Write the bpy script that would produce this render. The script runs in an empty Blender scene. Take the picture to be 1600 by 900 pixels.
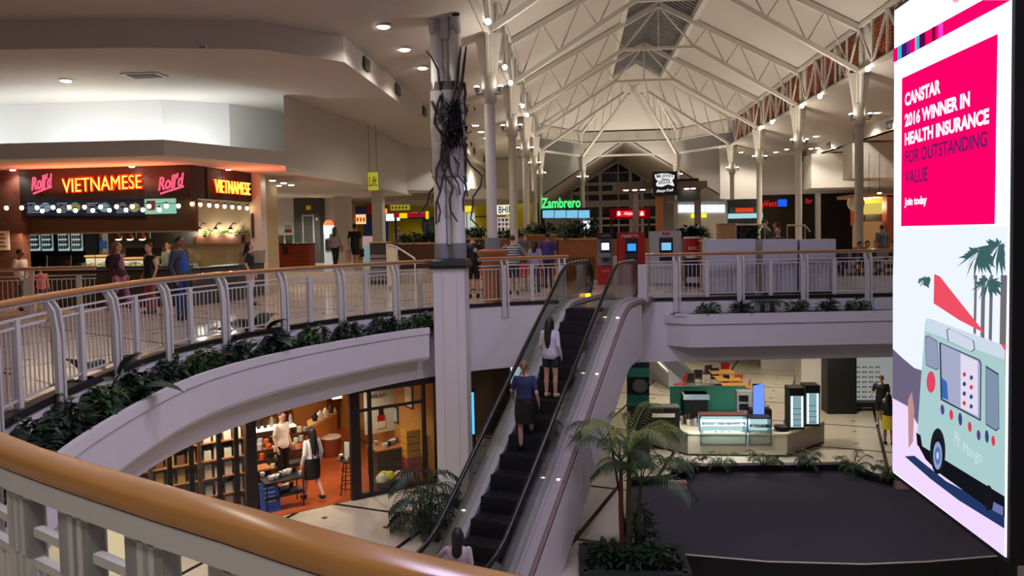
import bpy, math, random
from mathutils import Vector as V, Matrix
from mathutils.geometry import tessellate_polygon
from math import sin, cos, pi, tan, atan, hypot, sqrt, radians as rad
random.seed(7)
S = bpy.context.scene
COL = S.collection
# ---------------------------------------------------------------- camera
FPX, EYE = 1180.0, 1.7
OCY = 419.0                       # row of the optical axis (the lens is shifted a little)
_r = atan(0.02); _u = 100*cos(_r)+55*sin(_r); _v = -100*sin(_r)+55*cos(_r)
_p = atan(_v/FPX); _y = atan(_u/(FPX/cos(_p)))
_R0 = V((cos(_y), sin(_y), 0)); CF = V((-sin(_y)*cos(_p), cos(_y)*cos(_p), -sin(_p)))
_U0 = V((-sin(_y)*sin(_p), cos(_y)*sin(_p), cos(_p)))
CR = _R0*cos(_r)-_U0*sin(_r); CU = _U0*cos(_r)+_R0*sin(_r)
CAMP = V((0, 0, EYE))
cam = bpy.data.objects.new('camera', bpy.data.cameras.new('camera')); COL.objects.link(cam)
mw = Matrix.Identity(4)
for i in range(3):
    mw[i][0], mw[i][1], mw[i][2], mw[i][3] = CR[i], CU[i], -CF[i], CAMP[i]
cam.matrix_world = mw
cam.data.sensor_width = 36; cam.data.lens = FPX/1600*36; cam.data.shift_y = -(450-OCY)/1600; cam.data.clip_start = 0.05; cam.data.clip_end = 300
S.camera = cam
def _ray(px, py): return CR*(px-800)-CU*(py-OCY)+CF*FPX
def at(px, py, Y):            # the point of a pixel's line of sight at depth Y
    d = _ray(px, py); return CAMP+d*(Y/d.y)
def on(px, py, z):            # ... on the level z
    d = _ray(px, py); return CAMP+d*((z-EYE)/d.z)
def onX(px, py, X):
    d = _ray(px, py); return CAMP+d*(X/d.x)
# ---------------------------------------------------------------- view, world, exposure
S.view_settings.view_transform = 'Standard'; S.view_settings.look = 'None'
S.view_settings.gamma = 1; S.view_settings.use_curve_mapping = False
S.view_settings.exposure = 0.0
wd = bpy.data.worlds.new('night'); S.world = wd; wd.use_nodes = True
wd.node_tree.nodes['Background'].inputs[0].default_value = (0.55, 0.5, 0.55, 1)
wd.node_tree.nodes['Background'].inputs[1].default_value = 0.22
S.cycles.max_bounces = 6; S.cycles.diffuse_bounces = 3; S.cycles.glossy_bounces = 3
S.cycles.transparent_max_bounces = 24; S.cycles.transmission_bounces = 4
S.cycles.sample_clamp_indirect = 4; S.cycles.caustics_reflective = False; S.cycles.caustics_refractive = False
K_NAVE, K_AISLE, K_SHOP, K_LOW, K_COVE = 95, 55, 50, 50, 17   # lamp powers, W
LGAIN = 3.0
WARM, NEUT, COOL, VIO = (1, .9, .78), (1, .95, .9), (.86, .95, 1), (.72, .65, 1)
def lamp(kind, loc, power, color=NEUT, size=.15, rot=None, parent=None, blend=.6, angle=130, sx=None):
    d = bpy.data.lights.new("lamp_light", kind); d.energy = power*LGAIN; d.color = color
    if kind == 'AREA':
        d.shape = 'RECTANGLE'; d.size = size; d.size_y = sx or size
    else: d.shadow_soft_size = size
    if kind == 'SPOT': d.spot_size = rad(angle); d.spot_blend = blend
    o = bpy.data.objects.new('lamp_light', d); COL.objects.link(o)
    if parent: o.parent = parent; loc = V(loc)-parent.location
    o.location = loc
    if rot: o.rotation_euler = rot
    return o
# added fill spots over the void: violet for the fascia, neutral for the rail
for x, y, z, e, c in [(2, 6, 7.2, 240, VIO), (-2.0, 9, 6.0, 150, VIO), (6, 11, 7.5, 230, VIO), (1.0, 13, 7.5, 240, VIO), (-1.2, -1.2, 6.1, 150, NEUT)]:
    lamp('SPOT', (x, y, z), e, c, .5, angle=150)

# ---------------------------------------------------------------- materials
def lin(c): return tuple((v/255/12.92 if v/255 <= .04045 else ((v/255+.055)/1.055)**2.4) for v in c)
MATS = {}
def mk(name, rgb, rough=.6, metal=0, emit=0, noise=0, scale=8, spec=.5, ecol=None):
    if name in MATS: return MATS[name]
    m = bpy.data.materials.new(name); m.use_nodes = True; MATS[name] = m
    nt = m.node_tree; b = nt.nodes['Principled BSDF']; c = lin(rgb)
    b.inputs['Base Color'].default_value = (*c, 1); b.inputs['Roughness'].default_value = rough
    b.inputs['Metallic'].default_value = metal; b.inputs['Specular IOR Level'].default_value = spec
    if emit:
        b.inputs['Emission Color'].default_value = (*lin(ecol or rgb), 1); b.inputs['Emission Strength'].default_value = emit
        b.inputs['Base Color'].default_value = (0, 0, 0, 1); b.inputs['Specular IOR Level'].default_value = 0
    if noise:
        t = nt.nodes.new('ShaderNodeTexNoise'); t.inputs['Scale'].default_value = scale; t.inputs['Detail'].default_value = 4
        tc = nt.nodes.new('ShaderNodeTexCoord'); nt.links.new(tc.outputs['Object'], t.inputs['Vector'])
        r = nt.nodes.new('ShaderNodeMixRGB'); r.inputs[1].default_value = (*[v*(1-noise) for v in c], 1)
        r.inputs[2].default_value = (*[min(1, v*(1+noise)) for v in c], 1)
        nt.links.new(t.outputs['Fac'], r.inputs[0]); nt.links.new(r.outputs[0], b.inputs['Base Color'])
    return m
def nodes(name, rough=.5):
    m = mk(name, (200, 200, 200), rough); nt = m.node_tree
    return m, nt, nt.nodes['Principled BSDF'], nt.nodes.new('ShaderNodeTexCoord')
def mth(nt, op, a, b=None):
    n = nt.nodes.new('ShaderNodeMath'); n.operation = op
    for i, x in enumerate((a, b)):
        if x is None: continue
        if isinstance(x, (int, float)): n.inputs[i].default_value = x
        else: nt.links.new(x, n.inputs[i])
    return n.outputs[0]
def mixc(nt, fac, a, b):
    n = nt.nodes.new('ShaderNodeMixRGB')
    for i, x in enumerate((fac, a, b)):
        if isinstance(x, tuple): n.inputs[i].default_value = (*x, 1)
        else: nt.links.new(x, n.inputs[i])
    return n.outputs[0]
def tile_mat(name, base, line, period, width, angle, rough, small=.45):
    m, nt, b, tc = nodes(name, rough)
    mp = nt.nodes.new('ShaderNodeMapping'); mp.inputs['Rotation'].default_value = (0, 0, rad(angle))
    nt.links.new(tc.outputs['Object'], mp.inputs[0])
    sp = nt.nodes.new('ShaderNodeSeparateXYZ'); nt.links.new(mp.outputs[0], sp.inputs[0])
    def lines(ax, per, w):
        return mth(nt, 'LESS_THAN', mth(nt, 'ABSOLUTE', mth(nt, 'SUBTRACT', mth(nt, 'FRACT', mth(nt, 'DIVIDE', sp.outputs[ax], per)), .5)), w/2/per)
    big = mth(nt, 'MAXIMUM', lines(0, period, width), lines(1, period, width))
    fine = mth(nt, 'MAXIMUM', lines(0, small, .008), lines(1, small, .008))
    dot = mth(nt, 'MULTIPLY', lines(0, period/2, .12), lines(1, period/2, .12))
    nz = nt.nodes.new('ShaderNodeTexNoise'); nz.inputs['Scale'].default_value = 3
    nt.links.new(tc.outputs['Object'], nz.inputs['Vector'])
    c = mixc(nt, nz.outputs['Fac'], tuple(v*.86 for v in lin(base)), lin(base))
    c = mixc(nt, fine, c, tuple(v*.7 for v in lin(base)))
    c = mixc(nt, dot, c, lin((120, 50, 40))); c = mixc(nt, big, c, lin(line))
    nt.links.new(c, b.inputs['Base Color']); return m
def wood_mat(name, c1, c2, rough=.25, ax=(1, 12, 12)):
    m, nt, b, tc = nodes(name, rough)
    mp = nt.nodes.new('ShaderNodeMapping'); mp.inputs['Scale'].default_value = ax
    nt.links.new(tc.outputs['Object'], mp.inputs[0])
    n = nt.nodes.new('ShaderNodeTexNoise'); n.inputs['Scale'].default_value = 3; n.inputs['Detail'].default_value = 5
    nt.links.new(mp.outputs[0], n.inputs['Vector'])
    nt.links.new(mixc(nt, n.outputs['Fac'], lin(c1), lin(c2)), b.inputs['Base Color'])
    return m
def brick_mat(name, c1, c2, mortar, sx=.24, sy=.08, vertical=True):
    m, nt, b, tc = nodes(name, .85)
    t = nt.nodes.new('ShaderNodeTexBrick'); t.inputs['Scale'].default_value = 1
    t.inputs['Brick Width'].default_value = sx; t.inputs['Row Height'].default_value = sy; t.inputs['Mortar Size'].default_value = .008
    for i, c in ((1, c1), (2, c2), (3, mortar)): t.inputs[i].default_value = (*lin(c), 1)
    sp = nt.nodes.new('ShaderNodeSeparateXYZ'); nt.links.new(tc.outputs['Object'], sp.inputs[0])
    cb = nt.nodes.new('ShaderNodeCombineXYZ')
    nt.links.new(mth(nt, 'ADD', sp.outputs[0], sp.outputs[1]), cb.inputs[0]); nt.links.new(sp.outputs[2], cb.inputs[1])
    nt.links.new(cb.outputs[0], t.inputs['Vector']); nt.links.new(t.outputs[0], b.inputs['Base Color']); return m
def glass_mat(name, tint=(.9, .95, .94), refl=.10):
    m = bpy.data.materials.new(name); m.use_nodes = True; nt = m.node_tree; nt.nodes.remove(nt.nodes['Principled BSDF'])
    t = nt.nodes.new('ShaderNodeBsdfTransparent'); t.inputs[0].default_value = (*tint, 1)
    g = nt.nodes.new('ShaderNodeBsdfGlossy'); g.inputs['Roughness'].default_value = .03
    x = nt.nodes.new('ShaderNodeMixShader'); l = nt.nodes.new('ShaderNodeLayerWeight'); l.inputs[0].default_value = refl*1.5
    nt.links.new(mth(nt, 'ADD', mth(nt, 'MULTIPLY', l.outputs['Fresnel'], .6), refl*.4), x.inputs[0])
    nt.links.new(t.outputs[0], x.inputs[1]); nt.links.new(g.outputs[0], x.inputs[2])
    nt.links.new(x.outputs[0], nt.nodes['Material Output'].inputs[0]); MATS[name] = m; return m
WHITE = mk('white_paint', (222, 218, 214), .55); WALLW = mk('cream_wall', (214, 208, 198), .75)
CEIL = mk('ceiling_paint', (205, 196, 186), .85); STEEL = mk('white_steel', (212, 205, 194), .5)
RAILW = mk('rail_white', (205, 203, 194), .42)
BLACK = mk('black', (14, 14, 15), .5); DGREY = mk('dark_grey', (52, 52, 56), .55); GREY = mk('grey', (128, 130, 134), .55)
LGREY = mk('light_grey', (182, 184, 188), .5); CHROME = mk('chrome', (190, 188, 186), .25, .9)
BRUSH = mk('brushed_steel', (176, 170, 168), .42, .3); DARKWIN = mk('night_glass', (10, 14, 20), .12)
RUBBER = mk('rubber', (16, 15, 15), .28); RED = mk('red', (176, 22, 26), .45); ORANGE = mk('orange', (214, 92, 34), .55)
YELLOW = mk('yellow', (226, 206, 16), .55); GREEN = mk('seat_green', (74, 110, 40), .6); BLUE = mk('blue', (30, 62, 140), .5)
BROWN = mk('brown', (70, 44, 30), .6); TEAL = mk('teal', (62, 150, 128), .5); CREAM = mk('cream', (232, 222, 196), .55)
WOODRAIL = wood_mat('handrail_wood', (176, 120, 58), (192, 138, 78), .22, (2, 2, 20))
WOOD = wood_mat('timber', (146, 86, 44), (176, 112, 62), .45); DWOOD = wood_mat('dark_timber', (70, 40, 24), (98, 58, 34), .5)
LWOOD = wood_mat('pale_timber', (196, 150, 96), (218, 176, 122), .45)
TILE = tile_mat('floor_tile', (212, 196, 178), (42, 36, 36), 2.6, .07, 32, .16)
TILEL = tile_mat('lower_floor_tile', (214, 203, 180), (44, 40, 38), 3.0, .10, 18, .22)
ORFLOOR = mk('orange_floor', (168, 82, 44), .25, noise=.2, scale=3)
CARPET = mk('stage_carpet', (66, 64, 68), .95, noise=.35, scale=90)
BRICK = brick_mat('red_brick', (120, 66, 52), (96, 50, 40), (80, 64, 56))
GLASS = glass_mat('clear_glass'); GLASSG = glass_mat('green_glass', (.88, .93, .9), .10)
LAMP = mk('lamp_glow', (255, 247, 232), emit=22); LAMPW = mk('lamp_glow_warm', (255, 205, 130), emit=14)
BULB = mk('bulb_glow', (255, 214, 150), emit=14); SCREENW = mk('screen_white', (225, 238, 255), emit=1.3)
SCRB = mk('screen_blue', (60, 150, 255), emit=1.2); SCRC = mk('screen_cyan', (120, 190, 225), emit=1.1)
LEAF = mk('leaf_dark', (34, 56, 38), .45, noise=.5, scale=14); LEAF2 = mk('leaf_mid', (58, 88, 46), .5, noise=.5, scale=10)
LEAF3 = mk('leaf_yellow_green', (104, 116, 50), .5, noise=.4, scale=6); SOIL = mk('soil', (40, 30, 24), .95, noise=.4, scale=30)

# ---------------------------------------------------------------- mesh building
def frames(pts, closed=False):
    n = len(pts); out = []; prev = None
    for i in range(n):
        a = pts[max(i-1, 0)]; b = pts[min(i+1, n-1)]
        t = (b-a); t = t.normalized() if t.length > 1e-9 else V((0, 0, 1))
        if prev is None:
            up = V((0, 0, 1)) if abs(t.z) < .9 else V((0, 1, 0))
            x = t.cross(up).normalized()
        else: x = (prev-t*prev.dot(t)); x = x.normalized() if x.length > 1e-6 else t.orthogonal().normalized()
        out.append((x, t.cross(x))); prev = x
    return out
def wmat(o):
    M = Matrix.Translation(o.location) @ o.rotation_euler.to_matrix().to_4x4()
    return wmat(o.parent) @ M if o.parent else M
class MB:
    def __init__(s): s.v = []; s.f = []; s.sm = []
    def add(s, vs, fs, sm=False):
        o = len(s.v); s.v += [V(p) for p in vs]; s.f += [tuple(i+o for i in f) for f in fs]; s.sm += [sm]*len(fs); return s
    def bx(s, x0, x1, y0, y1, z0, z1):
        x0, x1 = sorted((x0, x1)); y0, y1 = sorted((y0, y1)); z0, z1 = sorted((z0, z1))
        return s.add([(x0, y0, z0), (x1, y0, z0), (x1, y1, z0), (x0, y1, z0), (x0, y0, z1), (x1, y0, z1), (x1, y1, z1), (x0, y1, z1)],
                     [(3, 2, 1, 0), (4, 5, 6, 7), (0, 1, 5, 4), (1, 2, 6, 5), (2, 3, 7, 6), (3, 0, 4, 7)])
    def box(s, c, d): return s.bx(c[0]-d[0]/2, c[0]+d[0]/2, c[1]-d[1]/2, c[1]+d[1]/2, c[2]-d[2]/2, c[2]+d[2]/2)
    def tube(s, pts, r, n=8):
        pts = [V(p) for p in pts]; m = len(pts); r = r if isinstance(r, (list, tuple)) else [r]*m
        fr = frames(pts); vs = []; fs = []
        for p, (x, y), q in zip(pts, fr, r):
            vs += [p+x*(q*cos(2*pi*k/n))+y*(q*sin(2*pi*k/n)) for k in range(n)]
        for i in range(m-1):
            for k in range(n):
                a, b = i*n+k, i*n+(k+1) % n; fs.append((a, b, b+n, a+n))
        s.add(vs, fs, True)
        return s.add(vs[:n]+vs[-n:], [tuple(range(n-1, -1, -1)), tuple(range(n, 2*n))])
    def beam(s, a, b, w, h=None):
        a, b = V(a), V(b); h = h or w; t = (b-a).normalized()
        up = V((0, 0, 1)) if abs(t.z) < .95 else V((0, 1, 0))
        x = t.cross(up).normalized()*(w/2); y = x.cross(t).normalized()*(h/2)
        vs = [p+i*x+j*y for p in (a, b) for i, j in ((-1, -1), (1, -1), (1, 1), (-1, 1))]
        return s.add(vs, [(0, 1, 2, 3), (7, 6, 5, 4), (0, 4, 5, 1), (1, 5, 6, 2), (2, 6, 7, 3), (3, 7, 4, 0)])
    def ell(s, c, r, n=14, m=9, ax=None):
        r = r if isinstance(r, (list, tuple)) else (r, r, r); vs = []; fs = []; c = V(c)
        for i in range(m+1):
            a = -pi/2+pi*i/m
            for k in range(n):
                p = V((r[0]*cos(a)*cos(2*pi*k/n), r[1]*cos(a)*sin(2*pi*k/n), r[2]*sin(a)))
                vs.append(c+(ax @ p if ax else p))
        for i in range(m):
            for k in range(n): fs.append((i*n+k, i*n+(k+1) % n, (i+1)*n+(k+1) % n, (i+1)*n+k))
        return s.add(vs, fs, True)
    def loft(s, rings, n=16, caps=True, sm=True):
        vs = []; fs = []
        for cx, cy, z, rx, ry in rings:
            vs += [(cx+rx*cos(2*pi*k/n), cy+ry*sin(2*pi*k/n), z) for k in range(n)]
        for i in range(len(rings)-1):
            for k in range(n): fs.append((i*n+k, i*n+(k+1) % n, (i+1)*n+(k+1) % n, (i+1)*n+k))
        s.add(vs, fs, sm)
        if caps: s.add(vs[:n]+vs[-n:], [tuple(range(n-1, -1, -1)), tuple(range(n, 2*n))])
        return s
    def cyl(s, c, r, h, n=16, r2=None):
        return s.loft([(c[0], c[1], c[2], r, r), (c[0], c[1], c[2]+h, r if r2 is None else r2, r if r2 is None else r2)], n)
    def prism(s, poly, z0, z1, holes=()):
        loops = [list(poly)]+[list(h) for h in holes]
        flat = [V((p[0], p[1], 0)) for l in loops for p in l]
        tri = tessellate_polygon([[V((p[0], p[1], 0)) for p in l] for l in loops]); n = len(flat)
        vs = [(p.x, p.y, z0) for p in flat]+[(p.x, p.y, z1) for p in flat]; fs = []
        for a, b, c in tri:
            if (flat[b]-flat[a]).cross(flat[c]-flat[a]).z < 0: b, c = c, b
            fs += [(a+n, b+n, c+n), (c, b, a)]
        o = 0
        for l in loops:
            m = len(l)
            for i in range(m): fs.append((o+i, o+(i+1) % m, o+(i+1) % m+n, o+i+n))
            o += m
        return s.add(vs, fs)
    def extr(s, poly, n):          # a flat 3D outline given thickness along n
        poly = [V(p) for p in poly]; n = V(n); m = len(poly)
        nn = (poly[1]-poly[0]).cross(poly[2]-poly[0]).normalized(); ux = (poly[1]-poly[0]).normalized(); uy = nn.cross(ux)
        tri = tessellate_polygon([[V(((p-poly[0]).dot(ux), (p-poly[0]).dot(uy), 0)) for p in poly]])
        fs = [t for t in tri]+[(c+m, b+m, a+m) for a, b, c in tri]
        fs += [(i, i+m, (i+1) % m+m, (i+1) % m) for i in range(m)]
        return s.add(poly+[p+n for p in poly], fs)
    def sweep(s, path, prof, sm=False):   # path in plan, profile of (offset to the right-hand side, z)
        n = len(path); k = len(prof); vs = []; fs = []
        for i in range(n):
            a = V(path[max(i-1, 0)][:2]); b = V(path[min(i+1, n-1)][:2]); t = (b-a).normalized(); nr = V((t.y, -t.x))
            for o, z in prof: vs.append((path[i][0]+nr.x*o, path[i][1]+nr.y*o, z))
        for i in range(n-1):
            for j in range(k): fs.append((i*k+j, i*k+(j+1) % k, (i+1)*k+(j+1) % k, (i+1)*k+j))
        s.add(vs, fs, sm)
        return s.add(vs[:k]+vs[-k:], [tuple(range(k)), tuple(range(2*k-1, k-1, -1))])
    def quad(s, *p): return s.add(p, [tuple(range(len(p)))])
    def merge(s, o, M=None):
        return s.add([(M @ p if M else p) for p in o.v], o.f) if not any(o.sm) else s._mg(o, M)
    def _mg(s, o, M):
        b = len(s.v); s.v += [(M @ p if M else p.copy()) for p in o.v]; s.f += [tuple(i+b for i in f) for f in o.f]; s.sm += o.sm; return s
    def build(s, name, mat, parent=None, world=False, label=None):
        me = bpy.data.meshes.new(name); vs = s.v
        if world and parent is not None:
            inv = wmat(parent).inverted(); vs = [inv @ p for p in vs]
        me.from_pydata([tuple(p) for p in vs], [], s.f); me.update()
        for p, q in zip(me.polygons, s.sm): p.use_smooth = q
        me.materials.append(mat)
        o = bpy.data.objects.new(name, me); COL.objects.link(o)
        if parent is not None: o.parent = parent
        if label: o['label'] = label
        return o
def sub(mb, name, mat, part, root):      # a sub-part: drawn in the coordinates of the thing
    return mb.build(name, mat, part)
def tag(o, label, cat, group=None, kind=None):
    o['label'] = label; o['category'] = cat
    if group: o['group'] = group
    if kind: o['kind'] = kind
    return o
def thing(name, label, cat, loc=(0, 0, 0), rz=0, group=None):
    o = bpy.data.objects.new(name, None); COL.objects.link(o); o.location = loc; o.rotation_euler = (0, 0, rz)
    o.empty_display_size = .1
    return tag(o, label, cat, group)
def one(mb, name, mat, label, cat, group=None, base=None):     # a thing that is one mesh; its origin goes to its base
    if base is None:
        n = len(mb.v); base = V((sum(p.x for p in mb.v)/n, sum(p.y for p in mb.v)/n, min(p.z for p in mb.v)))
    mb.v = [p-V(base) for p in mb.v]; o = mb.build(name, mat); o.location = base
    return tag(o, label, cat, group)
def struct(mb, name, mat, label=None):
    o = mb.build(name, mat); o['kind'] = 'structure'
    if label: o['label'] = label
    return o
def dup(root, loc, rz=None, label=None, scale=None):
    def cp(o, par):
        c = o.copy(); COL.objects.link(c); c.parent = par
        for ch in o.children: cp(ch, c)
        return c
    r = cp(root, None); r.location = loc
    if rz is not None: r.rotation_euler = (0, 0, rz)
    if scale: r.scale = (scale,)*3
    if label: r['label'] = label
    return r
ORD = ['first', 'second', 'third', 'fourth', 'fifth', 'sixth', 'seventh', 'eighth', 'ninth', 'tenth', 'eleventh', 'twelfth',
       'thirteenth', 'fourteenth', 'fifteenth', 'sixteenth', 'seventeenth', 'eighteenth', 'nineteenth', 'twentieth']
def catmull(pts, step=.3):
    pts = [V((*p[:2], 0)) for p in pts]; P = [2*pts[0]-pts[1]]+pts+[2*pts[-1]-pts[-2]]; out = []
    for i in range(1, len(P)-2):
        a, b, c, d = P[i-1:i+3]; n = max(2, int((c-b).length/step))
        for k in range(n):
            t = k/n
            out.append(.5*((2*b)+(c-a)*t+(2*a-5*b+4*c-d)*t*t+(3*b-a-3*c+d)*t**3))
    out.append(pts[-1]); return [(p.x, p.y) for p in out]
def along(path, step, start=0):      # points and headings at equal distances along a plan path
    out = []; acc = -start
    for a, b in zip(path, path[1:]):
        a, b = V(a), V(b); L = (b-a).length
        while acc <= L:
            if acc >= 0: out.append((a+(b-a)*(acc/L), (b-a).normalized()))
            acc += step
        acc -= L
    return out
def text_mb(s, O, right, up, w, h, ext=.01, bold=0, shear=0, mb=None, nat=False):
    cu = bpy.data.curves.new('t', 'FONT'); cu.body = s; cu.offset = bold; cu.extrude = .02; cu.shear = shear; cu.resolution_u = 3
    ob = bpy.data.objects.new('t', cu); me = bpy.data.meshes.new_from_object(ob)
    xs = [v.co.x for v in me.vertices]; ys = [v.co.y for v in me.vertices]
    x0, x1, y0, y1 = min(xs), max(xs), min(ys), max(ys); right, up, O = V(right).normalized(), V(up).normalized(), V(O); n = right.cross(up)
    if nat: w = h*(x1-x0)/(y1-y0)
    vs = [O+right*((v.co.x-x0)/(x1-x0)*w)+up*((v.co.y-y0)/(y1-y0)*h)+n*((v.co.z+.02)/.04*ext) for v in me.vertices]
    mb = mb or MB(); mb.add(vs, [tuple(p.vertices) for p in me.polygons])
    bpy.data.objects.remove(ob); bpy.data.curves.remove(cu); bpy.data.meshes.remove(me); return mb
def leaf(mb, p, d, up, L, w, bend=.25):
    d = d.normalized(); sd = d.cross(up); sd = sd.normalized() if sd.length > 1e-4 else V((1, 0, 0)); u = sd.cross(d)
    q = p+d*L*.5+u*(L*.12); tip = p+d*L-u*(L*bend)
    mb.add([p, q+sd*w/2, tip, q-sd*w/2, q-u*(w*.18)], [(0, 1, 4), (1, 2, 4), (2, 3, 4), (3, 0, 4)], True)
def bush_mb(rx, ry, h, n, L, w, rng):
    mb = MB()
    for i in range(n):
        a = rng.uniform(0, 2*pi); r = sqrt(rng.random()); z = rng.random()
        p = V((rx*r*cos(a)*(1-.35*z), ry*r*sin(a)*(1-.35*z), h*z*(1-.35*r)))
        d = V((cos(a+rng.uniform(-.7, .7)), sin(a+rng.uniform(-.7, .7)), rng.uniform(-.3, .8)))
        leaf(mb, p, d, V((0, 0, 1)), L*rng.uniform(.7, 1.2), w*rng.uniform(.7, 1.2))
    for i in range(6):
        a = 2*pi*i/6; mb.tube([(0, 0, 0), (rx*.3*cos(a), ry*.3*sin(a), h*.5), (rx*.6*cos(a), ry*.6*sin(a), h*.75)], .008, 4)
    return mb
def frond(mb, p, a, L, rise, droop, n=14, ll=.3, w=.03):
    pts = [V(p)+V((cos(a), sin(a), 0))*(L*t*(1-.15*t))+V((0, 0, rise*t-droop*t*t)) for t in [i/10 for i in range(11)]]
    mb.tube(pts, [.014*(1-.8*i/10) for i in range(11)], 5)
    for i in range(n):
        t = .15+.85*i/n; k = min(9, int(t*10)); q = pts[k].lerp(pts[k+1], t*10-k); d = (pts[k+1]-pts[k]).normalized()
        sd = d.cross(V((0, 0, 1))).normalized(); l = ll*(1-.6*abs(t-.45))
        for sg in (1, -1): leaf(mb, q, d*.7+sd*sg-V((0, 0, .25)), V((0, 0, 1)), l, w, .3)
# ================================================================ the setting
ZL, ZR = -4.14, -5.2                  # lower floor: left of the escalator, right of it
EDGE = catmull([(14.5, .55), (8, .6), (3, .72), (1.2, .82), (.35, 1.01), (-.094, 1.192), (-.372, 1.313), (-.689, 1.485), (-1.104, 1.705), (-1.758, 2.099), (-2.9, 2.95), (-4.4, 4.5),
                (-5.5, 6.6), (-6.1, 9.0), (-6.33, 11.3), (-5.95, 13.3), (-5.05, 15.3), (-3.9, 17.0), (-2.6, 18.2), (-1.0, 18.95), (.6, 19.2), (2.25, 19.4), (8, 19.9), (14.5, 20.3)], .25)
def seg(y0, y1, x0=-99, x1=99, path=EDGE): return [p for p in path if y0 <= p[1] <= y1 and x0 <= p[0] <= x1]
HOLE = EDGE[::-1]
OUT = [(-26, -4), (24, -4), (24, 66), (-26, 66)]
struct(MB().prism(OUT, -.2, 0, [HOLE]), 'floor', TILE, 'cream tiled upper mall floor with dark diagonal lines')
struct(MB().prism(OUT, -1.62, -1.57, [HOLE]), 'ceiling_lower', WHITE, 'white soffit under the gallery')
struct(MB().sweep(EDGE, [(0, -1.62), (.035, -1.62), (.035, -.07), (0, -.07)]), 'wall_fascia', WHITE, 'white painted edge of the gallery slab')
struct(MB().sweep(EDGE, [(-.08, -.07), (.06, -.07), (.06, .015), (-.08, .015)]), 'trim_1', BLACK, 'black nosing along the gallery edge')
RAISE = .45
struct(MB().prism([(-26, 27.5), (-4.2, 27.5), (-3.4, 30), (-3.4, 46), (-26, 46)], 0, RAISE), 'floor_raised', TILE, 'raised tiled floor of the food court at the lift')
struct(MB().bx(-26, .9, -4, 66, ZL-.1, ZL), 'floor_lower_left', TILEL, 'cream tiled lower mall floor with black diagonal lines')
struct(MB().bx(.9, 24, -4, 66, ZR-.1, ZR), 'floor_lower_right', TILEL, 'cream tiled lower mall floor around the kiosk')
struct(MB().bx(.85, .9, -4, 66, ZR, ZL), 'wall_riser', WALLW)
# outer walls
struct(MB().bx(-26.2, -26, -4, 66, ZR, 9), 'wall_left', WALLW); struct(MB().bx(24, 24.2, -4, 66, ZR, 9), 'wall_right', WALLW)
struct(MB().bx(-26, 24, 66, 66.2, ZR, 9), 'wall_far', WALLW, 'cream wall around the far gable window')
# ------------------------------------------------ roof of the nave
XL, XR, XM, ZE, ZT, YA = -2.12, 9.33, 3.6, 8.35, 11.4, 44.5
def rz_(x): return ZE+(ZT-ZE)*(1-abs(x-XM)/(XR-XM))
def sheet(pts, d=.08):
    return MB().extr(pts, (0, 0, d))
struct(sheet([(XL, -3, ZE), (2.1, -3, rz_(2.1)), (2.1, 45, rz_(2.1)), (XL, 46.3, ZE)]), 'roof_left', CEIL, 'white sloping roof lining above the left colonnade')
struct(sheet([(XR, -3, ZE), (5.1, -3, rz_(5.1)), (5.1, 45, rz_(5.1)), (XR, 46.3, ZE)]), 'roof_right', CEIL, 'white sloping roof lining above the right colonnade')
sk = MB(); sl = MB()
for x0 in (2.1, 5.1):
    sk.extr([(x0, -3, rz_(x0)+.25), (XM, -3, ZT+.35), (XM, YA, ZT+.35), (x0, YA, rz_(x0)+.25)], (0, 0, .06))
    y = 8
    while y < YA:
        sl.beam((x0, y, rz_(x0)+.12), (XM, y, ZT+.22), .09, .05); y += .34
struct(sk, 'roof_skylight', mk('skylight_dark', (58, 58, 62), .7), 'dark louvred skylight strip along the ridge')
o = struct(sl, 'trim_2', mk('slat_grey', (150, 148, 146), .6), 'grey slats of the ridge skylight')
tr = MB()
for x in (2.1, 5.1): tr.beam((x, -3, rz_(x)+.05), (x, YA, rz_(x)+.05), .22, .3)
struct(tr, 'trim_3', STEEL, 'white upstands beside the skylight')
AP = [(XL, 46.3), (.5, 50.3), (6.6, 50.3), (XR, 46.3)]
ap = MB()
for a, b in zip(AP, AP[1:]): ap.extr([(a[0], a[1], ZE), (b[0], b[1], ZE), (XM, YA, ZT)], (0, 0, .08))
struct(ap, 'roof_apse', CEIL, 'faceted white roof over the far end of the nave')
wb = MB(); tb = MB()
for a, b in zip(AP, AP[1:]):
    wb.beam((*a, 8.0), (*b, 8.0), .12, .75)
    for z in (8.35, 7.62, 6.75): tb.beam((*a, z), (*b, z), .12, .12)
    n = 5
    for i in range(1, n): 
        p = V(a).lerp(V(b), i/n); tb.beam((p.x, p.y, 7.6), (p.x, p.y, 8.35), .07, .2)
struct(wb, 'wall_apse', WALLW, 'cream panel band under the far roof'); struct(tb, 'trim_4', STEEL, 'white ring beams at the far end of the nave')
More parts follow.
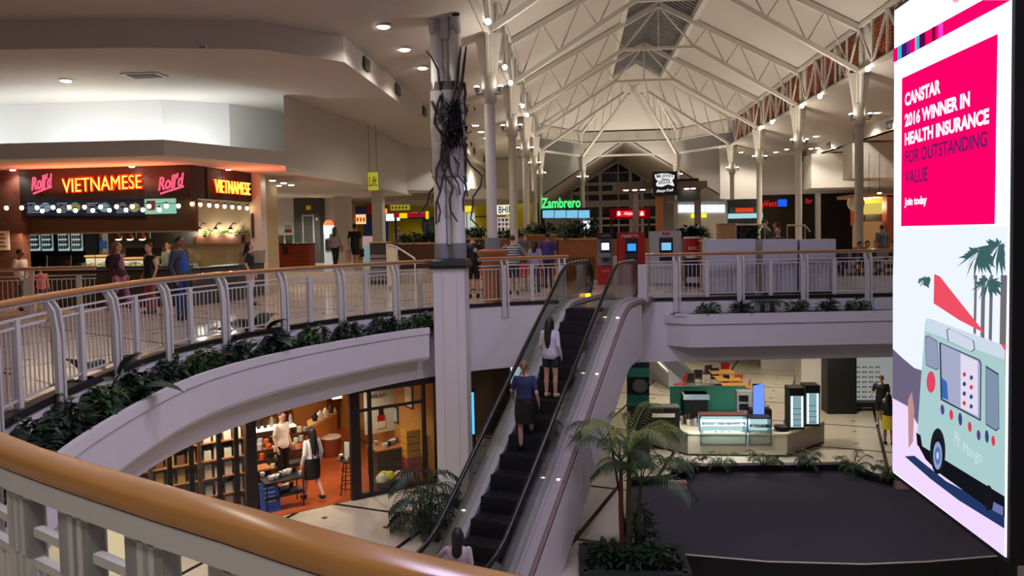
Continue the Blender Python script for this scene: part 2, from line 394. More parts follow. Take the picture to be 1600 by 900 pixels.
# vestibule gable beyond, with the big window
G = [(-3.2, 3.6), (3.45, 7.9), (10.1, 3.6)]
struct(sheet([(G[0][0], 51, G[0][1]), (G[1][0], 51, G[1][1]), (G[1][0], 66, G[1][1]), (G[0][0], 66, G[0][1])]), 'ceiling_gable_left', CEIL)
struct(sheet([(G[2][0], 51, G[2][1]), (G[1][0], 51, G[1][1]), (G[1][0], 66, G[1][1]), (G[2][0], 66, G[2][1])]), 'ceiling_gable_right', CEIL)
gw = MB().extr([(-5.2, 51, 3.4), (G[0][0], 51, G[0][1]), (G[1][0], 51, G[1][1]), (3.45, 51, 8.6), (-5.2, 51, 8.6)], (0, .1, 0))
gw.extr([(12.6, 51, 3.4), (G[2][0], 51, G[2][1]), (G[1][0], 51, G[1][1]), (3.45, 51, 8.6), (12.6, 51, 8.6)], (0, .1, 0))
gw.bx(-5.2, -3.2, 51, 51.1, 0, 3.6).bx(10.1, 12.6, 51, 51.1, 0, 3.6)
struct(gw, 'wall_gable', WALLW, 'cream gable wall behind the far end of the nave')
WY = 65.4
wx0, wx1 = at(893, 300, WY).x, at(1030, 300, WY).x
wpk = at(965, 252, WY); wsh = at(918, 285, WY).z
win = struct(MB().extr([(wx0, WY, 0), (wx1, WY, 0), (wx1, WY, wsh-.6), (wpk.x, WY, wpk.z), (wx0, WY, wsh-.6)], (0, .1, 0)), 'window_1', DARKWIN, 'large gabled window dark with night at the far end')
fr = MB()
for px, w in [(893, .2), (908, .28), (918, .1), (938, .25), (966, .1), (985, .28), (1003, .25), (1030, .2)]:
    x = at(px, 300, WY).x; zt = wpk.z-abs(x-wpk.x)*(wpk.z-wsh+.6)/(wpk.x-wx0); fr.bx(x-w/2, x+w/2, WY-.1, WY, 0, zt)
for py, h in [(270, .08), (287, .25), (301, .3), (318, .55), (341, .2), (352, .15)]:
    z = at(960, py, WY).z; half = min(1, max(.1, (wpk.z-z)/(wpk.z-wsh+.6)))*(wpk.x-wx0); fr.bx(max(wx0, wpk.x-half), min(wx1, wpk.x+half), WY-.12, WY, z-h/2, z+h/2)
for x in (wx0, wx1): fr.beam((x, WY-.06, wsh-.6), (wpk.x, WY-.06, wpk.z), .15, .25)
fo = fr.build('window_frame', STEEL, win)
# ------------------------------------------------ aisles and soffits
XB, XC = -5.1, 12.5
AISL = [(XL, 6.75), (XB, 6.2)]
def aisle_z(x): return 6.75-(XL-x)*(.55/(XL-XB)) if x < 0 else 6.8-(x-XR)*(.75/(XC-XR))
struct(sheet([(XL, -3, 6.75), (XB, -3, 6.2), (XB, 50, 6.2), (XL, 50, 6.75)]), 'ceiling_aisle_left', CEIL, 'sloping white ceiling of the left aisle with downlights')
struct(sheet([(XR, -3, 6.8), (XC, -3, 6.05), (XC, 50, 6.05), (XR, 50, 6.8)]), 'ceiling_aisle_right', CEIL, 'sloping white ceiling of the right aisle with downlights')
BF = [(XB, 50), (XB, 16.7), (-6.45, 15.3), (-8.9, 14.75), (-14, 14.2), (-26, 13.6)]
DF = [(-26, 9.5), (-14, 12.3), (-10.3, 13.9), (-9.4, 16.4), (-8.2, 18.6), (-7.15, 20.2), (-7.1, 25), (-7.4, 38), (-7.6, 50)]
DF = [(-26, 14.2), (-14, 15.0), (-11.5, 15.2), (-10.2, 15.6), (-9.3, 17), (-8.2, 18.9), (-7.15, 20.3), (-7.1, 25), (-7.4, 38), (-7.6, 50)]
struct(MB().prism(BF+DF, 5.62, 6.2), 'ceiling_bulkhead', CEIL, 'grey stepped soffit band around the left gallery')
struct(MB().prism([(XB, 13), (XB, 17), (-6.45, 15.6), (-9, 15), (-26, 13.9), (-26, -3), (XB, -3)], 6.2, 6.28), 'ceiling_near_left', CEIL, 'dim high ceiling above the near left gallery')
struct(MB().prism(DF[::-1]+[(-26, 14), (-26, 50)], 5.70, 5.78), 'ceiling_shops_left', CEIL, 'ceiling above the left food shops')
struct(MB().prism([(XC, -3), (XC+.35, -3), (XC+.35, 50), (XC, 50)], 5.45, 6.05), 'ceiling_band_right', CEIL, 'vertical white ceiling band with vents on the right')
struct(sheet([(XC, -3, 5.45), (24, -3, 4.7), (24, 50, 4.7), (XC, 50, 5.45)]), 'ceiling_shops_right', CEIL, 'sloping soffit above the right shops')
# end walls of the aisles
LW = 45.5
struct(MB().bx(-26, XL-.4, LW, LW+.2, 3.9, 6.2), 'wall_back_left', WALLW)
struct(MB().bx(XB, XL-.2, 50, 50.2, 3.4, 7), 'wall_end_left', WALLW); struct(MB().bx(XR, XC, 50, 50.2, 3.4, 7), 'wall_end_right', WALLW)
RW = 43.5
struct(MB().bx(10.4, 24, RW, RW+.2, 3.55, 5.8), 'wall_back_right', WALLW, 'cream bulkhead above the right shopfronts')
for n_, (px, pyb, Y) in enumerate(((1268, 294, 38.5), (1332, 279, 34.0))):
    q = at(px, pyb, Y); struct(MB().prism([(q.x, Y), (24, Y-.6), (24, Y+2.2), (q.x+.9, Y+2.2), (q.x, Y+1.2)], q.z, 5.35), 'wall_bulkhead_%d' % (n_+1), WALLW, 'cream stepped bulkhead above the right shops')
# louvred walls behind the girders
for xx, nm in ((XR+.25, 'wall_louvre_right'), (XL-.25, 'wall_louvre_left')):
    struct(MB().bx(xx-.04, xx+.04, -3, 46.3, 6.8, 8.4), nm, WALLW)
COLY = [19.1, 25.9, 32.7, 39.5, 46.2]
lv = MB(); LOUV = mk('louvre_timber', (150, 74, 40), .6)
for y0 in [12.3]+COLY[:-1]:
    for k in (.6, 2.6, 4.6):
        y = y0+k; 
        for i in range(12): lv.beam((XR+.17, y, 7.0+i*.105), (XR+.17, y+1.55, 7.0+i*.105), .05, .075)
struct(lv, 'trim_5', LOUV, 'orange timber louvre panels behind the right girder')
# ------------------------------------------------ girders, columns, trusses
def girder(x, ys, label):
    t = thing('lattice_girder', label, 'girder', (x, ys[0], 6.75), 0, 'lattice girders over the columns')
    for z in (6.75, 8.25): MB().beam((x, ys[0], z), (x, ys[-1], z), .12, .12).build('chord', STEEL, t, True)
    for a, b in zip(ys, ys[1:]):
        n = 6; d = (b-a)/n
        for i in range(n):
            z0, z1 = (6.8, 8.2) if i % 2 else (8.2, 6.8)
            MB().beam((x, a+i*d, z0), (x, a+(i+1)*d, z1), .06).build('web_bar', STEEL, t, True)
            if i: MB().beam((x, a+i*d, 6.8), (x, a+i*d, 8.2), .06).build('web_bar', STEEL, t, True)
    return t
girder(XL, [5.5, 12.3]+COLY, 'white lattice girder above the row of left columns')
girder(XR, [12.3]+COLY, 'white lattice girder above the row of right columns in front of orange louvres')
DEPTHW = ['nearest', 'second', 'third', 'fourth', 'fifth', 'sixth']
def column(x, y, side, i, spots=True):
    t = thing('column', 'slim round white column, %s from the near end of the %s colonnade' % (DEPTHW[i], side), 'column', (x, y, 0), 0, 'columns of the nave')
    MB().cyl((0, 0, 0), .19, 1.05, 16).build('base_sleeve', GREY, t)
    MB().cyl((0, 0, 1.05), .135, 4.6, 16).build('shaft', STEEL, t)
    MB().loft([(0, 0, 5.0, .15, .15), (0, 0, 5.05, .19, .19), (0, 0, 5.7, .19, .19), (0, 0, 5.75, .14, .14)]).build('collar', STEEL, t)
    c = MB()
    for sx in (-1, 1):
        c.extr([(sx*.03, -.03, 5.6), (sx*.18, -.03, 5.6), (sx*.34, -.03, 6.75), (sx*.03, -.03, 6.75)], (0, .06, 0))
        c.extr([(-.03, sx*.03, 5.6), (-.03, sx*.18, 5.6), (-.03, sx*.34, 6.75), (-.03, sx*.03, 6.75)], (.06, 0, 0))
    c.box((0, 0, 6.2), (.2, .2, 1.2)); c.build('capital', STEEL, t)
    if spots:
        br = MB().tube([(-.33, -.1, 5.22), (.33, -.1, 5.22)], .02, 6); br.tube([(0, 0, 5.22), (0, -.12, 5.22)], .03, 6); br.build('lamp_bracket', GREY, t)
        for sx in (-.3, .3):
            h = MB().cyl((sx, -.12, 5.26), .05, .13, 12, .075).build('lamp_head', GREY, t)
            MB().ell((sx, -.12, 5.40), (.07, .07, .035)).build('lens', LAMP, h)
        lamp('SPOT', (x+(1.5 if x < 3 else -1.5), y-.6, 4.9), K_NAVE, WARM, .15, (pi, 0, 0), angle=165, blend=.9)
    return t
for i, y in enumerate(COLY): column(XL, y, 'left', i)
for i, y in enumerate(COLY[1:]): column(XR, y, 'right', i)
column(XR, COLY[0], 'right', 4, True)['label'] = 'slim round white column of the right colonnade, behind the big advertising screen'
for x, nm in ((.5, 'left'), (6.6, 'right')):
    column(x, 50.3, 'x', 0)['label'] = 'distant white column with lamps on the %s of the far gable window' % nm
def truss(y, i):
    t = thing('roof_truss', 'white steel roof truss spanning the nave, %s from the near end' % DEPTHW[i], 'truss', (XM, y, 6.75), 0, 'roof trusses')
    for sg, xe in ((1, XR), (-1, XL)):
        def P(s, low): 
            x = xe+(XM-xe)*s; return V((x, y, (6.8+(10.35-6.8)*s) if low else (8.2+(11.25-8.2)*s)))
        MB().beam(P(0, 1), P(.74, 1), .15, .15).build('bottom_chord', STEEL, t, True)
        MB().beam(P(0, 0), P(1, 0), .16, .2).build('top_chord', STEEL, t, True)
        for k in range(3):
            s = .06+.23*k; MB().tube([P(s, 1), P(s+.13, 0)], .03, 6).build('web_bar', STEEL, t, True)
            MB().tube([P(s+.13, 0), P(s+.23, 1)], .03, 6).build('web_bar', STEEL, t, True)
        MB().tube([P(.74, 1), V((XM, y, 11.2))], .05, 6).build('king_strut', STEEL, t, True)
    MB().beam((XM-1.5, y, P(.74, 1).z), (XM+1.5, y, P(.74, 1).z), .12, .12).build('tie_beam', STEEL, t, True)
    MB().tube([(XM, y, P(.74, 1).z), (XM, y, 11.25)], .03, 6).build('hanger', STEEL, t, True)
for i, y in enumerate([12.3]+COLY[:4]): truss(y, i)
for i, (a, nm) in enumerate(zip(AP, ('outer left', 'inner left', 'inner right', 'outer right'))):
    t = thing('hip_rafter', 'white double steel rafter rising to the apse crown, the %s one' % nm, 'rafter', (*a, 6.75), 0, 'apse rafters')
    for z0, z1 in ((6.75, 9.8), (8.25, 11.2)): MB().beam((*a, z0), (XM+(a[0]-XM)*.12, YA+(a[1]-YA)*.12, z1), .13, .13).build('chord', STEEL, t, True)
    for k in range(5):
        p = V((*a, 0)).lerp(V((XM, YA, 0)), .05+.16*k); q = V((*a, 0)).lerp(V((XM, YA, 0)), .13+.16*k)
        MB().tube([p+V((0, 0, 6.85+.55*k)), q+V((0, 0, 8.55+.5*k))], .03, 5).build('web_bar', STEEL, t, True)
# ------------------------------------------------ vents, downlights
VENT = mk('vent_dark', (72, 66, 62), .7)
def vent(c, nrm, label, grp):
    t = thing('air_vent', label, 'vent', c, 0, grp); x, y = nrm
    b = MB(); s = MB()
    if x: b.box((x*.02, 0, 0), (.03, .5, .3)); [s.box((x*.045, 0, -.11+.055*k), (.02, .44, .018)) for k in range(5)]
    else: b.box((0, y*.02, 0), (.5, .03, .3)); [s.box((0, y*.045, -.11+.055*k), (.44, .02, .018)) for k in range(5)]
    b.build('backing', VENT, t); s.build('slat', GREY, t)
for i, (px, py) in enumerate([(572, 99), (621, 138), (663, 172), (741, 237), (757, 251), (780, 271)]):
    p = onX(px, py, XB+.02); p.y = min(p.y, 49); vent((XB+.02, p.y, 5.95), (1, 0), 'small square vent in the left ceiling band, %s from the near end' % ORD[i], 'vents in the left ceiling band')
for i, (px, py) in enumerate([(1390, 199), (1338, 217), (1295, 229), (1257, 243), (1226, 254), (1198, 262), (1163, 267), (1110, 274)]):
    p = onX(px, py, XC-.02)
    if p.y > 49: p.y = 46+i*.4
    vent((XC-.02, p.y, 5.75), (-1, 0), 'small square vent in the right ceiling band, %s from the near end' % ORD[i], 'vents in the right ceiling band')
t = thing('ceiling_diffuser', 'square air diffuser in the ceiling above the lit food shop', 'vent', on(226, 118, 5.68), 0)
MB().box((0, 0, 0), (.9, .55, .03)).build('frame', WHITE, t); MB().box((0, 0, -.02), (.7, .38, .02)).build('grille', VENT, t)
t = thing('smoke_detector', 'round smoke detector on the dim soffit at upper left', 'detector', on(316, 69, 5.62), 0)
MB().cyl((0, 0, -.05), .11, .05).build('base', LGREY, t); MB().cyl((0, 0, -.08), .06, .03).build('sensor', GREY, t)
def downlight(p, label, grp, r=.1, power=0, col=NEUT, mat=None, slope=0):
    t = thing('downlight', label, 'light', p, 0, grp)
    MB().loft([(0, 0, 0, r*1.35, r*1.35), (0, 0, -.02, r*1.3, r*1.3)], 14).build('trim_ring', WHITE, t)
    MB().loft([(0, 0, -.015, r, r), (0, 0, -.04, r*.9, r*.9)], 14).build('lens', mat or LAMP, t)
    if power: lamp('SPOT', p+V((0, 0, -.08)), power, col, .08, parent=t, angle=140)
    return t
def ceil_hit(px, py, side):     # where a line of sight meets the sloping aisle ceiling
    lo, hi = 2., 70.
    for _ in range(50):
        m = (lo+hi)/2; p = at(px, py, m)
        if p.z < aisle_z(p.x): lo = m
        else: hi = m
    p = at(px, py, min(lo, 48.5)); p.z = aisle_z(p.x)-.01; return p
for i, (px, py) in enumerate([(599, 40), (632, 76), (660, 105), (743, 195), (752, 205), (761, 215)]):
    downlight(ceil_hit(px, py, -1), 'large bright downlight in the left aisle ceiling, %s from the near end' % ORD[i], 'downlights of the left aisle', .13, K_AISLE, NEUT)
for i, (px, py) in enumerate([(1370, 175), (1342, 186), (1275, 212), (1257, 219), (1212, 237), (1200, 243), (1185, 248), (1158, 253), (1123, 258)]):
    downlight(ceil_hit(px, py, 1), 'bright downlight in the right aisle ceiling, %s from the near end' % ORD[i], 'downlights of the right aisle', .12, K_AISLE, WARM)
for i, (px, py) in enumerate([(1375, 250), (1365, 252), (1338, 258), (1313, 264), (1290, 270), (1283, 271), (1265, 275), (1249, 279)]):
    p = at(px, py, 36); downlight(V((p.x, 36+.3*i, 5.45-(p.x-XC)*.065)), 'small downlight at the right shop soffit edge, %s from the screen' % ORD[i], 'soffit downlights on the right', .09, K_SHOP if i % 2 == 0 else 0, WARM)
downlight(on(103, 125, 5.69), 'single downlight in the ceiling above the neon food shop', 'downlights over the left shops', .12, K_SHOP, WARM)
for i, (px, py) in enumerate([(575, 212), (602, 222), (624, 235), (646, 245)]):
    downlight(on(px, py, 5.69), 'downlight in the ceiling behind the lift sign, %s from the left' % ORD[i], 'downlights over the left shops', .13, K_SHOP, WARM)
# lamps clipped along the girders
for i, (px, py) in enumerate([(760, 35), (787, 106), (796, 130), (815, 166), (822, 180)]):
    p = onX(px, py, XL+.1); t = thing('floodlight', 'small lit floodlight on the left girder, %s from the near end' % ORD[i], 'light', p, 0, 'floodlights on the left girder')
    MB().cyl((0, 0, -.06), .07, .12).build('housing', GREY, t); MB().ell((.04, -.06, 0), .075, 10, 6).build('lens', LAMP, t)
for i, (px, py) in enumerate([(1357, 108), (1282, 151), (1254, 166), (1207, 191), (1189, 200)]):
    p = onX(px, py, XR-.1); t = thing('floodlight', 'small lit floodlight on the right girder, %s from the near end' % ORD[i], 'light', p, 0, 'floodlights on the right girder')
    MB().cyl((0, 0, -.06), .07, .12).build('housing', GREY, t); MB().ell((-.04, -.06, 0), .085, 10, 6).build('lens', LAMP, t)
# ================================================================ balustrades
def balustrade(path, label, cat='balustrade', step=1.55, zb=0.0, H=1.147, bal=.105, rail_w=.13, big=.19, drop=.36, maxb=100, post_at=.4, start=0.06, rth=.03, bar=.009, flat=(.03, .09), plain=False, grp='gallery balustrades'):
    p0 = path[len(path)//2]; t = thing('balustrade', label, cat, (p0[0], p0[1], zb), 0, grp)
    n = 20; sg_ = lambda v: (1 if v > 0 else -1)*abs(v)**.45
    prof = [(rail_w/2*sg_(cos(2*pi*k/n)), zb+H-.03+rth*sg_(sin(2*pi*k/n))) for k in range(n)]
    MB().sweep(path, prof, True).build('handrail', WOODRAIL, t, True)
    for nm, z in (('upper_bar', .93), ('middle_bar', .845), ('lower_bar', .1)):
        MB().sweep(path, [(-.012, zb+z-.012), (.012, zb+z-.012), (.012, zb+z+.012), (-.012, zb+z+.012)]).build(nm, RAILW, t, True)
    MB().sweep(path, [(-flat[0], zb+H-flat[1]), (flat[0], zb+H-flat[1]), (flat[0], zb+H-.056), (-flat[0], zb+H-.056)]).build('rail_flat', RAILW, t, True)
    for i, (p, d) in enumerate(along(path, step/2, post_at)):
        nr = V((d.y, -d.x)); b = MB()
        if plain:        # straight broad plate with two slots
            w = big/2
            for a_, b_ in ((-w, -w*.55), (-w*.25, w*.05), (w*.35, w)):
                q = p+d*a_; b.extr([(q.x+nr.x*o, q.y+nr.y*o, z) for o, z in ((-.02, zb-.3), (.025, zb-.3), (.025, zb+H-.11), (-.02, zb+H-.11))], V((d.x, d.y, 0))*(b_-a_))
            for z0_ in (zb+.06, zb+.86):
                q = p-d*w; b.extr([(q.x+nr.x*o, q.y+nr.y*o, z) for o, z in ((-.02, z0_), (.02, z0_), (.02, z0_+.16), (-.02, z0_+.16))], V((d.x, d.y, 0))*(2*w))
            b.build('post', RAILW, t, True)
        elif i % 2 == 0:   # broad cranked post fixed outside the slab
            w = big/2; out = [(.07, zb-drop), (.11, zb-drop), (.11, zb+.72), (.085, zb+.95), (.02, zb+H-.09), (-.05, zb+H-.09), (.03, zb+.9), (.06, zb+.7)]
            for sg in (-1, 1):
                q = p+d*(sg*w*.75); b.extr([(q.x+nr.x*o, q.y+nr.y*o, z) for o, z in out], V((d.x, d.y, 0))*(w*.5))
            q = p-d*(w*.5); b.extr([(q.x+nr.x*o, q.y+nr.y*o, z) for o, z in [(.085, zb-drop), (.1, zb-drop), (.1, zb+.62), (.06, zb+.9), (.045, zb+.9), (.085, zb+.6)]], V((d.x, d.y, 0))*w)
            b.build('post', RAILW, t, True)
        else:
            w = big*.5; q = p-d*w/2
            b.extr([(q.x-nr.x*.03, q.y-nr.y*.03, zb+.0), (q.x+nr.x*.03, q.y+nr.y*.03, zb+.0), (q.x+nr.x*.03, q.y+nr.y*.03, zb+.93), (q.x-nr.x*.03, q.y-nr.y*.03, zb+.93)], V((d.x, d.y, 0))*w)
            b.build('intermediate_post', RAILW, t, True)
    pts = along(path, bal, start); pts.sort(key=lambda q: (q[0]-V((0, 0))).length if True else 0)
    rest = MB()
    for i, (p, d) in enumerate(pts):
        m = rest if i >= maxb else MB()
        m.tube([(p.x, p.y, zb+.1), (p.x, p.y, zb+.85)], bar, 6)
        if i < maxb: m.build('baluster', RAILW, t, True)
    if rest.v:
        o = rest.build('baluster', RAILW, t, True); o['kind'] = 'stuff'
    return t
SHIFT = lambda path, o: [(p[0]+n[0]*o, p[1]+n[1]*o) for p, n in zip(path, [((V(path[min(i+1, len(path)-1)])-V(path[max(i-1, 0)])).normalized().y, -(V(path[min(i+1, len(path)-1)])-V(path[max(i-1, 0)])).normalized().x) for i in range(len(path))])]
i_near = [i for i, p in enumerate(EDGE) if p[1] <= 4.6 and p[0] <= 1.6]
near = SHIFT(EDGE[i_near[0]:i_near[-1]+1], -.02)
balustrade(near, 'foreground balustrade with a thick glossy timber handrail and white flat posts', rail_w=.092, big=.15, step=.62, post_at=.1, plain=True, bal=.05, rth=.026, bar=.011, flat=(.038, .11))
left = SHIFT([p for p in EDGE if p[0] < -3.35 and p[1] > 4.6], -.02)
balustrade(left, 'long curved white balustrade with timber handrail around the left gallery, ending at the big pillar', post_at=.3)
mid = SHIFT([p for p in EDGE if -2.45 < p[0] < -.02 and p[1] > 10], -.02)
balustrade(mid, 'short white balustrade with timber handrail between the big pillar and the escalator', step=1.5, post_at=.1)
rgt = SHIFT([p for p in EDGE if p[0] > 1.62 and p[1] > 10], -.02)
balustrade(rgt, 'straight white balustrade with timber handrail along the right gallery', step=1.62, post_at=.05)
far_r = catmull([(-13.6, 16.6), (-12.4, 17.0), (-11.5, 17.2)])
balustrade(far_r, 'short separate white railing with timber top in front of the brick wall at far left', big=.2, step=2.2, drop=0, grp='separate railings')
# planter troughs hung outside the gallery edge
pl = seg(5.2, 17.25, -99, -3.7)
t = thing('planter_trough', 'long curved white planter trough hung outside the left gallery', 'planter', (-6, 11, -1.17), 0, 'planter troughs')
MB().sweep(pl, [(.035, -1.2), (.42, -1.12), (.47, -1.05), (.47, -.52), (.5, -.52), (.5, -.38), (.42, -.38), (.42, -.56), (.035, -.56)]).build('trough', WHITE, t, True)
MB().sweep(pl, [(.04, -.56), (.42, -.56), (.42, -.5), (.04, -.5)]).build('soil', SOIL, t, True)
pr = [p for p in EDGE if 2.75 < p[0] < 8.4 and p[1] > 10]
a0 = [p for p in EDGE if p[0] > 2.1 and p[1] > 10][0]
t = thing('planter_trough', 'straight white planter trough with chamfered end hung outside the right gallery', 'planter', (5, 19.4, -1.17), 0, 'planter troughs')
q0, q1 = pr[0], pr[-1]; OF = .55
def rect_pl(o, ch): return [(q0[0]-ch, q0[1]-.035), (q0[0], q0[1]-o), (q1[0], q1[1]-o), (q1[0]+.02, q1[1]-.035)]
tb_ = MB().prism(rect_pl(OF-.04, .6), -1.2, -.62); tb_.prism(rect_pl(OF, .7), -.62, -.42)
tb_.beam((q0[0]-.35, q0[1]-OF*.55, -.4), (q0[0]+.02, q0[1]-OF+.03, -.4), .06, .06); tb_.beam((q0[0], q0[1]-OF+.03, -.4), (q1[0], q1[1]-OF+.03, -.4), .06, .06)
tb_.build('trough', WHITE, t, True); MB().prism(rect_pl(OF-.08, .5), -.43, -.40).build('soil', SOIL, t, True)
RNG = random.Random(3)
PLP = along(SHIFT(pl, .2), .98, .35)
for i, (p, d) in enumerate(PLP):
    mb = bush_mb(.5, .15, .5, 200, .17, .1, RNG); a = math.atan2(d.y, d.x); M = Matrix.Rotation(a, 4, 'Z')
    mb.v = [M @ q for q in mb.v]; o = mb.build('planter_shrub', LEAF if i % 3 else LEAF2); o.location = (p.x, p.y, -.5)
    tag(o, 'leafy dark green shrub in the curved planter trough, %s from the camera end' % ORD[i], 'shrub', 'shrubs in the curved trough')
def big_plant(loc, n, L, label, seed, cat='plant'):
    g = random.Random(seed); t = thing('broad_leaf_plant', label, cat, loc)
    for k in range(n):
        a = 2*pi*k/n+g.uniform(-.3, .3); el = g.uniform(.3, 1.1); d = V((cos(a)*cos(el), sin(a)*cos(el), sin(el))); m = MB()
        base = d*(L*.55); m.tube([(0, 0, 0), base*.5+V((0, 0, .04)), base], .011, 5)
        sd = d.cross(V((0, 0, 1))).normalized(); u = sd.cross(d); prev = None; vs = []
        for j in range(7):
            s = j/6; w = L*.19*sin(pi*min(1, s*.92+.08))**.8*(1 if j < 6 else .1); c = base+d*(L*.75*s)-V((0, 0, 1))*(L*.35*s*s)
            vs += [c+sd*w+u*w*.35, c, c-sd*w+u*w*.35]
        fs = [f for j in range(6) for f in ((j*3, j*3+1, j*3+4, j*3+3), (j*3+1, j*3+2, j*3+5, j*3+4))]
        m.add(vs, fs, True); m.build('leaf', LEAF, t)
    return t
q = on(160, 640, -.5); big_plant((q.x, q.y, -.45), 11, .85, 'large plant with broad paddle leaves in the curved trough near the foreground handrail', 2)
q = on(393, 555, -.5); big_plant((q.x, q.y, -.45), 11, .9, 'broad-leaved plant rising above the middle of the curved trough', 5)
for i, (px, kind) in enumerate([(1103, 0), (1155, 0), (1246, 0), (1297, 0), (1348, 0)]):
    x = on(px, 488, -.4).x; mb = bush_mb(.3, .16, .36, 80, .17, .1, RNG); o = mb.build('planter_shrub', LEAF if i % 2 else LEAF2); o.location = (x, q0[1]-.3+(x-q0[0])*.09, -.41)
    tag(o, 'small leafy shrub in the straight white trough, %s from its chamfered end' % ORD[i], 'shrub', 'shrubs in the straight trough')
t = thing('cycad', 'palm-like cycad with two stems standing in the straight white trough', 'plant', (on(1196, 488, -.4).x, q0[1]-.28+.12, -.41))
for sx in (-.12, .12):
    MB().cyl((sx, 0, 0), .06, .26, 10, .05).build('stem', BROWN, t); m = MB()
    for k in range(9): frond(m, (sx, 0, .26), 2*pi*k/9+sx, .5, .28, .34, 9, .13, .02)
    m.build('frond_crown', LEAF, t)
# ================================================================ the big pillar
PX, PY = -2.9, 17.3
t = thing('pillar', 'tall white boxed pillar with twin pipes above and dead vines wrapped round it', 'pillar', (PX, PY, ZL))
b = MB(); hw = .36
for x0, x1 in ((-hw, -.16), (-.15, .17), (.18, hw)): b.bx(x0, x1, -hw, hw, 0, 5.13)
b.bx(-hw+.02, hw-.02, -hw+.01, hw-.01, 0, 5.13); b.build('cladding', WHITE, t)
o_ = -ZL; MB().loft([(0, 0, o_+.95, .60, .60), (0, 0, o_+1.02, .62, .62), (0, 0, o_+1.12, .58, .58), (0, 0, o_+1.17, .46, .46)], 4, sm=False).build('collar', BLACK, t)
t.children[-1].rotation_euler = (0, 0, pi/4)
for nm, z0, z1, m, r in (('pipe_sleeve', 1.15, 1.52, GREY, .185), ('pipe', 1.5, 7.3, WHITE, .165)):
    for sx in (-.19, .19): MB().cyl((sx, 0, o_+z0), r, z1-z0, 20).build(nm, m, t)
MB().bx(-.03, .03, -.16, -.1, o_+1.5, o_+6.4).build('joint_strip', LGREY, t)
bk = MB().loft([(0, 0, o_+3.05, .4, .24), (0, 0, o_+3.5, .37, .23), (0, 0, o_+4.2, .4, .24), (0, 0, o_+5.0, .38, .22)], 14, False); bk.build('bark_sheet', mk('bark', (168, 160, 158), .9, noise=.5, scale=6), t)
MB().loft([(0, 0, o_+4.98, .38, .22), (0, 0, o_+5.2, .37, .21)], 14, False).build('bark_band', mk('bark_brown', (92, 78, 74), .9, noise=.4, scale=5), t)
g = random.Random(11); nest = MB()
for k in range(380):
    p = V((.2+g.gauss(0, .13), -.24+g.gauss(0, .06), o_+g.uniform(3.75, 4.75))); leaf(nest, p, V((g.uniform(-1, 1), g.uniform(-1, .2), g.uniform(-1, .6))), V((0, 0, 1)), .16, .05)
nest.ell((.2, -.2, o_+4.25), (.16, .1, .5)); nest.build('dark_nest', mk('nest', (22, 24, 24), .9), t)
VINE = mk('vine', (58, 48, 44), .8)
for k in range(16):
    a0 = g.uniform(0, 2*pi); pts = []; z = g.uniform(4.2, 5.5); n = g.randint(8, 13)
    out = g.random() < .45
    for j in range(n):
        r = .38+(.16*sin(j*.9+k) if out else .03*sin(j*1.7))+(.03*j if out and j > 6 else 0)
        a = a0+g.uniform(-.25, .25)+(j*.12 if k % 2 else -.1*j); pts.append(V((r*cos(a)*1.05, r*sin(a)*.72, o_+z-j*.25)))
    MB().tube(pts, [.034*(1-.55*j/n) for j in range(n)], 6).build('vine', VINE, t)
for sx in (.45, .33):
    MB().tube([(sx-.2, -.2, o_+4.6), (sx-.05, -.25, o_+5.2), (sx, -.22, o_+5.6), (sx+.05, -.2, o_+5.95)], [.03, .035, .03, .02], 6).build('vine', VINE, t)
MB().tube([(-.12, -.2, o_+5.0), (-.15, -.24, o_+5.45), (-.3, -.22, o_+5.75), (-.42, -.2, o_+5.88)], [.03, .025, .02, .012], 6).build('vine', VINE, t)
h = MB().bx(-.08, .1, -.25, -.1, o_+6.15, o_+6.9); h.build('speaker_bracket', LGREY, t)
for sx in (-.27, .3):
    c = MB().tube([(sx*.5, -.18, o_+6.35), (sx, -.24, o_+6.5)], .025, 6); c.tube([(sx, -.34, o_+6.62), (sx, -.1, o_+6.3)], [.1, .085], 12); k_ = c.build('spot_housing', LGREY, t)
    MB().tube([(sx, -.335, o_+6.62), (sx, -.355, o_+6.64)], .085, 12).build('lens', DGREY, k_)
# ================================================================ the escalator
AZ, INC, RUN = rad(19.5), tan(rad(33)), 4.14/tan(rad(33))
EA = V((.48, 17.68, 0)); t = ESC = thing('escalator', 'long escalator with black steps, glass sides and white cladding rising to the food court', 'escalator', EA, -AZ)
def zc(y): return 0 if y >= -.5 else (-INC*(-y-.5) if y > -.5-RUN else -4.14)
YS = [1.9, .9, .3, -.2, -.5, -.8, -1.3]+[-1.8-.6*i for i in range(8)]+[-6.6, -6.88, -7.2, -7.8, -9.2]
def zs(y): return sum(zc(y+d) for d in (-.35, -.18, 0, .18, .35))/5
def strip(x0, x1, o0, o1, ys=YS):     # a band that follows the incline
    m = MB(); vs = []
    for y in ys: vs += [(x0, y, zs(y)+o0), (x1, y, zs(y)+o0), (x1, y, zs(y)+o1), (x0, y, zs(y)+o1)]
    fs = [(i*4+j, i*4+(j+1) % 4, i*4+4+(j+1) % 4, i*4+4+j) for i in range(len(ys)-1) for j in range(4)]
    return m.add(vs, fs+[(3, 2, 1, 0), tuple(range(len(vs)-4, len(vs)))])
STEPM = mk('step_black', (30, 31, 32), .5, .3); STEPR = mk('riser_black', (17, 17, 18), .6)
YW = .47
n = 16; dp = RUN/n
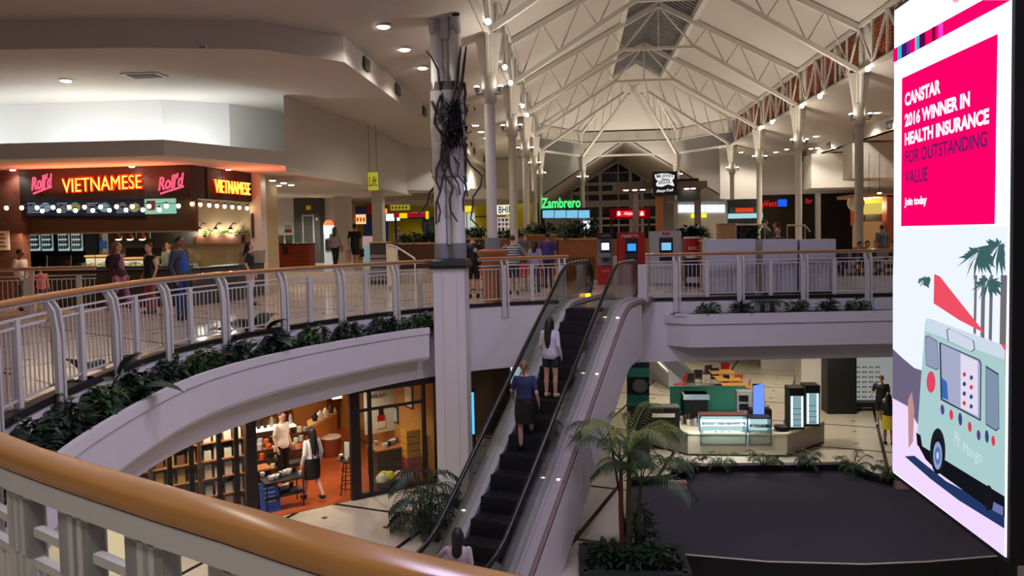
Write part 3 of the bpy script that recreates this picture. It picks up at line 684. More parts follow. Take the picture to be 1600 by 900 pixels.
for i in range(n+1):
    y1 = -.5-i*dp; z1 = zc(y1)+.0 if i else 0; m = MB()
    m.bx(-YW, YW, y1-dp, y1, z1-.3, z1-.004-dp*INC*0)
    st = m.build('step', STEPR, t); gm = MB()
    for k in range(19): gm.bx(-YW+.02+k*.049, -YW+.045+k*.049, y1-dp+.004, y1-.01, z1-.006, z1+.006)
    gm.build('tread_rib', STEPM, st)
for y0, y1, z in ((-.5, 1.9, 0), (-9.4, -.5-RUN-dp, -4.14)): 
    MB().bx(-YW, YW, y0, y1, z-.1, z+.006).build('comb_plate', mk('comb_steel', (120, 116, 112), .4, .8), t)
YT = [y for y in YS if y <= 1.0]
def hand(sx):
    pts = [V((sx, y, zs(y)+1.0)) for y in [-9.0, -8.2]+YS[::-1] if y <= .95 and y >= -9.0]; pts.sort(key=lambda p: p.y)
    top = [V((sx, .98+.44*sin(a), .56+.44*cos(a))) for a in [pi*k/8 for k in range(9)]]
    bot = [V((sx, -9.0-.44*sin(a), -4.14+.56+.44*cos(a))) for a in [pi*k/8 for k in range(8, 0, -1)]]
    return bot+pts+top
for sx in (-.6, .6):
    m = MB(); pts = hand(sx); fr_ = frames(pts); vs = []
    m.tube(pts, .042, 8).build('handrail', RUBBER, t)
    gl = strip(sx-.006, sx+.006, .12, .97, [.95]+[y for y in YT if y < .95 and y > -9]+[-9.0]); gl.extr([(sx-.006, .94+.42*sin(pi*k/8), .54+.42*cos(pi*k/8)) for k in range(9)], (.012, 0, 0))
    gl.build('glass_panel', GLASSG, t)
    s = 1 if sx > 0 else -1
    strip(min(s*.49, s*.66), max(s*.49, s*.66), .02, .13).build('inner_deck', BRUSH, t)
    strip(min(s*.64, s*.82), max(s*.64, s*.82), .0, .10).build('outer_deck', mk('deck_steel', (172, 164, 160), .4, .25), t)
    strip(min(s*.82, s*.88), max(s*.82, s*.88), -.02, .06).build('edge_trim', mk('deck_bronze', (132, 112, 104), .45, .2), t)
    strip(s*.49-.008, s*.49+.008, -.16, .03).build('skirt_panel', DGREY, t)
    strip(min(s*.84, s*.885), max(s*.84, s*.885), -1.28, -.02, [.6]+[y for y in YS if y < .6 and y > -7.3]).build('side_cladding', WHITE, t)
    for k in ((0, 2, 5, 8) if s > 0 else (1, 6)):
        y = -.9-k*.75; MB().ell((s*.74, y, zs(y)+.095), (.035, .035, .012), 8, 5).build('deck_glint', mk('glint_glow', (255, 226, 190), emit=6), t)  # glowing dots imitating reflections of downlights in the deck steel
strip(-.86, .86, -1.32, -1.26, [.6]+[y for y in YS if y < .6 and y > -7.3]).build('underside_panel', WHITE, t)
MB().bx(-.56, -.5, .75, .98, .05, .2).build('indicator_light', mk('amber_lamp', (255, 170, 40), emit=3), t)
for sx, nm in ((.78, 'end_post'), (-.78, 'end_post')):
    MB().bx(sx-.1, sx+.12, 1.05, 1.25, 0, .9).build(nm, RAILW if sx > 0 else LGREY, t)
# ================================================================ the advertising screen
LX = 4.46
t = LED = thing('advertising_screen', 'tall bright advertising screen in a black case, insurance offer above a van picture', 'screen', (LX, 9.5, -1.8))
b0, b1 = onX(1395.5, 736, LX), onX(1571.5, 871, LX); YF, YN = b0.y, b1.y; ZB = min(b0.z, b1.z); ZTOP = onX(1396, 18, LX).z
MB().bx(LX+.01, LX+.62, YN-.06, YF, ZB-.06, ZTOP+.05).build('case', mk('screen_case', (9, 9, 10), .6), t, True)
for y in (YN+.6, YF-.6): MB().tube([(LX+.35, y, ZTOP), (LX+.35, y, rz_(LX+.35)+.02)], .04, 8).build('hanger_rod', BLACK, t, True)
for y in (YN+.3, YF-.9): MB().bx(LX+.1, LX+.6, y, y+.1, ZTOP-.3, ZTOP+.12).build('hanger_bracket', BLACK, t, True)
def em(name, rgb, e=1.0): return mk('screen_'+name, rgb, emit=e)
def px3(l, X=LX): return [onX(x, y, X) for x, y in l]
LAY = [0]
def art(name, poly, m, parent=None):
    LAY[0] += 1; X = LX-.002-LAY[0]*.0003
    ps = px3(poly); ps = [V((X, p.y, p.z)) for p in ps]
    if len(ps) == 4 or True:
        mb = MB().extr(ps, (.0002, 0, 0)); return mb.build(name, m, parent or PIC, True)
WSC = em('white_panel', (240, 242, 255), 1.25)
PIC = MB().bx(LX-.001, LX+.012, YN, YF, ZB, ZTOP).build('display', WSC, t, True)
PINK, PURP = em('pink', (255, 0, 105)), em('purple', (98, 28, 100))
def ell_px(cx, cy, rx, ry, n=18, sk=0): return [(cx+rx*cos(2*pi*k/n), cy+ry*sin(2*pi*k/n)+sk*rx*cos(2*pi*k/n)) for k in range(n)]
def sl_(x, y0, x0): return y0-(x-x0)*.536      # slope of the stripe
art('pink_stripe', [(1396, 98), (1580, 0), (1536, 0), (1396, 77)], PINK)
for x0, x1, c in [(1403, 1409, (40, 190, 220)), (1409, 1417, (70, 20, 110)), (1417, 1423, (130, 40, 150)), (1430, 1432, (240, 160, 220)), (1432, 1437, (40, 190, 220)), (1437, 1446, (90, 10, 60)), (1457, 1462, (110, 0, 60)), (1467, 1474, (255, 70, 220))]:
    lo = lambda x: 98-(x-1396)*.532; hi = lambda x: 77-(x-1396)*.55
    art('stripe_block', [(x0, lo(x0)), (x1, lo(x1)), (x1, hi(x1)), (x0, hi(x0))], em('c%d' % x0, c))
art('logo_mark', ell_px(1494, 0, 5, 4), em('soft_pink', (250, 170, 180)))
art('offer_panel', [(1410, 353.5), (1408.5, 353.5), (1410, 122.5), (1559.5, 53), (1555, 350)][1:], PINK)
def led_text(s, x0, yb0, yt0, x1, m, bold=.045):
    LAY[0] += 1; X = LX-.002-LAY[0]*.0003
    a = onX(x0, yb0, LX); c = onX(x0, yt0, LX); e = onX(x1, yb0, LX)
    text_mb(s, (X, a.y, a.z), (0, -1, 0), (0, 0, 1), a.y-e.y, c.z-a.z, .0002, bold).build('lettering', m, PIC, True)
WT = em('text_white', (255, 240, 250), 1.2)
led_text('CANSTAR', 1414.5, 167, 146, 1470, WT); led_text('2016 WINNER IN', 1414.5, 199, 178, 1516, WT)
led_text('HEALTH INSURANCE', 1414.5, 228, 208, 1546, WT); led_text('FOR OUTSTANDING', 1415, 256, 236, 1543, PURP, .015); led_text('VALUE', 1415, 288, 267, 1450, PURP, .015); led_text('Join today', 1414, 325, 309, 1449, WT)
# the picture below the offer: sky, palms, van, road
PALMC, TRUNK = em('palm', (70, 110, 110), .8), em('palm_trunk', (120, 115, 120), .9)
g = random.Random(4)
art('picture_sky', [(1395.8, 600), (1396, 430), (1398, 360), (1576, 352), (1572, 560)], em('sky', (225, 232, 255), 1.15))
for x0, w, yb in ((1533, 6, 532), (1522, 4, 520), (1563, 10, 540), (1546, 5, 530)): art('palm_trunk', [(x0, yb), (x0+w, yb+3), (x0+w+2, 430), (x0+2, 430)], TRUNK)
for cx, cy, n_, L in ((1530, 395, 24, 46), (1562, 385, 26, 55), (1545, 440, 14, 40), (1446, 436, 12, 16)):
    mm = MB(); LAY[0] += 1; X = LX-.002-LAY[0]*.0003
    for k in range(n_):
        a = 2*pi*k/n_+g.uniform(-.1, .1); l = L*g.uniform(.7, 1.1); ex = cx+l*cos(a)*.75; ey = cy+l*sin(a)*.6+l*.35; ex = min(ex, 1572)
        p = px3([(cx, cy-2), (cx+(ex-cx)*.5+3, cy+(ey-cy)*.35-3), (ex, ey), (cx+(ex-cx)*.5-3, cy+(ey-cy)*.35+5)]); mm.extr([V((X, q.y, q.z)) for q in p], (.0002, 0, 0))
    mm.build('palm_fronds', PALMC, PIC, True)
art('parasol_red', [(1461, 428), (1470, 432), (1500, 470), (1541, 521), (1500, 500), (1460, 474)], em('coral', (240, 80, 100)))
art('parasol_red', [(1564, 537), (1573, 538), (1573, 590), (1568, 585)], em('coral', (240, 80, 100)))
art('hedge_wall', [(1396, 545), (1412, 560), (1430, 575), (1445, 580), (1438, 720), (1396, 640)], em('hedge', (120, 110, 140), .8))
art('pavement', [(1395.6, 735), (1395.8, 622), (1420, 635), (1450, 690), (1571.8, 800), (1571.2, 870)], em('pavement', (228, 205, 245), 1.15))
art('passer_by', [(1420, 625), (1426, 612), (1430, 640), (1428, 690), (1421, 700)], em('passer', (200, 150, 150), .9))
art('van_shadow', [(1415, 713), (1430, 712), (1480, 752), (1571, 800), (1571.3, 826), (1500, 782), (1455, 748)], em('shade', (40, 60, 110), .8))
art('van_underside', [(1433, 690), (1571.8, 770), (1571.8, 808), (1540, 790), (1470, 740), (1448, 718)], em('under', (25, 25, 35), .7))
MINT = em('mint', (170, 205, 205), 1.0)
art('van_body', [(1434, 692), (1440, 600), (1447, 506), (1449, 497), (1455, 498), (1566, 538), (1572, 548), (1573, 600), (1571.8, 776)], MINT)
art('van_roof', [(1449, 497), (1455, 498), (1566, 538), (1572, 548), (1571.8, 562), (1447, 517)], em('mint_roof', (205, 220, 235), 1.0))
NAVY = em('van_navy', (50, 55, 90), .8)
for nm, pl_, fill in (('sign_board', [(1482, 516), (1486, 514), (1522, 532), (1524, 545), (1519, 549), (1484, 533)], (215, 220, 240)), ('van_window', [(1448, 528), (1452, 525), (1466, 534), (1468, 575), (1464, 577), (1449, 570)], (150, 160, 190)),
                      ('serving_window', [(1472, 537), (1531, 563), (1534, 569), (1533, 655), (1474, 623)], (170, 175, 205)), ('cab_window', [(1543, 574), (1562, 586), (1563, 668), (1558, 672), (1543, 662)], (130, 150, 175))):
    cx = sum(p[0] for p in pl_)/len(pl_); cy = sum(p[1] for p in pl_)/len(pl_)
    art(nm+'_rim', [(cx+(x-cx)*1.07, cy+(y-cy)*1.05) for x, y in pl_], NAVY); art(nm, pl_, em(nm, fill, .95))
art('menu_sheet', [(1503, 552), (1530, 565), (1530, 650), (1503, 637)], em('menu', (225, 220, 240), 1.0))
for k in range(8): art('menu_picture', ell_px(1509+11*(k % 2), 585+15*(k//2)+5*(k % 2), 2.6, 3.6), em('fruit%d' % (k % 3), [(220, 60, 80), (90, 60, 140), (60, 70, 120)][k % 3]))
art('server_blue', [(1474, 590), (1482, 597), (1484, 625), (1474, 621)], em('serverb', (60, 110, 190), .9))
art('red_disc', ell_px(1457, 597, 7, 17), em('disc_red', (225, 70, 100)))
for k, (x, y, c) in enumerate([(1475, 640, 1), (1489, 648, 0), (1503, 655, 2), (1518, 667, 0), (1532, 680, 1), (1545, 682, 2), (1555, 689, 0)]):
    art('fruit_sticker', ell_px(x, y, 3, 8 if c != 2 else 10, sk=.5), em('fruit%d' % c, [(220, 60, 80), (90, 60, 140), (60, 70, 120)][c]))
led_text('Mr.', 1494, 697, 672, 1505, em('van_script', (205, 228, 235)), 0); led_text('Mango', 1508, 713, 690, 1537, em('van_script', (205, 228, 235)), 0)
art('bumper', [(1434, 676), (1441, 680), (1444, 700), (1436, 696)], em('under', (25, 25, 35), .7))
for rx, ry, nm, c in ((12, 36, 'wheel_arch', (30, 32, 42)), (9, 28, 'tyre', (25, 25, 30)), (7, 22, 'wheel_rim', (150, 170, 215)), (4.5, 14, 'wheel_cap', (90, 120, 190)), (2, 6, 'hub', (210, 220, 245))):
    art(nm, ell_px(1468, 705 if nm == 'wheel_arch' else 712, rx, ry, 22), em(nm, c, .9))
art('tyre', ell_px(1548, 778, 7, 20), em('tyre', (25, 25, 30), .9)); art('number_plate', [(1556, 784), (1571, 792), (1571, 806), (1554, 797)], em('plate', (120, 130, 190), .8))
# ================================================================ stage, ferns and the palm box
ZS = -4.62
back = [on(px, py, ZS) for px, py in [(985, 760), (1045, 757), (1085, 738), (1330, 735), (1362, 752), (1395, 758), (1480, 760)]]
front = [on(px, py, ZS) for px, py in [(1590, 862), (1560, 869), (1450, 878), (1350, 882), (1200, 878), (1060, 866), (1000, 858)]]
poly = [(p.x, p.y) for p in back+front]
t = thing('stage', 'low stage platform covered in dark charcoal carpet', 'stage', (4, 17, ZR))
MB().prism(poly, ZR, ZS-.01).build('skirting', BLACK, t, True); MB().prism(poly, ZS-.01, ZS).build('carpet', CARPET, t, True)
MB().tube([p+V((0, 0, .006)) for p in front], .014, 6).build('edge_strip', CREAM, t, True)
bk_ = MB()
for a, b in zip(back, back[1:]): bk_.beam(a+V((0, .12, .06)), b+V((0, .12, .06)), .24, .2)
bk_.build('planter_kerb', BLACK, t, True)
def fern(loc, n, L, rise, label, seed, leafm=LEAF2, droop=None, ll=.2, grp='ferns along the back of the stage'):
    g = random.Random(seed); m = MB()
    for k in range(n): frond(m, (0, 0, .02), 2*pi*k/n+g.uniform(-.3, .3), L*g.uniform(.7, 1.1), rise*g.uniform(.7, 1.3), droop or rise*.75, 10, ll, .03)
    o = m.build('fern', leafm); o.location = loc; return tag(o, label, 'fern', grp)
for i, (px, py) in enumerate([(1055, 745), (1075, 735), (1128, 733), (1195, 733), (1262, 733), (1335, 737), (1392, 752)]):
    p = on(px, py, ZS+.1); fern(p+V((0, .1, 0)), 11, .55, .8, 'green palm fern behind the stage edge, %s from the escalator side' % ORD[i], i, LEAF if i in (1, 4, 0) else LEAF2)
for i, (px, py) in enumerate([(1058, 760), (1410, 760)]):
    p = on(px, py, ZS); t = thing('floor_sign_box', 'small pale pink box on the back edge of the stage, %s' % ('by the tall fern' if i == 0 else 'beneath the big screen'), 'box', p-V((0, .1, 0)))
    MB().bx(-.22, .22, -.1, .1, 0, .15).build('body', mk('pinkish', (190, 150, 138), .7), t); MB().bx(-.2, .2, -.09, .09, .15, .17).build('lid', mk('pinkish2', (205, 168, 152), .7), t)
PZ = -4.02
pq = [on(px, py, PZ) for px, py in [(905, 855), (1062, 843), (1035, 893), (900, 893)]]
pc = V((1.0, 13.2, ZR))
t = thing('palm_planter', 'square black planter box beside the stage', 'planter', pc)
MB().bx(-.95, .75, -.62, .5, 0, PZ-ZR-.06).build('box', BLACK, t); rim = MB()
for a, b in (((-.97, -.64), (.77, -.64)), ((.77, -.64), (.77, .52)), ((.77, .52), (-.97, .52)), ((-.97, .52), (-.97, -.64))): rim.beam((*a, PZ-ZR-.03), (*b, PZ-ZR-.03), .14, .08)
rim.build('rim', mk('rim_grey', (44, 48, 46), .6), t); MB().bx(-.9, .7, -.57, .45, PZ-ZR-.08, PZ-ZR-.05).build('soil', SOIL, t)
t = thing('palm', 'tall palm with slim trunks and feathery fronds in the black planter box', 'palm', (pc.x-.15, pc.y+.1, PZ-.05)); g = random.Random(9)
for k, (dx, dy, h) in enumerate(((0, 0, 2.05), (-.1, .1, 1.7), (.13, .05, 1.3))):
    MB().tube([(dx, dy, 0), (dx*1.3, dy, h*.5), (dx*1.5+.03, dy, h)], [.055, .045, .03], 8).build('trunk', mk('trunk%d' % (k % 2), ((70, 76, 44), (110, 60, 44))[k % 2], .8), t)
    m = MB()
    for j in range(7): frond(m, (dx*1.5+.03, dy, h), 2*pi*j/7+k, 1.15*g.uniform(.8, 1.1), 1.35*g.uniform(.7, 1.2), 1.0, 20, .36, .03)
    m.build('frond_crown', LEAF2 if k else LEAF3, t)
for i, (dx, dy, r, h) in enumerate(((-.6, -.2, .3, .45), (.35, -.25, .32, .42), (-.1, -.3, .28, .35), (.1, .25, .25, 1.0))):
    mb = bush_mb(r, r*.8, h, 130, .2, .1, RNG); o = mb.build('planter_shrub', LEAF); o.location = (pc.x+dx, pc.y+dy, PZ-.06)
    tag(o, 'dark low shrub in the black palm box, %s' % ('at its escalator side', 'at its stage side', 'at the middle front', 'behind the trunks')[i], 'shrub', 'shrubs in the palm box')
# bamboo palm at the foot of the pillar
q = on(668, 838, ZL); t = thing('bamboo_palm', 'leafy bamboo palm at the foot of the white pillar beside the escalator', 'palm', (q.x-.1, q.y+.3, ZL)); g = random.Random(6)
tub = MB().loft([(0, 0, 0, .2, .2), (0, 0, .25, .26, .26), (0, 0, .27, .22, .22)]); tub.build('tub', DGREY, t)
for k in range(13):
    a = 2*pi*k/13; h = g.uniform(.45, 1.25); m = MB(); m.tube([(.1*cos(a), .1*sin(a), .25), (.2*cos(a), .2*sin(a), h)], .012, 5)
    for j in range(3): frond(m, (.2*cos(a), .2*sin(a), h-.2*j), a+g.uniform(-.8, .8), .6, .3, .45, 7, .34, .05)
    m.build('cane', LEAF, t)
# ================================================================ food shop with the neon sign (upper left)
def R(x0, y0, x1, y1, Y):
    xm, ym = (x0+x1)/2, (y0+y1)/2
    return at(x0, ym, Y).x, at(x1, ym, Y).x, at(xm, y1, Y).z, at(xm, y0, Y).z
def PB(r, Y, d, mb=None): return (mb or MB()).bx(r[0], r[1], Y, Y+d, r[2], r[3])
PILX = at(397, 400, 22.8).x
SY = 19.6; CX = at(297, 300, SY).x; BW = 24.2
x30 = at(31, 300, SY).x; zt = 3.72; zs0 = at(160, 313, SY).z
# light cove box above the shop and the wall it lights
cove = [(-26, 16.7), (-15, 17.1), (-9.75, 17.35), (-8.0, 20.6), (-8.0, 24), (-10, 24), (-11.3, 20.9), (-26, 20.6)]
struct(MB().prism(cove, 3.74, 3.86).prism([(-26, 16.7), (-15, 17.1), (-9.75, 17.35), (-8.0, 20.6), (-8.0, 24), (-8.3, 24), (-8.3, 20.7), (-9.9, 17.7), (-15, 17.4), (-26, 17)], 3.86, 4.12), 'ceiling_cove', WALLW, 'cream light cove box over the neon food shop')
struct(MB().prism([(-26, 20.4), (-11.6, 20.6), (-11.6, 20.8), (-26, 20.7)], 3.86, 5.7).prism([(-11.6, 20.6), (-10.1, 21.6), (-8.9, 24.5), (-9.1, 24.6), (-10.3, 21.8), (-11.6, 20.8)], 3.86, 5.7), 'wall_cove', WHITE, 'white wall washed by the cove light')
for a, b in (((-22, 19), (0, 0)), ((-17.5, 19.2), 0), ((-13.6, 19.4), 0), ((-10.6, 20.2), 0)):
    lamp('AREA', (a[0], a[1], 4.0), K_COVE, COOL, 3.0, (rad(180-28), 0, 0), sx=.25)
struct(MB().prism([(-8.05, 20.6), (-7.4, 27), (-7.4, 34), (-12, 34), (-12, 24.3), (-8.05, 24.3)], 3.55, 5.7), 'ceiling_block', WALLW, 'cream bulkhead over the lift lobby')
struct(MB().prism([(-7.4, 33), (-5.6, 35), (-5.4, 45), (-26, 45), (-26, 33)], 3.75, 5.7), 'ceiling_lobby', WALLW)
struct(MB().bx(-26, x30, SY, SY+.3, 0, 3.74), 'wall_brick', BRICK, 'red brick wall at the left of the neon food shop')
struct(MB().bx(-26, CX+.4, BW, BW+.2, 0, 3.74).bx(PILX+.1, PILX+.2, 23, BW+.1, 0, 3.74), 'wall_shop_back', mk('shop_beige', (196, 172, 136), .8))
struct(MB().bx(PILX, PILX+.36, 22.6, 23.0, 0, 3.74), 'wall_pilaster', WALLW, 'cream pilaster at the right end of the neon food shop')
pw = one(MB().bx(-.0, .05, -.05, .05, 0, .75), 'wall_sign', BROWN, 'narrow brown plate on the cream pilaster', 'sign'); pw.location = (PILX+.1, 22.55, 1.75)
t = thing('shop_sign', 'dark fascia sign with pink script logos and red neon lettering around the food shop corner', 'sign', ((x30+CX)/2, SY, zs0))
MB().bx(x30, CX, SY, SY+.25, zs0, zt).build('front_board', mk('sign_black', (20, 14, 13), .6), t, True)
SX = at(392, 300, 22.5).x
sd = MB().extr([(CX, SY+.02, zs0), (CX, SY+.02, zt), (SX, 22.55, zt), (SX, 22.55, zs0)], (-.2, 0, 0)); sd.build('side_board', mk('sign_brown', (44, 28, 20), .6), t, True)
for k in range(1, 4):
    p = V((CX, SY, 0)).lerp(V((SX, 22.55, 0)), k/4); MB().bx(p.x-.01, p.x+.03, p.y-.012, p.y+.012, zs0, zt).build('seam_strip', BROWN, t, True)
NEON = mk('neon_core', (255, 190, 90), emit=5, ecol=(255, 150, 50)); NEONR = mk('neon_red', (255, 30, 10), emit=2.4); ROSE = mk('logo_pink', (250, 90, 120), emit=1.3)
def ptxt(s, px0, pyb, px1, pyt, Y, mat, nm, par, ext=.03, bold=0, shear=0, dy=0.0, tilt=0):
    r_ = R(px0, pyt, px1, pyb, Y); up = V((0, 0, 1)); rt = V((1, 0, tilt))
    return text_mb(s, (r_[0], Y-dy, r_[2]), rt, up, r_[1]-r_[0], r_[3]-r_[2], ext, bold, shear).build(nm, mat, par, True)
ptxt('VIETNAMESE', 97, 301, 224, 276, SY, NEONR, 'neon_glow', t, .02, .035, 0, .005, .03); ptxt('VIETNAMESE', 99, 299.5, 222, 278.5, SY, NEON, 'neon_lettering', t, .02, -.012, 0, .03, .03)
for a, b in (((50), (83)), ((248), (289))):
    ptxt("Roll'd", a, 298, b, 276, SY, ROSE, 'logo_script', t, .03, .02, .25, .01, .16); r_ = R(a+3, 298, b-1, 301, SY)
    MB().beam((r_[0], SY-.02, r_[2]-.02), (r_[1], SY-.02, r_[3]+.02+.09), .03, .05).build('logo_underline', ROSE, t, True)
p0 = V((CX, SY, 0)).lerp(V((SX, 22.55, 0)), .34); p1 = V((CX, SY, 0)).lerp(V((SX, 22.55, 0)), .93)
za, zb = at(345, 303, 21.2).z, at(345, 282, 21.2).z
text_mb('VIETNAMESE', (p0.x+.03, p0.y, za), p1-p0, (0, 0, 1), (p1-p0).length, zb-za, .03, .03).build('neon_lettering', NEONR, t, True)
text_mb('VIETNAMESE', (p0.x+.065, p0.y, za+.01), p1-p0, (0, 0, 1), (p1-p0).length, zb-za-.02, .03, -.01).build('neon_lettering', NEON, t, True)
lamp('AREA', ((x30+CX)/2, SY-.5, 3.2), 26, (1, .12, .05), 4, (rad(160), 0, 0), sx=.2); lamp('AREA', (CX+.7, 21.2, 3.2), 12, (1, .12, .05), 2, (rad(180), rad(20), 0), sx=.2)
struct(MB().bx(x30, CX, SY+.25, SY+.4, 1.95, 3.74), 'wall_shop_lintel', DWOOD, 'dark timber lintel behind the menu boards')
NAVYB = mk('menu_navy', (44, 48, 66), emit=.55)
for i in range(4):
    a = 40+i*46.2; t = thing('menu_board', 'dark menu board with white text and a dish, %s from the brick wall' % ORD[i], 'menu board', (at(a+23, 325, SY).x, SY, 2.1), 0, 'dark menu boards')
    r_ = R(a, 313, a+44.5, 337, SY-.02); PB(r_, SY-.02, .06).build('screen', NAVYB, t, True)
    m = MB()
    for k in range(6):
        z = r_[3]-.07-k*.05; m.bx(r_[0]+.06, r_[0]+.06+(.24+.12*((k*7+i) % 3)/2), SY-.03, SY-.022, z-.012, z)
    m.build('text_line', mk('menu_text', (190, 200, 215), emit=.8), t, True)
    c = at(a+32, 324, SY); MB().extr([(c.x+.16*cos(2*pi*k/16), SY-.022, c.z+.13*sin(2*pi*k/16)) for k in range(16)], (0, -.006, 0)).build('dish_picture', mk('dish%d' % (i % 2), ((150, 180, 200), (170, 175, 120))[i % 2], emit=.6), t, True)
t = thing('menu_screen', 'bright green menu screen at the right end of the dark menu boards', 'screen', (at(249, 325, SY).x, SY-.05, 2.1))
r_ = R(226, 310.5, 273, 334, SY-.05); PB(r_, SY-.05, .08).build('screen', mk('menu_green', (150, 205, 180), emit=.9), t, True)
c = at(236, 321, SY-.06); MB().loft([(c.x, SY-.06, c.z-.13, .1, .02), (c.x, SY-.06, c.z+.13, .13, .02)], 12).build('cup_picture', mk('cup_red', (140, 60, 66), emit=.7), t, True)
def festoon(pts, label):
    t = thing('festoon_light', label, 'string lights', pts[0], 0, 'string lights of the food shop')
    cord = [];
    for a, b in zip(pts, pts[1:]): cord += [a+V((0, 0, .1)), (a+b)/2+V((0, 0, .06))]
    MB().tube([pts[0]+V((0, .56, .3))]+cord+[pts[-1]+V((0, 0, .1)), pts[-1]+V((0, .56, .3))], .01, 5).build('cord', BLACK, t, True)
    for p in pts:
        b = MB().ell(p, (.05, .05, .06), 10, 7).build('bulb', BULB, t, True); MB().cyl((p.x, p.y, p.z+.045), .025, .06, 8).build('socket', BLACK, b, True)
festoon([at(x, 325-.02*(x-10)*.6, SY-.55) for x in (10, 34, 58, 83, 108, 132, 157, 182, 207, 233, 260, 279)], 'string of warm bulbs hanging in front of the dark menu boards')
festoon([at(x, 329.5-.01*(x-66), SY-.1) for x in (66, 92, 118, 145, 171, 197, 223, 249)], 'lower string of small warm bulbs close to the menu boards')
festoon([at(x, 318.5+.08*(x-300), SY+.2+(x-300)*.031) for x in (300, 313, 327, 339, 351, 363, 374, 386)], 'string of warm bulbs under the side sign of the food shop')
lamp('AREA', ((x30+CX)/2, SY-.2, 2.0), 30, (1, .78, .5), 5, (0, 0, 0), sx=.3)
for i, (a, b) in enumerate(((40, 84), (86, 131))):     # drinks fridges
    Yf = 22.6; r_ = R(a, 352, b, 400, Yf); t = thing('drinks_fridge', 'black glass-door drinks fridge behind the counter, %s' % ('nearer the brick wall' if i == 0 else 'nearer the kitchen'), 'fridge', ((r_[0]+r_[1])/2, Yf+.4, 0), 0, 'drinks fridges')
    PB((r_[0], r_[1], 0, r_[3]), Yf+.05, .7).build('cabinet', BLACK, t, True)
    for k in range(2):
        x0, x1 = a+4+k*(b-a)*.46, a+4+k*(b-a)*.46+17; q = R(x0, 360, x1, 392, Yf)
        d = PB(q, Yf+.02, .03).build('door', mk('fridge_glow', (170, 200, 205), emit=.75), t, True); it = MB()
        for s in range(4):
            zz = q[2]+.06+s*(q[3]-q[2])/4
            for e in range(4): it.bx(q[0]+.03+e*.075, q[0]+.085+e*.075, Yf, Yf+.018, zz, zz+.11)
        it.build('bottle_row', mk('bottles%d' % ((i+k) % 3), ((120, 90, 70), (150, 90, 60), (150, 150, 110))[(i+k) % 3], .5), d, True)
        MB().bx(q[1]-.03, q[1]-.01, Yf-.03, Yf+.02, q[2]+.1, q[3]-.1).build('handle', GREY, d, True)
one(PB(R(138, 350, 160, 400, 23.4)[:2]+(0, 2.6), 23.4, .3), 'wall_panel', WHITE, 'plain white wall panel beside the drinks fridges', 'panel')
t = thing('range_hood', 'stainless extractor hood with hanging utensils over the kitchen line', 'hood', (at(200, 350, 23.2).x, 23.2, 1.9))
r_ = R(160, 345, 240, 361, 23.2); PB(r_, 23, 1.0).build('canopy', BRUSH, t, True)
for k in range(5): q = at(188+k*11, 362, 22.95); MB().bx(q.x-.05, q.x+.05, 22.94, 22.98, q.z-.22, q.z).build('utensil', CHROME, t, True)
t = thing('kitchen_bench', 'stainless kitchen line with dark ovens behind the counter', 'bench', (at(215, 390, 23.4).x, 23.5, 0))
r_ = R(160, 376, 290, 400, 23.3); PB((r_[0], r_[1], 0, .95), 23.3, .8).build('bench', BRUSH, t, True); PB((r_[0], r_[1], 1.6, 2.6), 24.05, .1).build('splashback', mk('splash', (120, 118, 108), .4, .5), t, True)
for k in range(2): q = R(195+k*30, 377, 222+k*30, 398, 23.2); PB((q[0], q[1], .95, 1.5), 23.25, .6).build('oven', BLACK, t, True)
q = R(152, 372, 161, 382, 23.2); one(PB((q[0], q[1], 1.5, 1.75), 23.3, .1), 'order_screen', mk('dim_blue', (50, 90, 130), emit=.5), 'small blue order screen on the white panel edge in the kitchen', 'screen')
COPPER = mk('copper', (196, 120, 90), .3, .8)
for i, px in enumerate((185, 203, 222)):
    p = at(px, 374, 21.6); t = thing('heat_lamp', 'copper dome heat lamp hanging over the pass, %s from the fridges' % ORD[i], 'lamp', p, 0, 'copper heat lamps')
    MB().loft([(0, 0, 0, .11, .11), (0, 0, .04, .11, .11), (0, 0, .14, .07, .07), (0, 0, .2, .03, .03)], 14).build('shade', COPPER, t); MB().tube([(0, 0, .2), (0, 0, 3.7-p.z)], .012, 6).build('cord', BLACK, t)
    MB().ell((0, 0, .0), (.08, .08, .03), 10, 6).build('bulb', BULB, t)
# counter
CY0 = 18.85; ca, cb = at(70, 430, CY0).x, at(362, 425, 20.2).x
t = thing('food_counter', 'long dark serving counter with a glass guard in front of the kitchen', 'counter', ((ca+cb)/2, CY0+.4, 0))
cc = [(ca, CY0), (at(300, 430, CY0).x, CY0), (cb, 20.6), (cb, 22.4), (cb-.8, 22.4), (cb-.8, 20.9), (at(296, 430, CY0).x, CY0+.8), (ca, CY0+.8)]
MB().prism(cc, 0, .92).build('front_panel', mk('counter_dark', (58, 52, 50), .5), t, True); MB().prism([(x, y-.05 if y < 19 else y) for x, y in cc], .92, .98).build('worktop', BLACK, t, True)
GL = MB(); 
for a, b in zip(cc[:3], cc[1:4]): GL.extr([(a[0], a[1]+.06, .98), (b[0], b[1]+.06, .98), (b[0], b[1]+.12, 1.36), (a[0], a[1]+.12, 1.36)], (0, .012, 0))
GL.build('sneeze_guard', GLASS, t, True)
for k in range(7): x = ca+(cc[1][0]-ca)*k/6; MB().tube([(x, CY0+.08, .98), (x, CY0+.12, 1.38)], .012, 6).build('guard_post', CHROME, t, True)
g = random.Random(21)
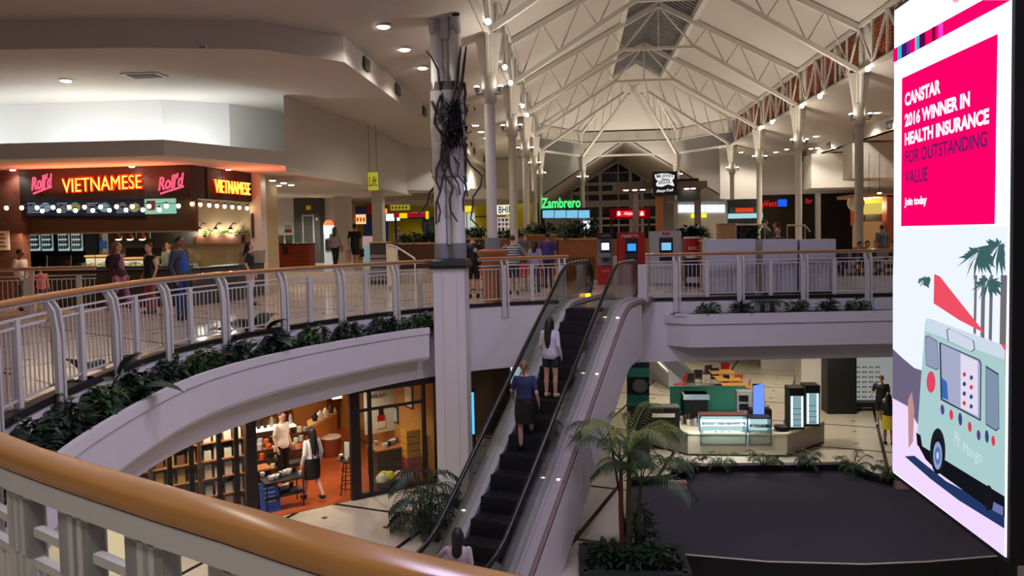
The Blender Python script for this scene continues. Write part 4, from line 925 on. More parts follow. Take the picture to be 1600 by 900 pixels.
for i in range(7):
    x = ca+.9+i*(cc[1][0]-ca-1.3)/6; one(MB().loft([(x, CY0+.4, .98, .2, .14), (x, CY0+.4, 1.06, .24, .17)], 14), 'food_tray', BRUSH, 'shallow steel tray on the serving counter, %s from the brick wall' % ORD[i], 'tray', 'steel trays on the counter')
    mb = bush_mb(.19, .13, .1, 40, .1, .05, g); o = mb.build('salad', (LEAF2, LEAF3)[i % 2]); o.location = (x, CY0+.4, 1.06); tag(o, 'heap of green salad in a counter tray, %s from the brick wall' % ORD[i], 'food', 'salads on the counter')
for i, (a, b, zt_) in enumerate(((134, 172, 1.3), (190, 230, 1.22))):
    r_ = R(a, 395, b, 410, 20.0); t = thing('back_counter', 'white serving bench with a pale timber top, %s' % ('beside the fridges' if i == 0 else 'in front of the ovens'), 'bench', ((r_[0]+r_[1])/2, 20.3, 0))
    PB((r_[0], r_[1], 0, zt_), 20.0, .6).build('body', WHITE, t, True); PB((r_[0]-.03, r_[1]+.03, zt_, zt_+.05), 19.97, .66).build('top', LWOOD, t, True)
r_ = R(306, 367, 377, 381, BW-.3); t = thing('flower_box', 'timber wall trough full of greenery under three wall lamps', 'planter', ((r_[0]+r_[1])/2, BW-.15, r_[2])); PB(r_, BW-.3, .28).build('box', DWOOD, t, True)
for k in range(3):
    mb = bush_mb(.3, .12, .22, 60, .14, .07, g); mb.v = [p+V((r_[0]+.35+k*.55, BW-.18, r_[3]-.04)) for p in mb.v]; mb.build('foliage', LEAF3, t, True)
for i, px in enumerate((312, 337, 360)):
    p = at(px, 359, BW-.28); t = thing('wall_lamp', 'small dark wall lamp above the timber flower trough, %s from the left' % ORD[i], 'lamp', p, 0, 'wall lamps over the flower trough')
    MB().tube([(.05, .28, .2), (.05, .1, .22), (0, 0, .1)], .015, 6).build('arm', BLACK, t); MB().loft([(0, 0, 0, .09, .09), (0, 0, .1, .03, .03)], 12).build('shade', BROWN, t); MB().ell((0, 0, 0), .055).build('bulb', BULB, t)
    lamp('POINT', p+V((0, -.1, -.12)), 9, WARM, .06, parent=t)
for i, (px, py) in enumerate(((20, 271), (206, 266.5), (357, 274))):
    p = at(px, py, SY-.2 if i < 2 else 21.0); p.z = 3.735; downlight(p, 'tiny downlight under the cove box, %s' % ('above the brick wall', 'above the neon lettering', 'above the side sign')[i], 'downlights under the cove box', .07, 12, WARM)
t = thing('poster', 'white poster with red marks on the brick wall', 'poster', at(6, 374, SY-.03)); r_ = R(-6, 361, 14, 391, SY-.03); PB(r_, SY-.03, .025).build('sheet', CREAM, t, True)
m = MB()
for k in range(4): m.bx(r_[1]-.32, r_[1]-.08-.05*(k % 2), SY-.036, SY-.03, r_[2]+.08+k*.11, r_[2]+.13+k*.11)
m.build('print_mark', mk('print_red', (170, 80, 70), .7), t, True)
# ================================================================ lift lobby and the counters behind
t = thing('display_counter', 'red panelled counter with a glass display case in front of the lift', 'counter', (at(450, 400, 30).x, 30.3, RAISE))
r_ = R(420, 383, 482, 423, 30); PB((r_[0], r_[1], RAISE, 1.45), 30, .8).build('front_panel', mk('counter_red', (170, 62, 34), .5), t, True); PB((r_[0]-.04, r_[1]+.04, 1.45, 1.5), 29.96, .9).build('worktop', BLACK, t, True)
q = R(416, 366, 466, 382, 30); PB((q[0], q[1], 1.5, 1.95), 30.1, .6).build('display_case', GLASSG, t, True); q = R(442, 385, 450, 398, 30); PB(q, 29.97, .03).build('grille', BROWN, t, True)
for k in range(4): PB((r_[0]+(r_[1]-r_[0])*(.62), r_[1], .62+.17*k, .64+.17*k), 29.985, .015).build('batten', DWOOD, t, True)
for i, px in enumerate((425, 438, 452)):
    p = at(px, 376, 30.4); one(MB().loft([(p.x, 30.4, 1.5, .13, .13), (p.x, 30.4, 1.85, .16, .16)], 12), 'food_tub', mk('tub%d' % i, ((205, 210, 190), (225, 225, 220), (190, 200, 185))[i], .4), 'pale tub in the glass display case, %s from the left' % ORD[i], 'tub', 'tubs in the display case')
p = at(454, 361, 30.6); t = thing('cutlery_caddy', 'orange caddy with dark utensils on top of the display case', 'caddy', (p.x, 30.35, 1.95))
MB().bx(-.13, .13, -.08, .08, 0, .13).build('caddy', ORANGE, t); [MB().tube([(-.1+k*.05, 0, .1), (-.12+k*.06, .02, .32)], .012, 5).build('utensil', BLACK, t) for k in range(5)]
LYW = 38.
struct(MB().bx(at(412, 340, LYW).x, at(523, 340, LYW).x, LYW, LYW+.2, RAISE, 3.8), 'wall_lobby', WHITE, 'white lobby wall beside the lift')
t = thing('lift', 'dark grey lift surround with a steel sliding door', 'lift', (at(481, 360, LYW-1).x, LYW-.6, RAISE))
r_ = R(460, 309, 500, 408, LYW-.8); PB((r_[0], r_[1], RAISE, r_[3]), LYW-.8, .8).build('surround', mk('lift_grey', (62, 63, 62), .5), t, True); q = R(475, 338, 489, 408, LYW-.85)
PB((q[0]-.08, q[1]+.08, RAISE, q[3]+.08), LYW-.83, .04).build('door_frame', BRUSH, t, True); d = PB((q[0], q[1], RAISE+.02, q[3]), LYW-.85, .03).build('door', mk('lift_door', (84, 88, 84), .35, .5), t, True)
q2 = R(493, 340, 496, 344, LYW-.86); PB(q2, LYW-.83, .03).build('call_button', WHITE, t, True); q3 = R(478, 321, 485, 328, LYW-.86); PB(q3, LYW-.84, .04).build('number_sign', YELLOW, t, True)
p = at(514, 375, 35.5); t = thing('vending_machine', 'pale blue vending machine with an orange arched top beside the lift', 'vending machine', (p.x, 35.7, RAISE))
r_ = R(506, 352, 523, 405, 35.5); PB((r_[0], r_[1], RAISE, r_[3]), 35.5, .7).build('cabinet', mk('vend_blue', (180, 195, 215), .4), t, True); q = R(509, 364, 517, 372, 35.45); PB(q, 35.46, .04).build('screen', SCREENW, t, True); q = R(508, 374, 519, 392, 35.45); PB(q, 35.46, .04).build('hatch', BLACK, t, True)
c = (r_[0]+r_[1])/2; w = (r_[1]-r_[0])/2; MB().extr([(c+w*cos(pi*k/10), 35.5, r_[3]+.26*sin(pi*k/10)) for k in range(11)], (0, .3, 0)).build('arched_top', ORANGE, t, True)
for i, (a, b, Y, zt_) in enumerate(((522, 545, 33, 3.8), (581, 597, 30.5, 5.7))):
    t = thing('pier', 'square white pier %s' % ('right of the vending machine' if i == 0 else 'with a timber base in front of the red and blue stall'), 'column', (at((a+b)/2, 360, Y).x, Y+.25, RAISE if Y > 27.5 else 0))
    r_ = R(a, 300, b, 370, Y); PB((r_[0], r_[1], RAISE, zt_), Y, .5).build('shaft', WALLW, t, True); PB((r_[0]-.06, r_[1]+.06, RAISE, 1.5 if i else .6), Y-.06, .62).build('base', WOOD if i else WALLW, t, True)
p = at(583, 283, 26); t = thing('lift_sign', 'yellow hanging sign reading Lift', 'sign', (p.x, 26, p.z)); r_ = R(575, 269, 591, 297.5, 26); PB(r_, 26, .08).build('board', mk('sign_yellow', (218, 204, 70), emit=.55), t, True)
MB().extr([(r_[0]-.015, 25.995, r_[2]-.015), (r_[1]+.015, 25.995, r_[2]-.015), (r_[1]+.015, 25.995, r_[3]+.015), (r_[0]-.015, 25.995, r_[3]+.015)], (0, .004, 0)).build('edge', DGREY, t, True); t.children[-1].location.y += .02
text_mb('Lift', (r_[0]+.05, 25.99, r_[2]+.14), (1, 0, .05), (0, 0, 1), r_[1]-r_[0]-.1, .34, .015, 0).build('lettering', BLACK, t, True)
for x in (r_[0]+.05, r_[1]-.05): MB().tube([(x, 26.04, r_[3]), (x, 26.04, 5.66)], .012, 5).build('hanger', GREY, t, True)
# red / blue stall, yellow stall, round bulkhead
cxy = at(700, 312, 38); struct(MB().cyl((cxy.x, 40, 3.42), 4.3, .5, 40), 'ceiling_disc', mk('disc_grey', (168, 156, 138), .8), 'round grey ceiling disc over the yellow stall')
struct(MB().bx(-26, -2.4, 45, 45.2, 0, 3.9), 'wall_yellow', YELLOW, 'yellow shop wall at the far left of the nave'); PB(R(600, 338, 860, 340, 44.9), 44.93, .06)
struct(PB(R(600, 339, 790, 340.5, 44.9), 44.92, .07), 'trim_6', BLACK)
Yb = 40.; t = thing('stall_wall', 'red and blue panelled food stall with a lit menu of burgers', 'stall', (at(580, 350, Yb).x, Yb, RAISE))
for nm, a, b, c_, d_, m in (('blue_panel', 555, 322, 573, 336, BLUE), ('red_panel', 572, 318, 606, 338, RED), ('blue_panel', 568, 336, 606, 366, mk('deep_blue', (22, 44, 120), .5)), ('timber_edge', 547, 318, 556, 372, LWOOD)):
    r_ = R(a, b, c_, d_, Yb); PB(r_ if d_ < 360 else (r_[0], r_[1], RAISE, r_[3]), Yb, .2).build(nm, m, t, True)
for nm, a, b, c_, d_, m in (('menu', 556, 335, 571, 350, mk('menu_warm', (255, 190, 130), emit=1.2)), ('lit_picture', 598, 326, 604, 333, mk('pic_orange', (255, 160, 40), emit=1.2)), ('menu', 603, 334, 624, 345, SCREENW)): PB(R(a, b, c_, d_, Yb-.1), Yb-.1, .1).build(nm, m, t, True)
for k in range(3): q = R(557+k*5, 340, 560+k*5, 346, Yb-.12); PB(q, Yb-.12, .02).build('burger_picture', mk('burger', (190, 80, 30), emit=.8), t, True)
r_ = R(566, 366, 583, 372, 36); t = thing('stall_counter', 'pale blue stall counter with a red patterned front', 'counter', ((r_[0]+r_[1])/2, 36.3, RAISE)); PB((r_[0], r_[1], RAISE, 1.35), 36, .7).build('front', mk('pale_blue', (150, 190, 215), .5), t, True); PB((r_[0], r_[1], 1.35, 1.75), 36.02, .4).build('display_case', mk('case_pink', (230, 190, 180), emit=.5), t, True)
t = thing('burger_bar', 'red and yellow fast food bar with a lit screen under the round ceiling disc', 'stall', (at(645, 345, 39).x, 39, RAISE))
for nm, a, b, c_, d_, m in (('red_band', 615, 332.5, 665, 339.5, mk('band_red', (200, 20, 40), emit=.6)), ('screen', 642, 332, 663, 338, mk('screen_lilac', (170, 185, 240), emit=1.2)), ('yellow_panel', 624, 333, 636, 341, mk('lit_yellow', (250, 220, 30), emit=.9)), ('yellow_cone', 665, 330, 669.5, 342, mk('lit_yellow', (250, 220, 30), emit=.9))):
    PB(R(a, b, c_, d_, 39-.05*len(nm)/6), 39-.05*len(nm)/6, .06).build(nm, m, t, True)
for px in (618, 668): q = at(px, 335, 39.1); MB().bx(q.x-.05, q.x+.05, 39.05, 39.15, RAISE, q.z).build('post', DGREY, t, True)
r_ = R(615, 366, 672, 380, 38.5); PB((r_[0], r_[1], RAISE, 1.5), 38.5, .6).build('counter', WOOD, t, True)
t = thing('direction_sign', 'long yellow pictogram sign hanging over the fast food bar', 'sign', at(625, 324, 35)); r_ = R(610, 320, 640, 328.5, 35); PB(r_, 35, .1).build('board', mk('sign_yellow2', (212, 196, 60), emit=.45), t, True); m = MB()
for k in range(5): m.box((r_[0]+.1+k*.165, 34.99, (r_[2]+r_[3])/2), (.07, .02, .1))
m.build('pictogram', BLACK, t, True); [MB().tube([(x, 35.05, r_[3]), (x, 35.05, 3.76)], .012, 5).build('hanger', GREY, t, True) for x in (r_[0]+.1, r_[1]-.1)]
r_ = R(660, 341, 680, 366, 42); t = thing('display_fridge', 'black upright fridge against the yellow wall', 'fridge', ((r_[0]+r_[1])/2, 42.3, RAISE)); PB((r_[0], r_[1], RAISE, r_[3]), 42, .6).build('cabinet', BLACK, t, True); PB((r_[0]+.08, r_[1]-.08, 1.3, r_[3]-.2), 41.97, .03).build('door', mk('fridge_dim', (60, 74, 70), emit=.35), t, True)
# electronics shop with yellow front
t = thing('shop_sign', 'white sign with thick black letters on the yellow shop wall', 'sign', at(788, 335, 44.8)); r_ = R(775, 320.5, 801, 334.5, 44.85); PB(r_, 44.85, .08).build('board', mk('lit_white', (250, 250, 235), emit=1.1), t, True); ptxt('BHIF', 779, 333, 799, 322, 44.8, BLACK, 'lettering', t, .03, .02, 0, 0)
t = thing('shop_window', 'lit glass shopfront under the white sign, full of small goods', 'window display', at(787, 355, 44.8)); r_ = R(776, 339, 800, 362, 44.8); PB((r_[0], r_[1], 0, r_[3]), 44.8, .06).build('glazing', mk('lit_goods', (215, 200, 190), emit=.7), t, True)
g = random.Random(8)
for k in range(12): x = r_[0]+.1+(k % 4)*.22; z = r_[2]+.1+(k//4)*.26; MB().bx(x, x+.13, 44.76, 44.8, z, z+.16).build('goods', mk('goods%d' % (k % 3), ((200, 70, 60), (90, 90, 110), (235, 230, 225))[k % 3], .6), t, True)
t = thing('shop_window', 'pale lit glass shopfront left of the first slim column on the yellow wall', 'window display', at(735, 345, 44.8)); r_ = R(717, 333, 742, 366, 44.8); PB((r_[0], r_[1], 0, r_[3]), 44.8, .06).build('glazing', mk('lit_pale', (205, 215, 200), emit=.8), t, True); MB().bx((r_[0]+r_[1])/2-.03, (r_[0]+r_[1])/2+.03, 44.76, 44.8, r_[2], r_[3]).build('mullion', LGREY, t, True)
r_ = R(717, 318, 800, 321, 44.7); one(PB(R(717, 321.5, 738, 331, 44.85), 44.85, .06), 'light_box', mk('lit_yellow2', (250, 235, 40), emit=.9), 'bright yellow light box on the yellow wall', 'sign')
r_ = R(797, 330, 850, 366, 47); struct(MB().bx(r_[0]-.3, r_[1], 46.6, 46.8, 0, 3.6), 'wall_maroon', mk('maroon', (70, 26, 26), .7))
r_ = R(725, 285, 733, 297, 30); t = thing('hanging_sign', 'small lit white box sign hanging behind the big pillar', 'sign', at(730, 292, 30)); PB(r_, 30, .15).build('box', SCREENW, t, True); MB().tube([((r_[0]+r_[1])/2, 30.07, r_[3]), ((r_[0]+r_[1])/2, 30.07, 5.65)], .015, 5).build('hanger', GREY, t, True)
# green lettered stall and the rest of the far food court
t = thing('food_stall', 'black framed stall with green glowing lettering and four blue menu screens', 'stall', (at(890, 340, 46).x, 46.3, 0))
r_ = R(846, 325, 931, 329, 46); PB(r_, 46.0, .3).build('top_beam', BLACK, t, True)
for px in (848, 930): q = at(px, 330, 46); MB().bx(q.x-.1, q.x+.1, 46.0, 46.3, 0, at(890, 327, 46).z).build('post', BLACK, t, True)
ptxt('Zambrero', 846, 325, 907, 309, 45.9, mk('neon_green', (70, 255, 120), emit=1.6), 'lettering', t, .08, .02, 0)
q = at(886, 309, 45.95); MB().ell((q.x, 45.95, q.z), (.22, .06, .16), 12, 8).build('logo_cap', DGREY, t, True); MB().ell((q.x+.2, 45.93, q.z-.02), (.1, .05, .12), 10, 6).build('logo_mark', RED, t, True)
for k in range(4): q = R(848+k*18.6, 328.5, 865.5+k*18.6, 340.5, 45.9); PB(q, 45.9, .06).build('menu_screen', SCRC, t, True)
r_ = R(850, 352, 925, 362, 45.6); PB((r_[0], r_[1], 0, 1.3), 45.6, .6).build('counter', mk('stall_dark', (60, 52, 46), .6), t, True); q = R(911, 345, 922, 360, 45.5); PB(q, 45.5, .05).build('lit_poster', SCREENW, t, True)
t = thing('stall_sign', 'red fascia board with a lit red panel, white script and icons', 'sign', at(984, 334, 56)); r_ = R(953, 325.5, 1016, 342, 56); PB(r_, 56, .2).build('board', mk('fascia_red', (150, 16, 24), emit=.35), t, True); PB(R(963, 329, 1008, 338.5, 55.95), 55.95, .05).build('panel', mk('panel_red', (240, 20, 40), emit=1.1), t, True)
ptxt('Ninjuchy', 975, 337, 996, 331, 55.9, mk('lit_white', (250, 250, 235), emit=1.1), 'lettering', t, .04, .01, .3)
for px in (967, 1003): q = at(px, 333.5, 55.9); m = MB().ell((q.x, 55.9, q.z+.08), (.09, .03, .09), 8, 6); m.ell((q.x, 55.9, q.z-.06), (.14, .03, .1), 8, 6); m.build('icon', mk('lit_white', (250, 250, 235), emit=1.1), t, True)
for px in (955, 1014): q = at(px, 340, 56.1); MB().bx(q.x-.08, q.x+.08, 56.05, 56.2, 0, q.z).build('post', BROWN, t, True)
q = R(950, 352, 1018, 362, 55.5); PB((q[0], q[1], 0, 1.2), 55.5, .6).build('counter', WOOD, t, True)
YM = 38.; t = thing('bakery_sign', 'black square sign with a white bow emblem, on a timber post', 'sign', (at(1031, 330, YM).x, YM+.2, 0))
r_ = R(1020, 268, 1058, 305.5, YM); PB(r_, YM, .35).build('board', mk('board_black', (8, 8, 9), .5), t, True); q = R(1025, 306, 1037, 350, YM+.1); PB((q[0], q[1], 0, q[3]+.05), YM+.1, .3).build('post', WOOD, t, True)
WL = mk('lit_white2', (245, 245, 245), emit=.95)
bow = [(1023, 273), (1033, 271), (1044, 271), (1054, 274), (1053, 279), (1050, 282), (1053, 288), (1053, 291), (1044, 288), (1034, 292), (1026, 291), (1025, 287), (1028, 283), (1024, 279)]
MB().extr([at(x, y, YM-.01) for x, y in bow], (0, -.03, 0)).build('emblem', WL, t, True)
ptxt('MUFFIN', 1026, 278, 1051, 272.5, YM-.05, BLACK, 'lettering', t, .02, .01); ptxt('BREAK', 1029, 288, 1049, 282.5, YM-.05, BLACK, 'lettering', t, .02, .01, 0, 0, .05); ptxt('Always Fresh', 1025, 302, 1052, 296, YM-.03, WL, 'lettering', t, .02, .01, .35, 0, .06)
m = MB().extr([at(x, y, YM-.05) for x, y in [(1031, 282), (1036, 279.5), (1045, 280), (1047, 281.5), (1040, 281.2)]], (0, -.01, 0)); m.build('emblem_cut', BLACK, t, True)
r_ = R(1059, 279, 1092, 312, YM+1.5); one(PB((r_[0], r_[1], r_[2], r_[3]), YM+1.5, .3), 'sign_back', mk('board_black2', (20, 17, 16), .6), 'plain dark board behind the bakery sign', 'sign')
t = thing('flat_canopy', 'flat brown canopy slab with downlights behind the bakery sign', 'canopy', at(1030, 290, YM+2)); r_ = R(960, 287, 1098, 297, YM+2); PB((r_[0], r_[1], r_[2], r_[3]), YM+.6, 3.5).build('slab', mk('canopy_brown', (112, 96, 88), .7), t, True)
for px in (978, 992, 1004, 1073, 1083): q = at(px, 297, YM+1.2); MB().cyl((q.x, YM+1.2, r_[2]-.03), .12, .05, 12).build('downlight', LAMP, t, True)
for px in (993, 1090): q = at(px, 300, YM+2.5); MB().bx(q.x-.15, q.x+.15, YM+2.4, YM+2.7, 0, r_[2]).build('post', mk('post_mauve', (120, 98, 98), .7), t, True)
YC = 42.; t = thing('lit_stall', 'white lit food stall with a thin metal canopy and seven bright menu panels', 'stall', (at(1100, 340, YC).x, YC, 0))
q = R(1048, 312, 1152, 316, YC); MB().extr([at(1048, 316, YC-1), at(1125, 314, YC-1), at(1152, 311.5, YC-1), at(1065, 312, YC-1)], (0, 1.8, .04)).build('canopy', mk('canopy_steel', (150, 165, 175), .3, .6), t, True)
for k in range(7): PB(R(1060+k*10.5, 320, 1069.6+k*10.5, 332, YC), YC, .06).build('menu_panel', SCREENW, t, True)
PB(R(1080, 333.5, 1104, 340, YC-.1), YC-.1, .06).build('promo_panel', mk('promo_yellow', (240, 240, 60), emit=1.1), t, True)
q = R(1055, 342, 1135, 350, YC-.2); PB((q[0], q[1], 0, 1.35), YC-.3, .6).build('counter', mk('stall_white', (200, 205, 200), .5), t, True); PB((q[0], q[1], 1.35, 3.4), YC+.1, .1).build('back_panel', WALLW, t, True)
for px in (1056, 1134): z = at(px, 315, YC).z; x = at(px, 330, YC).x; MB().bx(x-.05, x+.05, YC-.2, YC-.1, 0, z).build('post', LGREY, t, True)
t = thing('orange_stall', 'food stall with an orange fascia and pale blue lit menus', 'stall', (at(1165, 335, 41).x, 41.4, 0)); PB(R(1140, 324, 1192, 333, 42.8), 42.8, .2).build('fascia', mk('stall_teal', (60, 90, 86), .6), t, True); PB(R(1150, 325, 1177, 331.5, 42.7), 42.7, .1).build('sign_panel', mk('panel_orange', (225, 70, 30), emit=.9), t, True)
PB(R(1138, 333.5, 1192, 341, 42.7), 42.7, .1).build('lit_menu', mk('menu_pale', (170, 215, 225), emit=1.0), t, True); q = R(1140, 344, 1192, 350, 42.3); PB((q[0], q[1], 0, 1.45), 42.3, .5).build('counter', WOOD, t, True); PB((q[0], q[1], 1.45, 3.4), 43.1, .1).build('back_panel', DGREY, t, True)
# right shopfronts
t = thing('cinema_front', 'dark cinema shopfront with red lettering and a blue screen', 'shopfront', at(1220, 330, RW)); r_ = R(1186, 308, 1262, 356, RW-.2); PB((r_[0], r_[1], 0, 3.6), RW-.2, .2).build('glazing', mk('dark_front', (16, 15, 18), .25), t, True)
ptxt('eVent', 1190, 323, 1214, 313, RW-.25, mk('red_letters', (230, 40, 30), emit=.9), 'lettering', t, .03, .01); PB(R(1216, 311.5, 1229.5, 322.5, RW-.3), RW-.3, .08).build('screen', mk('screen_blue2', (30, 90, 255), emit=1.2), t, True)
t = thing('bar_front', 'dark glazed bar front with small red lettering', 'shopfront', at(1300, 330, RW)); r_ = R(1262, 305, 1340, 356, RW-.2); PB((r_[0], r_[1], 0, 3.6), RW-.2, .2).build('glazing', mk('dark_front', (16, 15, 18), .25), t, True); ptxt('Bar', 1257+2, 318, 1269, 310, RW-.25, mk('red_letters2', (200, 40, 36), emit=.7), 'lettering', t, .03, .01)
for px in (1248, 1278.5): q = at(px, 330, RW-.4); MB().bx(q.x-.12, q.x+.12, RW-.45, RW-.2, 0, 3.6).build('mullion', WALLW, t, True)
YK = 33.; t = thing('kitchen_stall', 'warm yellow lit open kitchen stall on the right', 'stall', (at(1366, 330, YK).x, YK, 0))
r_ = R(1335, 303, 1392, 355, YK+2); PB((r_[0], r_[1]+2.5, 0, at(1366, 304, YK+2).z), YK+2, .15).build('back_wall', mk('kitchen_yellow', (214, 178, 70), .6), t, True); PB(R(1345, 318, 1387, 334, YK+1.9), YK+1.9, .08).build('lit_panel', mk('kitchen_glow', (240, 215, 110), emit=.75), t, True); PB(R(1333, 326, 1345, 352, YK+.5), YK+.5, .3).build('orange_pier', ORANGE, t, True)
PB(R(1352, 335, 1388, 346, YK+1.2), YK+1.2, .3).build('oven', BLACK, t, True); q = R(1340, 346, 1396, 352, YK); PB((q[0], q[1]+2, 0, q[3]), YK, .6).build('counter', LWOOD, t, True); q = R(1386, 305, 1398, 355, YK-.2); PB((q[0], q[1]+1, 0, q[3]), YK-.2, .5).build('red_pier', mk('pier_red', (140, 50, 34), .6), t, True); PB(R(1333, 303, 1400, 308, YK-.2), YK-.2, 2).build('fascia', WOOD, t, True)
lamp('POINT', (at(1366, 320, YK+1).x, YK+.9, 2.6), 45, (1, .8, .45), .2); c = at(1337, 317, YK+.3); m = MB().cyl((0, 0, 0), .36, .05, 24); m.v = [V((p.x+c.x, YK+.3-p.z, p.y+c.z)) for p in m.v]; m.build('round_sign', CREAM, t, True)
for i, (px, py) in enumerate(((1349, 313), (1358, 311), (1374, 305.5))): q = at(px, py, YK+.6); t = thing('pendant_lamp', 'small warm pendant over the yellow kitchen, %s from the left' % ORD[i], 'lamp', q, 0, 'pendants of the yellow kitchen'); MB().cyl((0, YK+.6-q.y, 0), .08, .12, 12).build('shade', LAMPW, t); MB().tube([(0, YK+.6-q.y, .1), (0, YK+.6-q.y, 4.85-q.z)], .01, 5).build('cord', BLACK, t)
# ================================================================ cash machines, planters and counters near the escalator
YT_ = 24.6
def atm(px0, px1, pyt, Y, label, kind):
    r_ = R(px0, pyt, px1, 440, Y); w = r_[1]-r_[0]; h = r_[3]; t = thing('cash_machine', label, 'cash machine', (r_[0]+w/2, Y+.35, 0)); hx = w/2
    body = {'b': DGREY, 'r': RED, 'w': LGREY}[kind]; D = -.35
    if kind == 'b':
        MB().bx(-hx, hx, D+.08, .35, .62, h-.18).build('body', GREY, t); MB().bx(-hx, hx, D+.02, .35, h-.18, h).build('header', BLACK, t); MB().bx(-hx, hx, D+.02, .35, 0, .6).build('red_base', RED, t)
        text_mb('redATM', (-hx+.14, D+.015, h-.125), (1, 0, 0), (0, 0, 1), w*.55, .07, .006).build('lettering', LGREY, t); MB().ell((-hx+.09, D+.015, h-.09), (.035, .01, .04), 8, 6).build('logo', RED, t)
        text_mb('redATM', (-.12, D+.015, .42), (1, 0, 0), (0, 0, 1), .24, .06, .006).build('lettering', LGREY, t)
    else:
        MB().bx(-hx, hx, D, .35, 0, h).build('body', body, t); MB().bx(-w*.22, w*.22, D-.02, D+.05, h-.95, h-.2).build('fascia', mk('atm_fascia', (40, 44, 54), .45), t)
    sw = w*.30 if kind == 'b' else w*.19; zc_ = h-.46 if kind != 'b' else h-.42
    MB().bx(-sw, sw, D-.05, D+.1, zc_-.17, zc_+.17).build('screen_bezel', BLACK, t); s = MB().bx(-sw*.82, sw*.82, D-.06, D-.04, zc_-.13, zc_+.1).build('screen', {'b': SCREENW, 'r': SCRB, 'w': SCRC}[kind], t)
    MB().bx(-sw*1.1, sw*1.1, D-.14, D+.1, zc_-.36, zc_-.22).build('keypad_shelf', GREY if kind == 'b' else DGREY, t); MB().bx(-sw*.6, sw*.6, D-.03, D+.02, zc_-.5, zc_-.44).build('cash_slot', BLACK, t)
    if kind == 'r':
        text_mb('red', (-w*.36, D-.001, h-.16), (1, 0, 0), (0, 0, 1), w*.3, .11, .01, .02).build('lettering', WHITE, t); text_mb('ATMs', (-w*.04, D-.001, h-.16), (1, 0, 0), (0, 0, 1), w*.3, .1, .01).build('lettering', WHITE, t)
    if kind == 'w':
        for sx in (-.07, 0, .07): MB().extr([(sx-.03, D-.005, h-.12), (sx+.03, D-.005, h-.12), (sx*1.3+.028, D-.005, h-.04), (sx*1.3-.028, D-.005, h-.04)], (0, .01, 0)).build('emblem', RED, t)
        for z in (.55, .08): MB().bx(-hx+.06, hx-.06, D-.004, D+.01, z, z+.012).build('door_seam', DGREY, t)
        for k in range(14): MB().bx(-hx+.08+k*(w-.16)/14, -hx+.12+k*(w-.16)/14, D-.004, D+.01, .02, .055).build('vent_slot', BLACK, t)
atm(934, 958, 364, YT_, 'narrow black and grey cash machine with a red base', 'b'); atm(966, 1008, 363, YT_-.2, 'red cash machine with a blue screen and white lettering', 'r'); atm(1017, 1065, 361, YT_-.9, 'wide pale grey cash machine with a small red emblem', 'w')
def hedge_planter(px0, px1, pyt, pym, Y, label, z0=0, seed=1, mat=WOOD, slats=False):
    r_ = R(px0, pyt, px1, pym, Y); zm = r_[2]; t = thing('hedge_planter', label, 'planter', ((r_[0]+r_[1])/2, Y+.3, z0)); PB((r_[0], r_[1], z0, zm), Y, .6).build('box', mat, t, True); PB((r_[0]-.03, r_[1]+.03, zm-.06, zm), Y-.03, .66).build('rim', LWOOD, t, True)
    if slats:
        for k in range(int((r_[1]-r_[0])/.12)): MB().bx(r_[0]+.02+k*.12, r_[0]+.08+k*.12, Y-.025, Y, z0+.1, z0+.55*(zm-z0)).build('slat', DWOOD, t, True)
    g = random.Random(seed); n = max(2, int((r_[1]-r_[0])/.55))
    for k in range(n):
        mb = bush_mb(.42, .28, r_[3]-zm+.1, 230, .24, .1, g); mb.v = [p+V((r_[0]+(k+.5)*(r_[1]-r_[0])/n, Y+.3, zm-.03)) for p in mb.v]; mb.build('shrub', LEAF if k % 2 else LEAF2, t, True)
hedge_planter(872, 934, 347, 372, 27.2, 'timber hedge planter left of the cash machines', 0, 1, WOOD, True); hedge_planter(822, 868, 350, 366, 31, 'timber hedge planter under the green glowing lettering', 0, 2)
hedge_planter(624, 686, 364, 379, 27.9, 'dark timber hedge planter with a pale top band left of the big pillar', RAISE, 3, DWOOD); hedge_planter(720, 758, 357, 372, 30, 'hedge planter behind the diners, right of the big pillar', 0, 4, DWOOD); hedge_planter(778, 812, 360, 372, 33, 'small hedge planter between two slim columns', 0, 5)
hedge_planter(1068, 1098, 355, 372, 25.5, 'timber counter planter with a spiky green bush right of the pale cash machine', 0, 6)
r_ = R(1150, 350, 1187, 373, 24); t = thing('hedge_screen', 'square panel of dense dark green hedge', 'hedge', ((r_[0]+r_[1])/2, 24.2, 0)); PB((r_[0], r_[1], 0, r_[2]), 24, .4).build('base', WOOD, t, True); g = random.Random(5); m = MB().bx(r_[0]+.06, r_[1]-.06, 24.1, 24.3, r_[2], r_[3]-.05)
for k in range(420): leaf(m, V((g.uniform(r_[0], r_[1]), g.uniform(23.98, 24.3), g.uniform(r_[2], r_[3]))), V((g.uniform(-1, 1), -g.random(), g.uniform(-.6, .6))), V((0, 0, 1)), .12, .07)
m.build('foliage', LEAF, t, True)
r_ = R(1125, 351, 1150, 374, 23.8); t = thing('waste_cabinet', 'pale timber cabinet beside the square hedge panel', 'cabinet', ((r_[0]+r_[1])/2, 24.1, 0)); PB((r_[0], r_[1], 0, r_[3]), 23.8, .6).build('body', LWOOD, t, True); PB((r_[0]-.03, r_[1]+.03, r_[3], r_[3]+.04), 23.77, .66).build('top', LWOOD, t, True)
